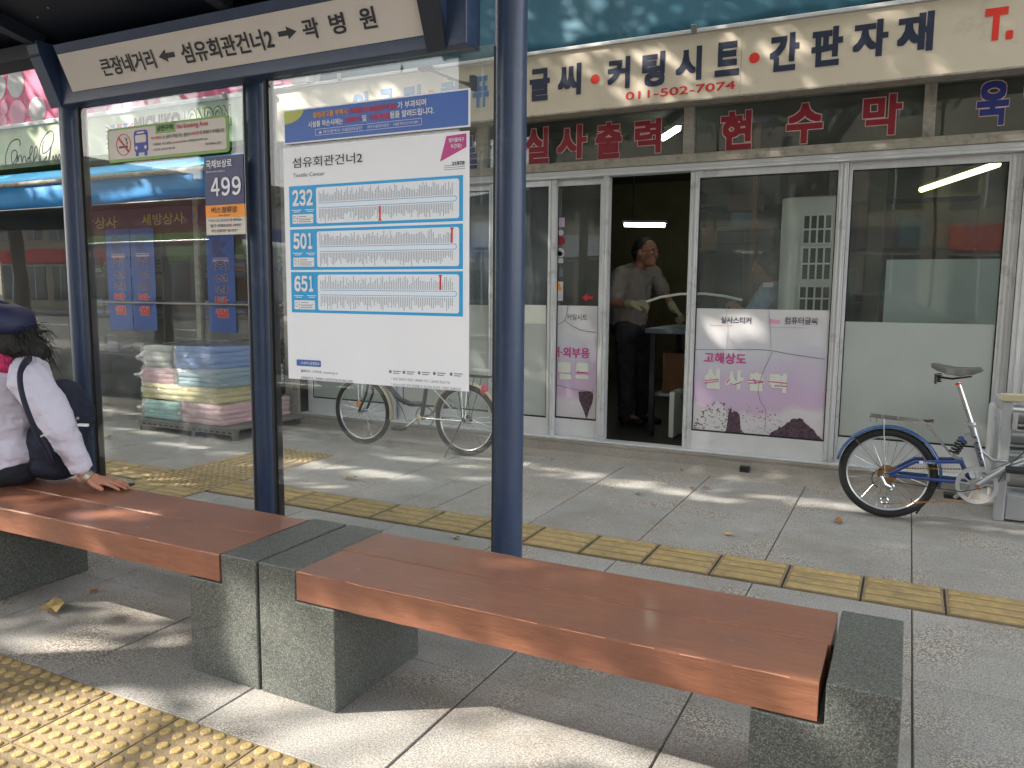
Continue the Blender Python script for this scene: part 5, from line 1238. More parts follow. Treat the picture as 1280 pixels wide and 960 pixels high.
# ================================================================== BICYCLES
def wheel(t, c, R, tyre_r, rim_m, n=28, seed=0, rim_r=None, hub_m='chrome', d=Vector((1, 0, 0))):
    wn = bpy.data.objects.new('wheel', None); C.objects.link(wn); wn.parent = t; wn.location = (V3(c) - worldloc(t))
    rr_ = R - tyre_r
    mk('tyre', MB().torus(c, rr_, tyre_r, 'y', 64, 12), 'tyre', wn, smooth=60)
    ri = MB().torus(c, rr_ - tyre_r * .72, .011, 'y', 64, 8, flat=(.75, 1.1)); mk('rim', ri, rim_m, wn, smooth=60)
    mk('hub', MB().cyl((c[0], c[1] - .045, c[2]), (c[0], c[1] + .045, c[2]), .018, 16), hub_m, wn, smooth=40)
    sp_ = MB(); ro = rr_ - tyre_r * .72
    for i in range(n):
        a_ = 2 * math.pi * i / n; b_ = a_ + (.55 if i % 2 else -.55); s_ = .032 if (i // 2) % 2 else -.032
        sp_.tube([(c[0] + .016 * math.cos(b_), c[1] + s_, c[2] + .016 * math.sin(b_)), (c[0] + ro * math.cos(a_), c[1], c[2] + ro * math.sin(a_))], .0011, 4, caps=False)
    mk('spokes', sp_, 'chrome', wn)
    return wn
YB1 = 4.72
def b1p(px, py, dy=0.): return at(px, py, Y=YB1 + dy)
f1 = thing('bicycle', 'blue and silver folding bicycle with rear rack, parked at the right by the shop front', 'bicycle', (.3, YB1, 0))
RW = V3(-.058, YB1, .2475); R1 = .2475
wheel(f1, RW, R1, .0215, 'rim_silver', 28); FWc = V3(.985, YB1, .2475); wheel(f1, FWc, R1, .0215, 'rim_silver', 28)
BBk = b1p(1220, 604); BBk.y = YB1
# mudguards
def guard(c, R, a0, a1, w_, m, parent, n=30):
    vs = []; fs = []
    for i in range(n + 1):
        a_ = math.radians(a0 + (a1 - a0) * i / n)
        for (u, dr) in ((-1, -.012), (-.6, -.002), (0, .002), (.6, -.002), (1, -.012)):
            vs.append((c[0] + (R + dr) * math.cos(a_), c[1] + u * w_, c[2] + (R + dr) * math.sin(a_)))
    for i in range(n):
        for k in range(4): q_ = i * 5 + k; fs.append((q_, q_ + 5, q_ + 6, q_ + 1))
    return mk('mudguard', MB().add(vs, fs), m, parent, smooth=60, solid=.002)
guard(RW, R1 + .018, 168, -12, .023, 'fender_blue', f1)
guard(FWc, R1 + .018, 150, 20, .027, 'fender_blue', f1)
# rear swing arm (blue)
h = RW
for s_ in (-1, 1):
    y = YB1 + s_ * .05; e = Vector((0, s_ * .05, 0))
    ua = b1p(1144, 575); ub = b1p(1201, 575.5); uc = b1p(1211, 599); la = b1p(1120, 592); lbp = b1p(1200, 601)
    mk('swing_arm', MB().tube([Vector((h.x + .01, y, h.z + .005)), Vector((ua.x, y, ua.z)), Vector((ub.x, YB1 + s_ * .04, ub.z))], .0095, 10), 'bike_blue', f1, smooth=60)
    mk('swing_arm', MB().tube([Vector((h.x + .01, y, h.z)), Vector((lbp.x, YB1 + s_ * .04, lbp.z))], .0095, 10), 'bike_blue', f1, smooth=60)
mk('swing_arm_bridge', MB().bar((ub.x, YB1 - .05, ub.z), (ub.x, YB1 + .05, ub.z), .02, .018), 'bike_blue', f1)
mk('swing_arm_front', MB().tube([Vector((ub.x, YB1, ub.z)), Vector((uc.x, YB1, uc.z)), Vector((lbp.x + .01, YB1, lbp.z - .004))], .012, 10), 'bike_blue', f1, smooth=60)
mk('arm_patch', MB().box(b1p(1149, 575).x, b1p(1154, 575).x, YB1 - .0605, YB1 - .0595, ua.z - .004, ua.z + .008), 'text_white', f1)
letter([wbox('LESPO', b1p(1155, 575).x, b1p(1169, 575).x, ua.z - .002, ua.z + .007, YB1 - .0596)], 'text_white', f1)
# seat tube, post, saddle
st_ = b1p(1215, 531); sbm = b1p(1231, 590); cl_ = b1p(1197.5, 478)
mk('seat_tube', MB().tube([st_, sbm], .0165, 14), 'bike_silver', f1, smooth=60)
mk('seat_post', MB().tube([cl_, st_], .0128, 14), 'chrome', f1, smooth=60)
mk('seat_clamp', MB().tube([st_ + Vector((-.002, 0, .014)), st_ + Vector((.002, 0, -.012))], .022, 14), 'bike_silver', f1, smooth=40)
mk('seat_clamp_lever', MB().bar(st_ + Vector((-.035, -.02, .01)), st_ + Vector((.035, -.022, -.006)), .008, .008), 'chrome', f1)
mk('post_ring', MB().tube([cl_ + Vector((0, 0, -.002)), cl_ + Vector((.003, 0, -.012))], .0145, 14), 'sign_red', f1)
# letters down the seat tube
dd_ = (sbm - st_).normalized(); nn_ = Vector((0, -1, 0)); wv = dd_.cross(nn_)
A_ = st_ + dd_ * .06 + nn_ * .0185 - wv * .007
letter([('LESPO', A_, dd_ * .16, wv * .014 * -1)], 'ink', f1, off=.02) if False else letter([('LESPO', st_ + dd_ * .06 + nn_ * .0172 + wv * .008 * (-1 if wv.x > 0 else 1) * -1, dd_ * .16, (wv * -.016) if wv.x > 0 else wv * .016)], 'ink', f1, off=.02)
sad0 = b1p(1164, 460); sad1 = b1p(1229.5, 463)
vs = []; fs = []; n = 20; kk = 11
def lerpt(T, V_, t): 
    for i in range(len(T) - 1):
        if t <= T[i + 1]: f_ = (t - T[i]) / (T[i + 1] - T[i]); f_ = f_ * f_ * (3 - 2 * f_); return V_[i] * (1 - f_) + V_[i + 1] * f_
    return V_[-1]
for i in range(n + 1):
    t_ = i / n; x = sad0.x + (sad1.x - sad0.x) * t_
    w_ = lerpt((0, .08, .25, .5, .75, .95, 1), (.045, .068, .070, .045, .026, .020, .010), t_)
    zt = at(1197, 460, Y=YB1).z - .00355 * (lerpt((0, .1, .3, .5, .75, .95, 1), (454.6, 454.4, 456.6, 458.3, 457.9, 457.3, 461), t_) - 460)
    zb = at(1197, 460, Y=YB1).z - .00355 * (lerpt((0, .15, .35, .55, .78, .95, 1), (460.5, 465.0, 469.5, 471.4, 469.0, 464.5, 462.2), t_) - 460)
    for k in range(kk):
        a_ = math.pi * k / (kk - 1); c_ = math.cos(a_); s_ = math.sin(a_)
        vs.append((x, YB1 - w_ * (abs(c_) ** .8) * (1 if c_ > 0 else -1), zb + (zt - zb) * (s_ ** .42)))
for i in range(n):
    for k in range(kk - 1): q_ = i * kk + k; fs.append((q_, q_ + kk, q_ + kk + 1, q_ + 1))
fs.append(tuple(range(kk))); fs.append(tuple(n * kk + k for k in range(kk))[::-1])
for i in range(n): fs.append((i * kk, i * kk + kk - 1, (i + 1) * kk + kk - 1, (i + 1) * kk))
sd = mk('saddle', MB().add(vs, fs), 'saddle_grey', f1, smooth=70, recalc=True)
sr = MB()
for s_ in (-1, 1):
    sr.tube([(sad0.x + .03, YB1 + s_ * .03, sad0.z - .045), (sad0.x + .1, YB1 + s_ * .02, sad0.z - .052), (sad1.x - .05, YB1 + s_ * .01, sad0.z - .035)], .0035, 6)
    pts_ = [(sad0.x + .035 + .016 * math.cos(a_ * .8), YB1 + s_ * .045 + .016 * math.sin(a_ * .8), sad0.z - .03 - .0022 * a_) for a_ in range(0, 22)]
    sr.tube(pts_, .003, 6)
mk('saddle_springs', sr, 'black_plastic', sd)
# shock absorber
s0 = b1p(1190.5, 568); s1 = b1p(1205, 548)
mk('shock_body', MB().tube([s0, s1], .009, 12), 'chrome', f1)
pts_ = []; dv = (s1 - s0); L0 = dv.length; dv.normalize(); a1_ = dv.cross(Vector((0, 1, 0))).normalized(); a2_ = dv.cross(a1_)
for i in range(61): a_ = i / 60 * 2 * math.pi * 5; pts_.append(s0 + dv * (.012 + (L0 - .02) * i / 60) + (a1_ * math.cos(a_) + a2_ * math.sin(a_)) * .021)
mk('shock_spring', MB().tube(pts_, .006, 8), 'black_plastic', f1, smooth=60)
mk('shock_collar', MB().tube([s1 - dv * .016, s1 + dv * .004], .02, 14), 'bike_blue', f1, smooth=40)
pv = b1p(1209.5, 546.5); mk('pivot_plate', MB().tube([pv + Vector((0, -.02, 0)), pv + Vector((0, .02, 0))], .018, 14), 'bike_silver', f1, smooth=40)
mk('pivot_arm', MB().bar(pv, b1p(1219, 552), .03, .02), 'bike_silver', f1)
mk('pivot_arm', MB().bar(s0 + Vector((0, 0, -.004)), Vector((ub.x, YB1, ub.z)), .03, .016), 'bike_silver', f1)
# main frame
m0 = Vector((.405, YB1, BBk.z + .03)); m1 = Vector((.93, YB1, .60))
mk('main_tube', MB().tube([Vector((.40, YB1, .262)), Vector((.52, YB1, .33)), Vector((.70, YB1, .43)), m1], [.030, .036, .038, .032], 18, flat=(1.15, .8)), 'bike_silver', f1, smooth=60)
mk('brace_tube', MB().tube([b1p(1225, 562), b1p(1240, 575), b1p(1258, 577)], .0085, 10), 'bike_silver', f1, smooth=60)
mk('bottom_bracket', MB().cyl((BBk.x, YB1 - .036, BBk.z), (BBk.x, YB1 + .036, BBk.z), .021, 18), 'bike_silver', f1, smooth=40)
mk('hinge_block', MB().box(b1p(1256, 590).x - .0, b1p(1256, 590).x + .018, YB1 - .05, YB1 + .04, .275, .345), 'bike_silver', f1, bevel=.004)
mk('head_tube', MB().tube([(.905, YB1, .68), (.945, YB1, .54)], .02, 14), 'bike_silver', f1, smooth=50)
mk('handle_post', MB().tube([(.905, YB1, .68), (.84, YB1, 1.0)], .014, 12), 'chrome', f1, smooth=50)
hb = mk('handlebar', MB().tube([(.86, YB1 - .27, .99), (.84, YB1 - .1, 1.0), (.84, YB1 + .1, 1.0), (.86, YB1 + .27, .99)], .011, 10), 'chrome', f1, smooth=50)
for s_ in (-1, 1):
    mk('grip', MB().cyl((.85, YB1 + s_ * .17, .995), (.862, YB1 + s_ * .285, .99), .016, 12), 'black_plastic', hb, smooth=50)
    mk('fork_blade', MB().tube([(.945, YB1, .54), (.95, YB1 + s_ * .045, .50), (.985, YB1 + s_ * .05, .2475)], .011, 10), 'bike_silver', f1, smooth=50)
# crank set
cx_, cz_ = BBk.x, BBk.z; yk = YB1 - .05
cr_ = MB()
def annulus(mb, c, r0_, r1_, th, seg=56):
    vs = []; 
    for y_ in (-th / 2, th / 2):
        for r_ in (r0_, r1_):
            for k in range(seg): a_ = 2 * math.pi * k / seg; vs.append((c[0] + r_ * math.cos(a_), c[1] + y_, c[2] + r_ * math.sin(a_)))
    f = []
    for k in range(seg):
        l_ = (k + 1) % seg; A0, A1, B0, B1 = 0, seg, 2 * seg, 3 * seg
        f += [(A0 + k, A1 + k, A1 + l_, A0 + l_), (B0 + k, B0 + l_, B1 + l_, B1 + k), (A1 + k, B1 + k, B1 + l_, A1 + l_), (A0 + k, A0 + l_, B0 + l_, B0 + k)]
    mb.add(vs, f)
annulus(cr_, (cx_, yk, cz_), .078, .098, .008); cr_.cyl((cx_, yk - .005, cz_), (cx_, yk + .005, cz_), .030, 24)
for i in range(5):
    for s_ in (-.24, .24):
        a_ = 2 * math.pi * i / 5 + .3; cr_.bar((cx_ + .022 * math.cos(a_), yk, cz_ + .022 * math.sin(a_)), (cx_ + .082 * math.cos(a_ + s_), yk, cz_ + .082 * math.sin(a_ + s_)), .0065, .0125, up=(0, 1, 0))
ck = mk('chain_guard', cr_, 'plastic_grey', f1, smooth=50)
ca = math.atan2(.115, .125)
pe = Vector((cx_ + .125, yk - .012, cz_ + .11)); mk('crank_arm', MB().tube([(cx_, yk - .012, cz_), pe], [.014, .010], 10), 'bike_silver', f1, smooth=50)
pd = mk('pedal', MB().box(pe.x - .01, pe.x + .085, yk - .11, yk - .03, pe.z - .012, pe.z + .014), 'black_plastic', f1, bevel=.006)
pe2 = Vector((cx_ - .09, YB1 + .062, cz_ - .105)); mk('crank_arm', MB().tube([(cx_, YB1 + .062, cz_), pe2], [.014, .010], 10), 'bike_silver', f1, smooth=50)
mk('pedal', MB().box(pe2.x - .05, pe2.x + .05, YB1 + .075, YB1 + .15, pe2.z - .012, pe2.z + .012), 'black_plastic', f1, bevel=.006)
mk('crank_bolt', MB().cyl((cx_, yk - .03, cz_), (cx_, yk - .02, cz_), .011, 12), 'rust', f1)
# sprockets, derailleur, chain
for i, r_ in enumerate((.050, .044, .038, .033)):
    mk('sprocket', MB().cyl((h.x, YB1 - .030 - i * .005, h.z), (h.x, YB1 - .027 - i * .005, h.z), r_, 28), 'rust', f1)
mk('axle_nut', MB().cyl((h.x, YB1 - .07, h.z), (h.x, YB1 - .05, h.z), .01, 6), 'chrome', f1)
j1 = Vector((h.x + .022, YB1 - .045, h.z - .065)); j2 = Vector((h.x - .004, YB1 - .045, h.z - .145))
for j_, r_ in ((j1, .016), (j2, .018)): mk('jockey_wheel', MB().torus(j_, r_, .005, 'y', 18, 6), 'chrome', f1)
mk('derailleur_cage', MB().bar(j1 + Vector((0, -.008, 0)), j2 + Vector((0, -.008, 0)), .004, .014, up=(0, 1, 0)), 'chrome', f1)
mk('derailleur_body', MB().tube([(h.x - .03, YB1 - .06, h.z - .01), (h.x - .01, YB1 - .07, h.z - .05), (j1.x, YB1 - .058, j1.z)], [.016, .018, .012], 10), 'chrome', f1, smooth=50)
mk('derailleur_guard', MB().torus((h.x - .02, YB1 - .075, h.z - .02), .052, .0028, 'y', 24, 6, math.radians(80), math.radians(250)), 'black_plastic', f1)
def chain(p, q_):
    chn = MB()
    p = V3(p); q_ = V3(q_); L = (q_ - p).length; n_ = int(L / .0127); d_ = (q_ - p) / max(n_, 1)
    for i in range(n_): chn.bar(p + d_ * (i + .1), p + d_ * (i + .9), .006, .0075)
    mk('chain', chn, 'rust', f1)
chain((h.x, YB1 - .037, h.z + .036), (cx_, YB1 - .04, cz_ + .082)); chain((j2.x, YB1 - .045, j2.z - .018), (cx_ - .02, YB1 - .04, cz_ - .085))
# rack
k0 = b1p(1088, 519); k1_ = b1p(1166, 528)
rk = MB()
for y in (-.055, -.02, .02, .055): rk.bar((k0.x, YB1 + y, k0.z), (k1_.x, YB1 + y, k1_.z), .006, .006)
for u in (0, .2, .45, .8, 1): p = k0.lerp(k1_, u); rk.bar((p.x, YB1 - .06, p.z), (p.x, YB1 + .06, p.z), .006, .006)
rk.bar((k0.x, YB1 - .05, k0.z), (k0.x + .005, YB1 - .05, k0.z - .03), .004, .004); rk.bar((k0.x + .03, YB1 - .05, k0.z), (k0.x + .035, YB1 - .05, k0.z - .03), .004, .004)
rck = mk('rear_rack', rk, 'chrome', f1)
for s_ in (-1, 1):
    mk('rack_stay', MB().tube([(b1p(1105, 522).x, YB1 + s_ * .06, b1p(1105, 521).z), (h.x - .01, YB1 + s_ * .062, h.z)], .003, 6), 'chrome', f1)
    mk('rack_stay', MB().tube([(b1p(1156, 528).x, YB1 + s_ * .045, b1p(1156, 528).z), (b1p(1188, 567).x, YB1 + s_ * .03, b1p(1188, 567).z)], .003, 6), 'chrome', f1)
    mk('guard_stay', MB().tube([(b1p(1070, 548).x, YB1 + s_ * .03, b1p(1070, 548).z), (h.x, YB1 + s_ * .055, h.z)], .0022, 6), 'chrome', f1)
mk('rack_spring_clip', MB().bar(k1_ + Vector((-.04, 0, .004)), k1_ + Vector((.004, 0, .012)), .05, .005), 'black_plastic', f1)
mk('kickstand', MB().tube([(.20, YB1 + .03, .23), (.10, YB1 + .12, .012)], .006, 8), 'bike_dark', f1)
mk('brake_cable', MB().tube([Vector((.84, YB1 - .1, 1.0)), Vector((.7, YB1 - .06, .62)), Vector((.5, YB1 - .05, .36)), Vector((.45, YB1 - .05, .25)), Vector((.3, YB1 - .06, .20)), Vector((h.x + .02, YB1 - .07, h.z - .03))], .0025, 6), 'black_plastic', f1)
# ---- second bicycle behind the glass
YB2 = 5.02
f2 = thing('bicycle', 'old bicycle with cream mudguards standing behind the shelter glass under the timetable', 'bicycle', (-3.35, YB2, 0))
def p2(px, py, dy=0.): return at(px, py, Y=YB2 + dy)
fw = V3(p2(453.5, 514).x, YB2, .268); rw = V3(p2(583, 529).x, YB2, .268)
wheel(f2, fw, .267, .021, 'rim_silver', 32); wheel(f2, rw, .267, .021, 'rim_silver', 32)
guard(fw, .287, 100, -10, .025, 'fender_cream', f2); guard(rw, .287, 170, 5, .027, 'fender_cream', f2)
lt = p2(489, 487); bbp = V3(p2(527, 522).x, YB2, p2(527, 522).z)
hd = Vector((fw.x + .115, YB2, .74)); hl_ = Vector((fw.x + .085, YB2, .60))
mk('head_tube', MB().tube([hd, hl_], .019, 12), 'bike_dark', f2, smooth=50)
mk('down_tube', MB().tube([hl_ + Vector((.01, 0, .02)), Vector((lt.x, YB2, lt.z)), Vector((p2(500, 499).x, YB2, p2(500, 499).z)), Vector((p2(513, 505).x, YB2, p2(513, 505).z)), Vector((p2(531, 505).x, YB2, p2(531, 505).z))], .02, 14), 'bike_dark', f2, smooth=60)
stt = Vector((bbp.x + .10, YB2, .78)); 
mk('seat_tube', MB().tube([bbp, stt], .016, 12), 'bike_dark', f2, smooth=50); mk('seat_post', MB().tube([stt, stt + Vector((.03, 0, .10))], .012, 10), 'chrome', f2, smooth=50)
so_ = MB(); so_.ell(stt + Vector((.045, 0, .125)), (.12, .075, .035), seg=18); so_.ell(stt + Vector((-.05, 0, .125)), (.09, .028, .028), seg=14); mk('saddle', so_, 'black_plastic', f2, smooth=80)
for s_ in (-1, 1):
    mk('fork_blade', MB().tube([hl_, Vector((p2(462, 492).x, YB2 + s_ * .045, p2(462, 492).z)), fw + Vector((0, s_ * .05, 0))], .010, 10), 'bike_dark', f2, smooth=50)
    mk('chain_stay', MB().tube([bbp + Vector((0, s_ * .02, 0)), rw + Vector((0, s_ * .055, 0))], .008, 8), 'chrome', f2, smooth=50)
    mk('seat_stay', MB().tube([stt + Vector((-.03, s_ * .02, -.25)), rw + Vector((0, s_ * .055, 0))], .007, 8), 'chrome', f2, smooth=50)
    mk('rack_stay', MB().tube([(rw.x - .05, YB2 + s_ * .06, .60), rw + Vector((0, s_ * .06, 0))], .003, 6), 'bike_dark', f2)
    mk('rack_stay', MB().tube([(rw.x + .10, YB2 + s_ * .06, .60), rw + Vector((0, s_ * .06, 0))], .003, 6), 'bike_dark', f2)
rk = MB()
for y in (-.05, 0, .05): rk.bar((rw.x - .12, YB2 + y, .60), (rw.x + .22, YB2 + y, .60), .006, .006)
for x in (-.12, .05, .22): rk.bar((rw.x + x, YB2 - .055, .60), (rw.x + x, YB2 + .055, .60), .006, .006)
mk('rear_rack', rk, 'bike_dark', f2)
mk('bottom_bracket', MB().cyl((bbp.x, YB2 - .045, bbp.z), (bbp.x, YB2 + .045, bbp.z), .022, 16), 'chrome', f2, smooth=40)
mk('motor_cover', MB().tube([(bbp.x, YB2 - .062, bbp.z), (bbp.x, YB2 - .046, bbp.z)], [.024, .03], 16), 'fender_cream', f2, smooth=40)
pq = p2(503, 535, -.08); mk('crank_arm', MB().tube([Vector((bbp.x, YB2 - .065, bbp.z)), Vector((pq.x + .03, YB2 - .07, pq.z + .01))], [.012, .009], 8), 'chrome', f2, smooth=50)
mk('pedal', MB().box(pq.x - .06, pq.x + .04, YB2 - .15, YB2 - .075, pq.z - .012, pq.z + .012), 'black_plastic', f2, bevel=.005)
mk('crank_arm', MB().tube([Vector((bbp.x, YB2 + .065, bbp.z)), Vector((bbp.x + .13, YB2 + .07, bbp.z + .08))], [.012, .009], 8), 'chrome', f2, smooth=50)
mk('pedal', MB().box(bbp.x + .09, bbp.x + .18, YB2 + .075, YB2 + .15, bbp.z + .07, bbp.z + .095), 'black_plastic', f2, bevel=.005)
mk('chain_ring', MB().torus((bbp.x, YB2 + .045, bbp.z), .08, .006, 'y', 36, 6), 'steel', f2); 
for r_ in (.035, .028): mk('sprocket', MB().cyl((rw.x, YB2 + .03, rw.z), (rw.x, YB2 + .034, rw.z), r_, 20), 'rust', f2)
mk('kickstand', MB().tube([rw + Vector((0, -.07, 0)), Vector((p2(559, 571, -.12).x, YB2 - .16, .004))], .005, 8), 'bike_dark', f2)
mk('reflector', MB().ell((rw.x + .15, YB2 - .0, .50), (.03, .03, .045)), 'reflector_red', f2, smooth=80)
mk('reflector', MB().cyl((fw.x, YB2 - .055, fw.z + .06), (fw.x, YB2 - .048, fw.z + .06), .022, 14), 'reflector_orange', f2)
mk('rear_light', MB().tube([(rw.x + .22, YB2, .585), (rw.x + .26, YB2, .57)], .02, 12), 'chrome', f2)
mk('handlebar', MB().tube([(hd.x + .16, YB2 - .26, 1.0), (hd.x + .02, YB2 - .2, 1.03), (hd.x - .03, YB2, .98), (hd.x + .02, YB2 + .2, 1.03), (hd.x + .16, YB2 + .26, 1.0)], .011, 10), 'chrome', f2, smooth=50)
mk('handle_post', MB().tube([hd, Vector((hd.x - .03, YB2, .98))], .012, 10), 'chrome', f2, smooth=50)
mk('brake_cable', MB().tube([Vector((hd.x, YB2 - .1, .98)), Vector((lt.x - .03, YB2 - .03, .5)), Vector((p2(506, 512).x, YB2 - .03, p2(506, 512).z)), Vector((p2(511, 526).x, YB2 - .03, p2(511, 526).z)), bbp], .0028, 6), 'black_plastic', f2)
# ================================================================== GREY RACK of silver rolls
rk = thing('roll_rack', 'low grey metal rack holding silver rolls at the right edge, behind the folding bicycle', 'rack', (.9, 5.1, 0))
rx0 = .475; rx1 = 1.55
for x in (rx0, rx1):
    for y in (4.93, 5.30): mk('upright', MB().box(x, x + .05, y, y + .05, 0, .655), 'plastic_grey', rk, bevel=.008)
    mk('side_rail', MB().box(x, x + .05, 4.981, 5.299, .60, .655), 'plastic_grey', rk, bevel=.006)
mk('top_rail', MB().box(rx0 - .01, rx1 + .06, 4.915, 4.955, .656, .70), 'fender_cream', rk, bevel=.008)
mk('skirt', MB().box(rx0 + .051, rx1 - .001, 4.94, 5.33, .01, .15), 'plastic_grey', rk, bevel=.008)
for z in (.575, .46, .345, .225):
    mk('roll', MB().cyl((rx0 + .055, 5.05 - .0, z), (rx1 - .005, 5.05, z), .052, 24), 'steel', rk, smooth=50)
mk('side_bracket', MB().box(rx0 + .052, rx0 + .075, 4.92, 4.94, .51, .60), 'plastic_grey', rk, bevel=.003)
sb2 = tag(mk('metal_panel', MB().box(.45, .50, 5.2, 5.40, .12, .60), 'aluminium_plain', None, bevel=.02), 'rounded grey metal panel leaning behind the grey rack', 'panel')
# ================================================================== FALLEN LEAVES
def leafm(mname, s_, seed):
    r_ = random.Random(seed); P = [(0, -.5), (.22, -.3), (.3, -.02), (.2, .28), (0, .5), (-.2, .25), (-.28, -.05), (-.2, -.32)]
    vs = [(0, 0, .004)] + [(u * s_ * r_.uniform(.8, 1.1), v * s_, .001 + .012 * r_.random()) for u, v in P]
    me = bpy.data.meshes.new('leaf'); me.from_pydata(vs, [], [(0, i, i % 8 + 1) for i in range(1, 9)]); me.materials.append(M[mname]); return me
lm = [leafm('leaf_brown', .055, 1), leafm('leaf_tan', .06, 2), leafm('leaf_brown', .04, 3)]
LF = [('pale fallen leaf on the paving under the old bicycle', 438, 598, 1, .10), ('brown leaf on the paving near the open doorway', 855, 588, 0, .07), ('rusty leaf on a slab joint left of the folding bicycle', 866, 611, 0, .05), ('orange brown leaf just right of a slab joint near the step', 884, 610, 0, .06),
      ('tan leaf lying alone on the sunny paving before the door', 798, 617, 1, .05), ('curled brown leaf left of the folding bicycle wheel', 1048, 652, 0, .075), ('leaf lying on the yellow strip behind the right bench', 488, 640, 2, .055), ('pale leaf at the foot of the right post', 570, 672, 1, .05),
      ('small leaf on the yellow strip near the post', 582, 660, 2, .03), ('dark leaf on shaded paving in front of the door', 817, 632, 2, .045), ('tan leaf on the paving beyond the yellow strip', 912, 668, 1, .06), ('orange leaf under the left bench', 118, 739, 0, .045),
      ('brown leaf near the foot of the folding bicycle', 975, 597, 2, .06), ('big pale leaf under the left bench near the stone foot', 64, 762, 1, .14), ('green leaf sprig on the paving behind the left glass pane', 130, 547, 1, .12), ('dark leaf by the step below the lilac poster', 690, 575, 2, .05)]
for i, (lb_, px, py, k, sz) in enumerate(LF):
    p = at(px, py, Z=.006); me = lm[k]
    o = link('fallen_leaf', me, None, p); s_ = sz / .055; o.scale = (s_, s_, s_); o.rotation_euler = (rnd.uniform(-.15, .15), rnd.uniform(-.15, .15), rnd.uniform(0, 6)); tag(o, lb_, 'leaf', 'fallen leaves on the pavement')
# ================================================================== PEOPLE
from mathutils import noise as mnoise
def blob(name, mb, m, parent, voxel=.006, smooth=6, fac=.5, fold=0.):
    me = bpy.data.meshes.new(name); off = worldloc(parent)
    me.from_pydata([(v[0] - off.x, v[1] - off.y, v[2] - off.z) for v in mb.v], [], mb.f)
    o = bpy.data.objects.new(name, me); TS.collection.objects.link(o)
    bm = bmesh.new(); bm.from_mesh(me); bmesh.ops.recalc_face_normals(bm, faces=bm.faces); bm.to_mesh(me); bm.free()
    r = o.modifiers.new('r', 'REMESH'); r.mode = 'VOXEL'; r.voxel_size = voxel
    s = o.modifiers.new('s', 'SMOOTH'); s.iterations = smooth; s.factor = fac
    TS.view_layers[0].update(); dg = TS.view_layers[0].depsgraph; nm = bpy.data.meshes.new_from_object(o.evaluated_get(dg))
    o.modifiers.clear(); TS.collection.objects.unlink(o); C.objects.link(o); o.data = nm; bpy.data.meshes.remove(me); nm.materials.clear(); nm.materials.append(M[m])
    if fold:
        ns_ = [v.normal.copy() for v in nm.vertices]
        for v, n_ in zip(nm.vertices, ns_):
            c_ = v.co; w1 = 1 - abs(mnoise.noise(Vector((c_.x * 7 + c_.z * 5, c_.y * 7, c_.z * 15 - c_.x * 6)))) * 2.4; w2_ = 1 - abs(mnoise.noise(Vector((c_.x * 16 + 9, c_.y * 13, c_.z * 30 + c_.x * 12)))) * 2.4
            v.co = c_ + n_ * fold * (w1 + .45 * w2_)
    nm.polygons.foreach_set('use_smooth', [True] * len(nm.polygons)); o.parent = parent
    return o
def head_prims(mb, c, fwd, s=1., tilt=0.):
    f = V3(fwd).normalized(); up = Vector((0, 0, 1)); l = up.cross(f).normalized(); up = f.cross(l)
    if tilt: q_ = Matrix.Rotation(tilt, 3, l); f = q_ @ f; up = q_ @ up
    Rm = Matrix((l, f, up)).transposed()
    P = lambda x, y, z: V3(c) + (l * x + f * y + up * z) * s
    mb.ell(c, (.073 * s, .092 * s, .098 * s), Rm, 20, 14)
    mb.ell(P(0, .035, -.055), (.055 * s, .055 * s, .062 * s), Rm, 16, 10)
    mb.ell(P(0, .075, -.092), (.026 * s, .02 * s, .02 * s), Rm)
    mb.ell(P(0, .082, .012), (.055 * s, .016 * s, .012 * s), Rm)
    mb.caps(P(0, .090, .005), P(0, .106, -.028), .008 * s, .013 * s); mb.ell(P(0, .103, -.030), (.017 * s, .012 * s, .010 * s), Rm)
    mb.ell(P(0, .088, -.058), (.024 * s, .010 * s, .006 * s), Rm); mb.ell(P(0, .086, -.068), (.020 * s, .010 * s, .006 * s), Rm)
    for k in (-1, 1):
        mb.ell(P(k * .076, -.004, -.012), (.010 * s, .018 * s, .030 * s), Rm); mb.ell(P(k * .042, .062, -.03), (.022 * s, .025 * s, .022 * s), Rm)
    return P, Rm, l, f, up
def eyes(P, Rm, parent, s=1.):
    for k in (-1, 1):
        mk('eye', MB().ell(P(k * .031, .078, -.006), (.013 * s, .010 * s, .008 * s), Rm, 10, 6), 'text_white', parent, smooth=80)
        mk('iris', MB().ell(P(k * .031, .0865, -.006), (.006 * s, .003 * s, .006 * s), Rm, 8, 5), 'ink', parent, smooth=80)
        mk('eyebrow', MB().ell(P(k * .032, .088, .020), (.022 * s, .006 * s, .004 * s), Rm, 10, 6), 'hair_black', parent, smooth=80)
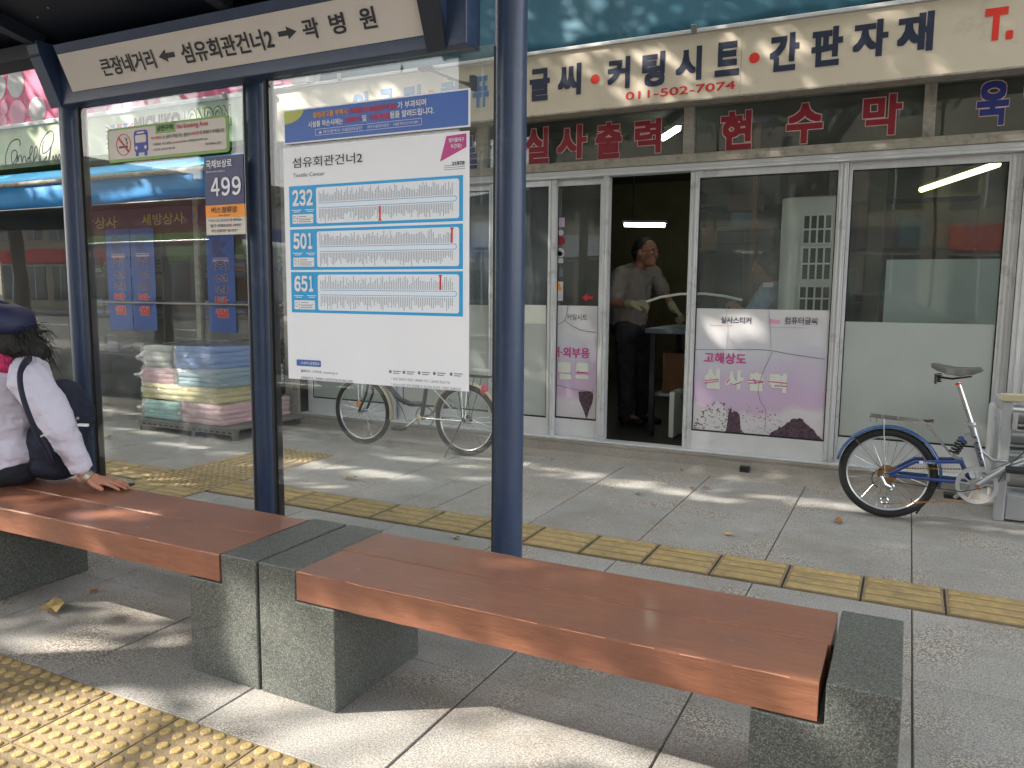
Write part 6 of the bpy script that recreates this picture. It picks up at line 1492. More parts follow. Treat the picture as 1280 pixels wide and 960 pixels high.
def hand_prims(mb, wrist, dirv, palm_n, s=1., curl=.25, spread=.10, left=1, lens=(.066, .074, .070, .055), rad=.0088):
    """palm and five fingers; dirv: towards the fingers, palm_n: out of the back of the hand"""
    d = V3(dirv).normalized(); n = V3(palm_n); n = (n - d * n.dot(d)).normalized(); sd_ = d.cross(n) * left
    W = V3(wrist); Rm = Matrix((sd_ * left, d, n)).transposed()
    mb.caps(W - d * .03 * s, W + d * .02 * s, .024 * s, .026 * s); mb.ell(W + d * .052 * s, (.041 * s, .050 * s, .0155 * s), Rm, 16, 10)
    mb.ell(W + d * .085 * s, (.040 * s, .016 * s, .012 * s), Rm)
    for i, L in enumerate(lens):
        u = (-.030 + .020 * i) * -1
        b_ = W + (d * (.090 - .004 * abs(i - 1.3)) + sd_ * u) * s; fd = (d + sd_ * spread * (1.5 - i) * .8).normalized(); r_ = rad * s * (1 if i < 3 else .88)
        c1 = curl * (1 + .18 * i); p = b_; a_ = 0
        for k, fr_ in enumerate((.46, .30, .24)):
            a_ += c1 * (1, .9, .7)[k]; v = (fd * math.cos(a_) - n * math.sin(a_)).normalized(); q_ = p + v * L * fr_ * s
            mb.caps(p, q_, r_ * (1 - .07 * k), r_ * (.93 - .07 * k), 10); p = q_
    t0_ = W + (d * .022 + sd_ * .026) * s; t1_ = W + (d * .055 + sd_ * .050 - n * .008) * s; t2_ = W + (d * .085 + sd_ * .058 - n * .014) * s
    mb.caps(t0_, t1_, .015 * s, .0115 * s, 10); mb.caps(t1_, t2_, .0108 * s, .0088 * s, 10)
# ---- the woman on the left bench
def w_(px, py, Y): return at(px, py, Y=Y)
wo = thing('person', 'woman in white top, navy sun visor and pink scarf leaning back on the left bench', 'person', (-3.35, 1.93, .41))
sho = w_(40, 474, 1.90); elb = w_(76, 535, 1.95); wri = w_(106, 594, 2.02)
wri.z = max(wri.z, .45); hd_c = w_(4, 416, 1.93)
pel = Vector((-3.36, 1.95, .49)); mid = Vector((-3.345, 1.94, .66)); che = Vector((-3.33, 1.93, .84)); nek = Vector((hd_c.x + .01, 1.93, .97))
sh_r = Vector((-3.42, 2.10, .89)); fwd = Vector((-.93, -.36, -.04)); hdir = Vector((.92, .40, 0)).normalized()
body = MB()
P, Rm, l, f, up = head_prims(body, hd_c, fwd, 1.0, .06)
body.caps(hd_c + Vector((.012, 0, -.06)), nek + Vector((0, 0, -.05)), .050, .055)
body.caps(che, mid, .12, .115); body.caps(mid, pel, .12, .13); body.caps(sho + Vector((-.03, .02, 0)), sh_r, .06, .06)
body.caps(sho, elb, .045, .038); body.caps(elb, wri, .036, .024); body.caps(sh_r, Vector((-3.55, 2.12, .68)), .045, .036); body.caps(Vector((-3.55, 2.12, .68)), Vector((-3.68, 1.98, .56)), .034, .024)
hand_prims(body, wri + Vector((.012, .012, -.016)), hdir + Vector((0, 0, -.12)), (.12, 0, 1), 1.0, curl=.10, left=1, spread=.20, rad=.0080)
hand_prims(body, Vector((-3.70, 1.95, .55)), (-.7, -.6, -.1), (0, 0, 1), .95, curl=.3, left=-1)
for k, (y0, kx, ky) in enumerate(((1.86, -3.72, 1.60), (2.02, -3.78, 1.74))):
    kn = Vector((kx, ky, .50)); an = Vector((kx - .03, ky - .10, .10)); body.caps(Vector((-3.36, y0, .49)), kn, .075, .055); body.caps(kn, an, .05, .032); body.caps(an, an + Vector((-.1, -.08, -.06)), .03, .025)
bo_ = blob('body', body, 'skin', wo, .0040, 4, .4)
eyes(P, Rm, wo)
top_ = MB()
top_.caps(che + Vector((0, 0, .02)), mid, .148, .150); top_.ell((-3.37, 1.93, .70), (.17, .165, .20)); top_.ell((-3.345, 1.95, .555), (.165, .165, .12)); top_.ell((-3.30, 1.93, .88), (.11, .13, .09))
top_.caps(sho + Vector((-.06, .03, .01)), sh_r, .075, .07)
mid_a = sho.lerp(elb, .5)
top_.caps(sho + Vector((-.01, 0, -.01)), mid_a, .078, .069); top_.caps(mid_a, elb, .068, .060); top_.caps(elb, wri + (elb - wri) * .22, .058, .040)
top_.caps(sh_r, Vector((-3.55, 2.12, .68)), .065, .055); top_.caps(Vector((-3.55, 2.12, .68)), Vector((-3.66, 2.0, .57)), .052, .038)
top_.caps(nek + Vector((0, 0, -.075)), nek + Vector((0, 0, -.045)), .075, .065)
rr2 = random.Random(8)
for i in range(9):   # soft creases along the sleeve and the waist
    p = sho.lerp(wri, .12 + .085 * i); d = (wri - sho).normalized(); a_ = rr2.uniform(0, 6)
    e1 = d.cross(Vector((0, 0, 1))).normalized(); e2 = d.cross(e1); rad_ = .064 - .0028 * i
    pts_ = [p + (e1 * math.cos(a_ + t) + e2 * math.sin(a_ + t)) * rad_ + d * .012 * t for t in (0, .5, 1, 1.5, 2)]
    top_.tube(pts_, [.002, .006, .008, .006, .002], 6)
for i in range(6):
    z = .52 + .055 * i; pts_ = [Vector((-3.36 + .166 * math.cos(t), 1.94 + .166 * math.sin(t), z + .03 * math.sin(t * 2 + i))) for t in (-1.9, -1.3, -.7, -.2, .3)]
    top_.tube(pts_, [.002, .007, .009, .007, .002], 6)
blob('top', top_, 'shirt_white', wo, .0062, 5, .5, fold=.0042)
cuff = wri + (elb - wri) * .17; cd = (elb - wri).normalized()
mk('cuff', MB().tube([cuff - cd * .012, cuff - cd * .008, cuff + cd * .02, cuff + cd * .034], [.037, .0425, .0435, .040], 28), 'shirt_white', wo, smooth=60)
tr_ = MB(); tr_.ell((-3.36, 1.95, .475), (.175, .165, .085))
for (y0, kx, ky) in ((1.86, -3.72, 1.60), (2.02, -3.78, 1.74)):
    kn = Vector((kx, ky, .50)); an = Vector((kx - .03, ky - .10, .16)); tr_.caps(Vector((-3.36, y0, .485)), kn, .092, .07); tr_.caps(kn, an, .066, .05)
tb2 = blob('trousers', tr_, 'trousers_dark', wo, .008, 5)
for (kx, ky) in ((-3.72, 1.60), (-3.78, 1.74)):
    s_ = MB(); s_.ell((kx - .09, ky - .15, .045), (.055, .13, .045), Matrix.Rotation(math.radians(-38), 3, 'Z')); s_.box(kx - .14, kx - .04, ky - .24, ky - .06, 0, .02)
    blob('shoe', s_, 'text_white', wo, .008, 6)
band = MB(); wc = wri + Vector((.006, .008, -.008))
bd = (wri - elb).normalized() * .5 + hdir * .5
for k in (0, 1, 2, 3): c_ = wc + bd * (.006 * k - .008); e1 = bd.cross(Vector((0, 0, 1))).normalized(); e2 = bd.normalized().cross(e1); band.tube([c_ + (e1 * math.cos(t * .5236) * .0295 + e2 * math.sin(t * .5236) * .0265) for t in range(12)], .0028, 6, closed=True)
mk('bracelet', band, 'silver_band', wo, smooth=60)
hr = MB()
for (x, y, z, r_) in ((0, -.022, .022, .088), (0, -.055, -.03, .078), (.012, -.075, -.062, .066), (0, -.105, -.075, .055), (0, -.13, -.085, .046), (.03, -.04, -.05, .06), (-.03, -.04, -.05, .06), (.052, .0, -.012 + .03, .035), (-.052, .0, .02, .035), (0, .02, .045, .062)):
    hr.ell(P(x, y, z), r_)
for i in range(24):
    a_ = rr2.uniform(0, 6.28); b_ = rr2.uniform(.2, 2.2); p0 = P(.075 * math.cos(a_), -.08 - .05 * rr2.random(), -.05 + .07 * math.sin(a_)); p1 = p0 + Vector((rr2.uniform(-.01, .04), rr2.uniform(-.03, .03), rr2.uniform(-.05, .01)))
    p2_ = p1 + Vector((rr2.uniform(-.01, .03), rr2.uniform(-.02, .02), rr2.uniform(-.03, .01))); hr.tube([p0, p1, p2_], [.008, .005, .002], 5)
blob('hair', hr, 'hair_black', wo, .006, 2, .4)
stn = MB()
for i in range(420):
    a_ = rr2.uniform(0, 6.28); p0 = P(.07 * math.cos(a_), -.10 + rr2.uniform(-.05, .05), -.06 + .075 * math.sin(a_)); v = Vector((rr2.uniform(-.2, 1), rr2.uniform(-.6, .5), rr2.uniform(-.8, .6))) * .03
    stn.tube([p0, p0 + v, p0 + v * 1.6 + Vector((0, 0, -.012)), p0 + v * 2 + Vector((.004, 0, -.03))], [.0014, .0012, .001, .0006], 3, caps=False)
mk('loose_hair', stn, 'hair_black', wo)['kind'] = 'stuff'
# visor: a soft crown band with peak
vz = MB(); vs = []; fs = []; n = 36
rows = [(.098, .116, .004), (.106, .122, .035), (.103, .118, .070), (.084, .096, .102), (.045, .055, .120), (.002, .002, .126)]
for (rx_, ry_, z) in rows:
    for k in range(n): t = 2 * math.pi * k / n; vs.append(P(rx_ * math.cos(t), -.004 + ry_ * math.sin(t), z + .014 * math.sin(t)))
for i in range(len(rows) - 1):
    for k in range(n): fs.append((i * n + k, i * n + (k + 1) % n, (i + 1) * n + (k + 1) % n, (i + 1) * n + k))
vi = mk('sun_visor', MB().add(vs, fs), 'visor_navy', wo, smooth=60, solid=.003)
vs = []; fs = []
for j in range(5):
    for k in range(17): t = math.pi * (k / 16) ; e_ = j / 4; vs.append(P((.093 + .012 * e_) * math.cos(t), -.004 + (.108 + .085 * e_ * math.sin(t)) * math.sin(t), .012 - .03 * e_ * math.sin(t) - .012 * abs(math.cos(t)) * e_))
for j in range(4):
    for k in range(16): q_ = j * 17 + k; fs.append((q_, q_ + 1, q_ + 18, q_ + 17))
mk('visor_peak', MB().add(vs, fs), 'visor_navy', vi, smooth=60, solid=.004)
lm_ = MB(); A_ = P(-.101, -.01, .05); l2 = Vector((1, 0.05, 0)); 
lg = w_(9, 396, 1.80)
side = l * (1 if (l.y < 0) else -1)
c_ = V3(hd_c) + side * .108 + up * .038 + f * -.004
lm_.tube([c_ - f * .028 - up * .012, c_ - f * .006 + up * .012 + side * -.003, c_ + f * .004 - up * .002], .0022, 5); lm_.tube([c_ + f * .03 + up * .012, c_ - f * .002 + up * .02 + side * -.004, c_ - f * .03 + up * .008, c_ - f * .045 - up * .02 - side * .006], .0014, 5)
mk('visor_mark', lm_, 'logo_pale', vi)
sc_ = MB(); ncc = nek + Vector((-.015, 0, -.012))
for k, (z, r_, th) in enumerate(((-.045, .085, .026), (-.015, .078, .024), (.012, .07, .02))):
    sc_.tube([ncc + Vector((r_ * math.cos(t * .3927) * 1.1, r_ * math.sin(t * .3927), z + .018 * math.cos(t * .3927 + 2.6))) for t in range(16)], th, 10, closed=True)
sc_.caps(ncc + Vector((-.07, -.06, -.03)), ncc + Vector((-.10, -.10, -.14)), .03, .04)
blob('scarf', sc_, 'scarf_pink', wo, .006, 4)
# rucksack on her back
bk = thing('rucksack', 'navy rucksack on the back of the woman in white, behind her arm', 'rucksack', (-3.08, 2.0, .46))
bb_ = MB(); b_lo = w_(72, 560, 2.06); b_hi = w_(78, 500, 2.06)
bb_.ell(b_lo.lerp(b_hi, .1), (.115, .12, .13)); bb_.ell(b_lo.lerp(b_hi, .75), (.105, .11, .14)); bb_.ell(w_(72, 578, 2.05), (.09, .11, .07)); bb_.ell(w_(92, 520, 2.08), (.05, .09, .11))
blob('bag', bb_, 'bag_navy', bk, .007, 7, fold=.005)
mk('zip_pull', MB().bar(w_(98, 531, 1.98), w_(110, 531.5, 1.99), .010, .010), 'text_white', bk)
mk('buckle', MB().ell(w_(97, 523, 2.0), .007), 'steel', bk)
sp = [w_(42, 449, 1.99), w_(36, 450, 1.90), w_(30, 455, 1.815), w_(25, 468, 1.775), w_(27, 490, 1.75), w_(36, 518, 1.755), w_(48, 545, 1.80), w_(58, 562, 1.86), w_(66, 580, 1.97)]
vs = []; fs = []
sm = []
for i in range(len(sp) - 1):
    p0, p1, p2_, p3 = sp[max(i - 1, 0)], sp[i], sp[i + 1], sp[min(i + 2, len(sp) - 1)]
    for k in range(5):
        t = k / 5; sm.append((p1 * 2 + (p2_ - p0) * t + (p0 * 2 - p1 * 5 + p2_ * 4 - p3) * t * t + (p1 * 3 - p0 - p2_ * 3 + p3) * t ** 3) * .5)
sm.append(sp[-1])
mk('strap', MB().tube(sm, .017, 10, flat=(1.0, .55)), 'bag_navy', bk, smooth=70)
mk('strap_cord', MB().tube([w_(50, 546, 1.80), w_(56, 543, 1.80), w_(63, 543, 1.84)], .0035, 6), 'text_white', bk)
ph = thing('mobile_phone', 'dark mobile phone lying under the hand of the woman on the left bench', 'phone', (-2.86, 2.06, .41))
pc_ = at(143, 607, Z=.414)
o = mk('phone_body', MB().box(-.07, .07, -.034, .034, -.004, .004), 'black_plastic', None, bevel=.003); o.location = (0, 0, .006); o.parent = ph; ph.location = (pc_.x - .0, pc_.y + .0, .409); ph.rotation_euler.z = .35
# ---- men in the shop
def man(label, J, fw_, shirt, trouser, gloves, headz=1., hair=True, seat=False, tilt=0.):
    t = thing('person', label, 'person', (J['pel'].x, J['pel'].y, .104))
    b = MB(); P, Rm, l, f, up = head_prims(b, J['head'], fw_, 1.02 * headz, tilt)
    b.caps(J['head'] + Vector((0, 0, -.07)) - f * .01, J['neck'], .052, .058); b.caps(J['neck'], J['che'], .07, .13); b.caps(J['che'], J['pel'], .13, .13)
    gv = []
    for s_ in ('n', 'f'):
        g = MB(); gv.append(g)
        S, E, W, D = J['s' + s_], J['e' + s_], J['w' + s_], J['d' + s_]
        b.caps(J['neck'] + Vector((0, 0, -.05)), S, .06, .055); b.caps(S, E, .046, .04); b.caps(E, W, .040, .027)
        hand_prims(b, W, D, J.get('n' + s_, Vector((0, 0, 1))), .98, curl=.75, left=1 if s_ == 'n' else -1)
        if gloves:
            hand_prims(g, W, D, J.get('n' + s_, Vector((0, 0, 1))), 1.10, curl=.75, left=1 if s_ == 'n' else -1, rad=.0105); g.caps(W - (W - E).normalized() * .05, W, .036, .034)
    for k in ('0', '1'):
        H, K, A = J['h' + k], J['k' + k], J['a' + k]; b.caps(J['pel'], H, .1, .09); b.caps(H, K, .082, .055); b.caps(K, A, .052, .038); b.caps(A, A + V3(fw_) * .13 + Vector((0, 0, -.045)), .035, .03)
    blob('body', b, 'skin_shade', t, .0075, 4)
    eyes(P, Rm, t, 1.0)
    s = MB(); s.caps(J['neck'] + Vector((0, 0, -.06)), J['che'], .11, .17); s.caps(J['che'], J['bel'], .17, .172); s.caps(J['bel'], J['pel'] + Vector((0, 0, .03)), .172, .158)
    for s_ in ('n', 'f'):
        S, E = J['s' + s_], J['e' + s_]; s.caps(J['neck'] + Vector((0, 0, -.08)), S, .08, .07); s.caps(S, S.lerp(E, .80), .072, .064)
    s.tube([J['neck'] + Vector((.062 * math.cos(t_ * .5236), .062 * math.sin(t_ * .5236), -.028)) for t_ in range(12)], .016, 8, closed=True)
    blob('shirt', s, shirt, t, .0075, 6, fold=.006)
    q_ = MB(); q_.ell(J['pel'] + Vector((0, 0, -.02)), (.155, .155, .12))
    for k in ('0', '1'):
        H, K, A = J['h' + k], J['k' + k], J['a' + k]; q_.caps(H, K, .098, .078); q_.caps(K, A + Vector((0, 0, -.03)), .076, .066)
    blob('trousers', q_, trouser, t, .0085, 6, fold=.007)
    for g in (gv if gloves else []): blob('glove', g, 'glove', t, .0055, 4, .4)
    for k in ('0', '1'):
        A = J['a' + k]; u = MB(); u.caps(A + Vector((0, 0, -.045)) - V3(fw_) * .04, A + V3(fw_) * .15 + Vector((0, 0, -.055)), .045, .04); blob('shoe', u, 'black_plastic', t, .009, 5)
    h_ = MB()
    for (x, y, z, r_) in ((0, -.018, .030, .086), (0, -.045, -.005, .078), (0, .004, .050, .060), (.045, -.01, .02, .042), (-.045, -.01, .02, .042), (0, -.06, -.04, .05)): h_.ell(P(x, y, z), r_)
    blob('hair', h_, 'hair_black', t, .0065, 4)
    return t, P, Rm
def m_(px, py, Y): return at(px, py, Y=Y)
J = dict(head=m_(807, 314, 6.4), neck=m_(796, 339, 6.45), che=m_(789, 354, 6.46), bel=m_(787, 380, 6.48), pel=m_(785, 405, 6.5),
         sn=m_(776, 344, 6.30), en=m_(768, 378, 6.20), wn=m_(791, 380, 6.10), dn=Vector((.95, -.1, .05)), nn=Vector((-.1, -.6, .8)),
         sf=m_(815, 341, 6.66), ef=m_(831, 368, 6.62), wf=m_(842, 386, 6.5), df=Vector((.75, -.2, -.6)), nf=Vector((.5, 0, .85)),
         h0=m_(782, 412, 6.40), k0=m_(783, 462, 6.40), a0=Vector((m_(784, 470, 6.40).x, 6.40, .19)), h1=m_(800, 412, 6.56), k1=m_(803, 462, 6.56), a1=Vector((m_(804, 470, 6.56).x, 6.58, .19)))
mn, P1_, R1_ = man('man in grey polo shirt and cream work gloves standing in the open doorway', J, Vector((.93, -.30, -.06)), 'shirt_grey', 'trousers_grey', True, 1.08)
gl_ = MB()
for k in (-1, 1): gl_.torus(P1_(k * .033, .098, -.004), .024, .0018, 'x', 18, 5)
gl_.bar(P1_(-.01, .108, .0), P1_(.01, .108, .0), .002, .002); gl_.bar(P1_(-.058, .095, 0), P1_(-.08, 0, .0), .002, .003)
gl_.bar(P1_(.058, .095, 0), P1_(.08, 0, .0), .002, .003)
mk('spectacles', gl_, 'ink', mn)
J2 = dict(head=m_(957, 334, 6.3), neck=m_(966, 357, 6.32), che=m_(972, 378, 6.34), bel=m_(975, 402, 6.38), pel=Vector((m_(975, 430, 6.42).x, 6.42, .88)),
          sn=m_(955, 372, 6.18), en=m_(938, 398, 6.1), wn=m_(924, 386, 6.12), dn=Vector((-.8, .1, .4)), nn=Vector((0, -.5, .8)),
          sf=m_(985, 366, 6.5), ef=m_(975, 396, 6.62), wf=m_(955, 392, 6.6), df=Vector((-.9, 0, .1)), nf=Vector((0, .3, .9)))
px_ = J2['pel'].x
J2.update(h0=Vector((px_, 6.34, .83)), k0=Vector((px_ - .02, 6.33, .5)), a0=Vector((px_, 6.34, .19)), h1=Vector((px_, 6.52, .83)), k1=Vector((px_ - .02, 6.53, .5)), a1=Vector((px_, 6.52, .19)))
m2_, P2_, R2_ = man('man in blue grey shirt seen from behind through the glass above the wide poster', J2, Vector((-.85, .42, -.12)), 'shirt_blue', 'trousers_dark', False, 1.05)
mk('shirt_label', MB().box(m_(953, 356, 6.12).x, m_(966, 356, 6.12).x, 6.140, 6.1415, m_(955, 359, 6.12).z, m_(955, 353, 6.12).z), 'shirt_white', m2_)
ro = thing('bent_strip', 'long thin bent strip held between the two men in the shop', 'strip', m_(850, 370, 6.15))
mk('strip', MB().tube([m_(804, 378.5, 6.12), m_(825, 371.5, 6.12), m_(850, 367.5, 6.13), m_(880, 367, 6.14), m_(905, 370, 6.13), m_(928, 375, 6.10)], .006, 8, flat=(1.6, .5)), 'appliance_white', ro, smooth=60)
# ================================================================== THE OTHER SIDE OF THE STREET (seen as reflections) and the street trees
def building(x0, x1, z1, m, label, floors, cols, sign=None, y=-18.5, roof=True):
    t = thing('building', label, 'building', ((x0 + x1) / 2, y, 0))
    mk('wall', MB().box(x0, x1, y - 9, y, -.01, z1), m, t)
    if roof: mk('parapet', MB().box(x0 - .1, x1 + .1, y - 9.1, y + .12, z1 + .001, z1 + .35), 'weathered_trim', t)
    cw = (x1 - x0) / cols
    for fl_ in range(floors):
        for c_ in range(cols):
            za = .5 + fl_ * 3.0 if fl_ == 0 else 1.0 + fl_ * 3.0; zb = za + (2.0 if fl_ == 0 else 1.45)
            xa = x0 + cw * c_ + cw * .15; xb = x0 + cw * (c_ + 1) - cw * .15
            wd = mk('window', MB().box(xa, xb, y + .002, y + .03, za, zb), 'far_window', t)
            mk('window_frame', MB().box(xa - .05, xb + .05, y + .001, y + .06, zb + .001, zb + .06).box((xa + xb) / 2 - .03, (xa + xb) / 2 + .03, y + .031, y + .05, za, zb), 'aluminium_plain', wd)
    if sign: mk('shop_board', MB().box(x0 + .4, x1 - .4, y + .03, y + .22, 2.65, 3.45), sign, t)
    return t
building(-13.6, -6.6, 9.4, 'wall_beige', 'beige three storey building across the road', 3, 4, 'text_white')
building(-24.0, -13.7, 4.4, 'wall_white', 'low white building across the road', 1, 5, 'board_blue')
building(-36, -24.2, 5.2, 'wall_brick', 'brick building far left across the road', 1, 6, 'sign_green')
building(-6.5, .5, 9.2, 'wall_beige', 'three storey building with navy shop board across the road', 3, 3, 'ink_navy')
building(.6, 8.5, 9.8, 'wall_beige', 'building with red shop board across the road', 2, 3, 'sign_red')
building(8.6, 20, 9.5, 'wall_brick', 'brick building far right across the road', 3, 5, 'board_yellow')
building(-50, -36.2, 7.2, 'wall_beige', 'beige building at the far left end across the road', 2, 6, 'text_red')
def car(x, y, m, label, dirx=1, van=False):
    t = thing('parked_car', label, 'car', (x, y, -.13))
    g = -.13
    if van: prof = [(-2.2, .35), (2.15, .35), (2.2, .75), (2.0, 1.15), (1.45, 1.85), (1.2, 1.95), (-2.1, 1.95), (-2.2, 1.8)]
    else: prof = [(-2.2, .32), (2.2, .32), (2.25, .62), (2.1, .78), (1.1, .95), (.45, 1.38), (-.9, 1.42), (-1.7, 1.02), (-2.2, .92), (-2.28, .6)]
    prof = [(x + u * dirx, v + g) for u, v in prof]
    if dirx < 0: prof = prof[::-1]
    mk('car_body', MB().prism(prof, (0, y + .85, 0), (-1, 0, 0) if False else (1, 0, 0), EZ, 1.7) if False else MB().add([(u, y - .85, v) for u, v in prof] + [(u, y + .85, v) for u, v in prof], [tuple(range(len(prof))), tuple(range(2 * len(prof) - 1, len(prof) - 1, -1))] + [(i, i + len(prof), (i + 1) % len(prof) + len(prof), (i + 1) % len(prof)) for i in range(len(prof))]), m, t, recalc=True, bevel=.09, bseg=4, smooth=50)
    if van: wn = [((1.85, 1.2), (1.45, 1.75), (.7, 1.75), (.7, 1.2)), ((.6, 1.2), (.6, 1.75), (-.6, 1.75), (-.6, 1.2)), ((-.7, 1.2), (-.7, 1.75), (-2.0, 1.75), (-2.0, 1.2))]
    else: wn = [((1.0, .97), (.45, 1.30), (-.1, 1.32), (-.1, .97)), ((-.2, .97), (-.2, 1.32), (-.9, 1.33), (-1.45, 1.0))]
    for q_ in wn:
        for s_ in (-1, 1): mk('side_window', MB().add([(x + u * dirx, y + s_ * .856, v + g) for u, v in q_], [(0, 1, 2, 3)]), 'far_window', t)
    for u in (-1.4, 1.4):
        for s_ in (-1, 1):
            wv_ = mk('car_wheel', MB().cyl((x + u, y + s_ * .70, g + .32), (x + u, y + s_ * .87, g + .32), .32, 28), 'tyre', t, smooth=40, bevel=.02)
            mk('hub_cap', MB().cyl((x + u, y + s_ * .86, g + .32), (x + u, y + s_ * .885, g + .32), .2, 20), 'rim_silver', wv_, smooth=40)
    for s_ in (-.6, .6): mk('headlight', MB().ell((x + 2.2 * dirx, y + s_, g + .66), (.05, .16, .07)), 'text_white', t); mk('tail_light', MB().ell((x - 2.22 * dirx, y + s_, g + .78), (.05, .13, .08)), 'text_red', t)
car(-8.5, -3.2, 'car_white', 'white van on the near lane of the road', 1, True); car(-1.2, -8.4, 'car_dark', 'dark saloon car on the far lane of the road', -1); car(4.2, -3.4, 'car_white', 'white saloon car on the near lane of the road', 1); car(-16, -8.6, 'car_red', 'dark red car on the far lane of the road', -1)
def pole(x, y, label):
    t = thing('utility_pole', label, 'pole', (x, y, 0)); mk('pole', MB().tube([(x, y, -.15), (x, y, 9)], [.17, .12], 16), 'concrete', t, smooth=50)
    for z in (7.4, 8.2): mk('cross_arm', MB().box(x - .9, x + .9, y - .05, y + .05, z, z + .1), 'steel', t)
    for u in (-.8, -.3, .3, .8): mk('insulator', MB().cyl((x + u, y, 8.301), (x + u, y, 8.45), .05, 10), 'text_white', t)
pole(-2.2, -14.6, 'concrete utility pole on the far pavement'); pole(-19, -14.6, 'concrete utility pole on the far pavement near the low white building')
import numpy as np
SUNV = np.array(TOSUN)
LIT = []  # chosen sunlit spots; gaps in the tree crowns are shaped to match them
def litz(px, py, rx, ry, Z=0.): p = at(px, py, Z=Z); LIT.append(('z', Z, p.x, p.y, rx, ry))
def lity(px, py, rx, rz, Y): p = at(px, py, Y=Y); LIT.append(('y', Y, p.x, p.z, rx, rz))
for a_ in ((90, 808, .30, .07), (20, 790, .25, .05), (290, 885, .32, .10), (420, 930, .35, .16), (560, 925, .30, .12), (170, 925, .45, .16), (40, 930, .30, .10), (240, 950, .4, .12), (760, 960, .42, .09), (230, 810, .18, .05), (520, 905, .2, .05), (900, 985, .2, .08), (100, 950, .6, .15), (150, 880, .25, .08), (380, 880, .3, .12), (460, 950, .4, .1), (830, 950, .15, .05),
           (455, 590, 0.65, 0.130), (545, 578, 0.55, 0.091), (590, 597, 0.26, 0.065), (770, 603, 0.59, 0.117), (700, 588, 0.45, 0.065), (880, 622, 0.36, 0.065), (930, 600, 0.33, 0.052), (1010, 628, 0.39, 0.104), (1230, 660, 0.39, 0.065), (1100, 640, 0.33, 0.052),
           (150, 515, 0.65, 0.078), (180, 540, 0.59, 0.078), (250, 560, 0.65, 0.091), (200, 600, 0.44, 0.130), (380, 603, 0.42, 0.091), (350, 612, 0.26, 0.104), (140, 585, 0.39, 0.104), (360, 575, 0.39, 0.130), (300, 580, 0.20, 0.078), (620, 575, 0.39, 0.065), (480, 612, 0.23, 0.039)): litz(*a_)
for a_ in ((110, 638, .34, .10), (30, 628, .25, .06), (590, 692, .22, .07), (700, 720, .10, .04)): litz(*a_, Z=.405)
for a_ in ((60, 680, .50, .07, 1.705), (230, 735, .30, .09, 1.705), (470, 790, .40, .10, 1.705), (300, 780, .28, .16, 1.705), (700, 840, .25, .05, 1.705), (380, 800, .12, .16, 1.705), (900, 870, .3, .04, 1.705),
           (813, 70, .16, .10, 5.2), (690, 100, .12, .05, 5.2), (1000, 60, .05, .16, 5.2), (45, 110, .22, .22, 5.17), (75, 150, .2, .2, 5.17), (150, 135, .3, .10, 5.16), (330, 120, .25, .12, 5.16), (250, 150, .15, .1, 5.16), (60, 185, .25, .14, 5.16), (470, 125, .3, .1, 5.2),
           (170, 250, .55, .10, 4.7), (60, 240, .4, .12, 4.7), (270, 210, .3, .08, 4.8), (215, 480, .30, .22, 4.62), (245, 450, .2, .1, 4.62), (270, 515, .2, .08, 4.62), (190, 440, .12, .1, 4.62),
           (900, 410, .10, .10, 5.5), (935, 415, .09, .12, 5.5), (1020, 520, .08, .09, 5.5), (750, 455, .05, .16, 5.5), (727, 460, .05, .06, 5.5), (880, 500, .04, .12, 5.5), (862, 420, .04, .2, 5.5), (1035, 480, .03, .12, 5.5), (1240, 500, .05, .2, 5.5), (690, 470, .03, .1, 5.5), (1150, 560, .1, .1, 5.1), (1190, 520, .06, .12, 4.72)): lity(*a_)
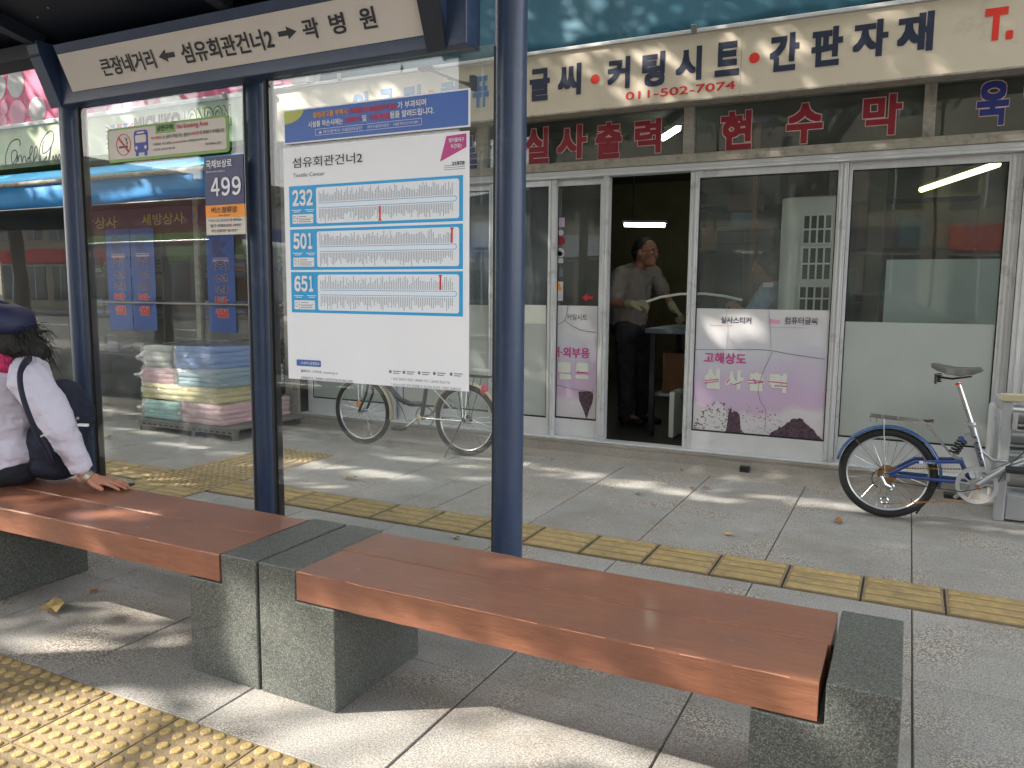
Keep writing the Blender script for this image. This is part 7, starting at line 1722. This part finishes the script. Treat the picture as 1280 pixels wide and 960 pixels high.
def street_tree(x, y, seed, label, nleaf=36000, cz=6.0, rx=3.4, ry=4.5, rz=2.3):
    rg = np.random.default_rng(seed); r_ = random.Random(seed)
    t = thing('street_tree', label, 'tree', (x, y, 0), 'street trees along the kerb')
    mb = MB(); mb.tube([(x, y, -.1), (x + .05, y, 1.2), (x - .04, y + .05, 2.6), (x + .02, y, 3.9), (x, y, 5.2)], [.19, .15, .13, .11, .07], 12)
    mk('trunk', mb, 'bark', t, smooth=70)
    cl = []
    lb = MB()
    for i in range(16):
        a_ = 2 * math.pi * i / 16 + r_.uniform(-.2, .2); h0 = 2.9 + .14 * i; L = r_.uniform(.55, .95)
        e_ = Vector((x + rx * L * math.cos(a_), y + ry * L * math.sin(a_), cz + r_.uniform(-1.2, 1.5))); s_ = Vector((x, y, h0)); m_2 = s_.lerp(e_, .5) + Vector((0, 0, .25))
        lb.tube([s_, m_2, e_], [.055, .035, .012], 6)
        for k in range(4):
            f_ = m_2.lerp(e_, r_.random()) ; g_ = f_ + Vector((r_.uniform(-.9, .9), r_.uniform(-.9, .9), r_.uniform(-.3, .8))); lb.tube([f_, g_], [.015, .005], 4)
    mk('limb', lb, 'bark', t)
    nc = 330
    d = rg.normal(size=(nc, 3)); d /= np.linalg.norm(d, axis=1)[:, None]; rad = rg.random(nc) ** (1 / 2.4)
    cc = np.array([x, y, cz]) + d * rad[:, None] * np.array([rx, ry, rz])
    k = rg.integers(0, nc, nleaf); p = cc[k] + rg.normal(size=(nleaf, 3)) * np.array([.27, .27, .2])
    keep = p[:, 2] > 3.45
    for kind, c_, a0, b0, ra, rb_ in LIT:
        if kind == 'z': q_ = p - SUNV * ((p[:, 2] - c_) / SUNV[2])[:, None]; u, v = q_[:, 0] - a0, q_[:, 1] - b0
        else: q_ = p - SUNV * ((p[:, 1] - c_) / SUNV[1])[:, None]; u, v = q_[:, 0] - a0, q_[:, 2] - b0
        wob = .85 + .35 * np.sin(u * 9 + v * 5) * np.cos(v * 13 - u * 3)
        ins = (u / ra) ** 2 + (v / rb_) ** 2 < wob
        keep &= ~(ins & (rg.random(nleaf) < .97))  # leaves left out of the crown so that sun falls on the chosen spots
    p = p[keep]; n = len(p)
    a = rg.normal(size=(n, 3)); a /= np.linalg.norm(a, axis=1)[:, None]; b = np.cross(a, rg.normal(size=(n, 3))); b /= np.linalg.norm(b, axis=1)[:, None]
    s = rg.uniform(.05, .085, n)[:, None]; V = np.stack([p - a * s, p + b * s * .55, p + a * s, p - b * s * .55], 1).reshape(-1, 3) - np.array([x, y, 0])
    me = bpy.data.meshes.new('foliage'); me.vertices.add(4 * n); me.vertices.foreach_set('co', V.ravel()); me.loops.add(4 * n); me.loops.foreach_set('vertex_index', np.arange(4 * n)); me.polygons.add(n); me.polygons.foreach_set('loop_start', np.arange(0, 4 * n, 4)); me.polygons.foreach_set('loop_total', np.full(n, 4)); me.update(); me.validate()
    me.materials.append(M['leaf_green']); o = link('foliage', me, t); o['kind'] = 'stuff'
LAB = ['street tree at the kerb straight behind the shelter roof', 'street tree at the kerb left of the shelter', 'street tree at the kerb second to the left of the shelter', 'street tree at the kerb far left', 'street tree at the kerb to the right of the camera', 'street tree at the kerb just behind the camera']
for i, (x, y) in enumerate(((-5.2, -.35), (-9.6, -.3), (-14.0, -.4), (-18.6, -.3), (3.0, -.35), (-1.2, -.3))): street_tree(x, y, 20 + i, LAB[i])  # last tree is added out of view to shade the awning and sign

bpy.data.scenes.remove(TS)
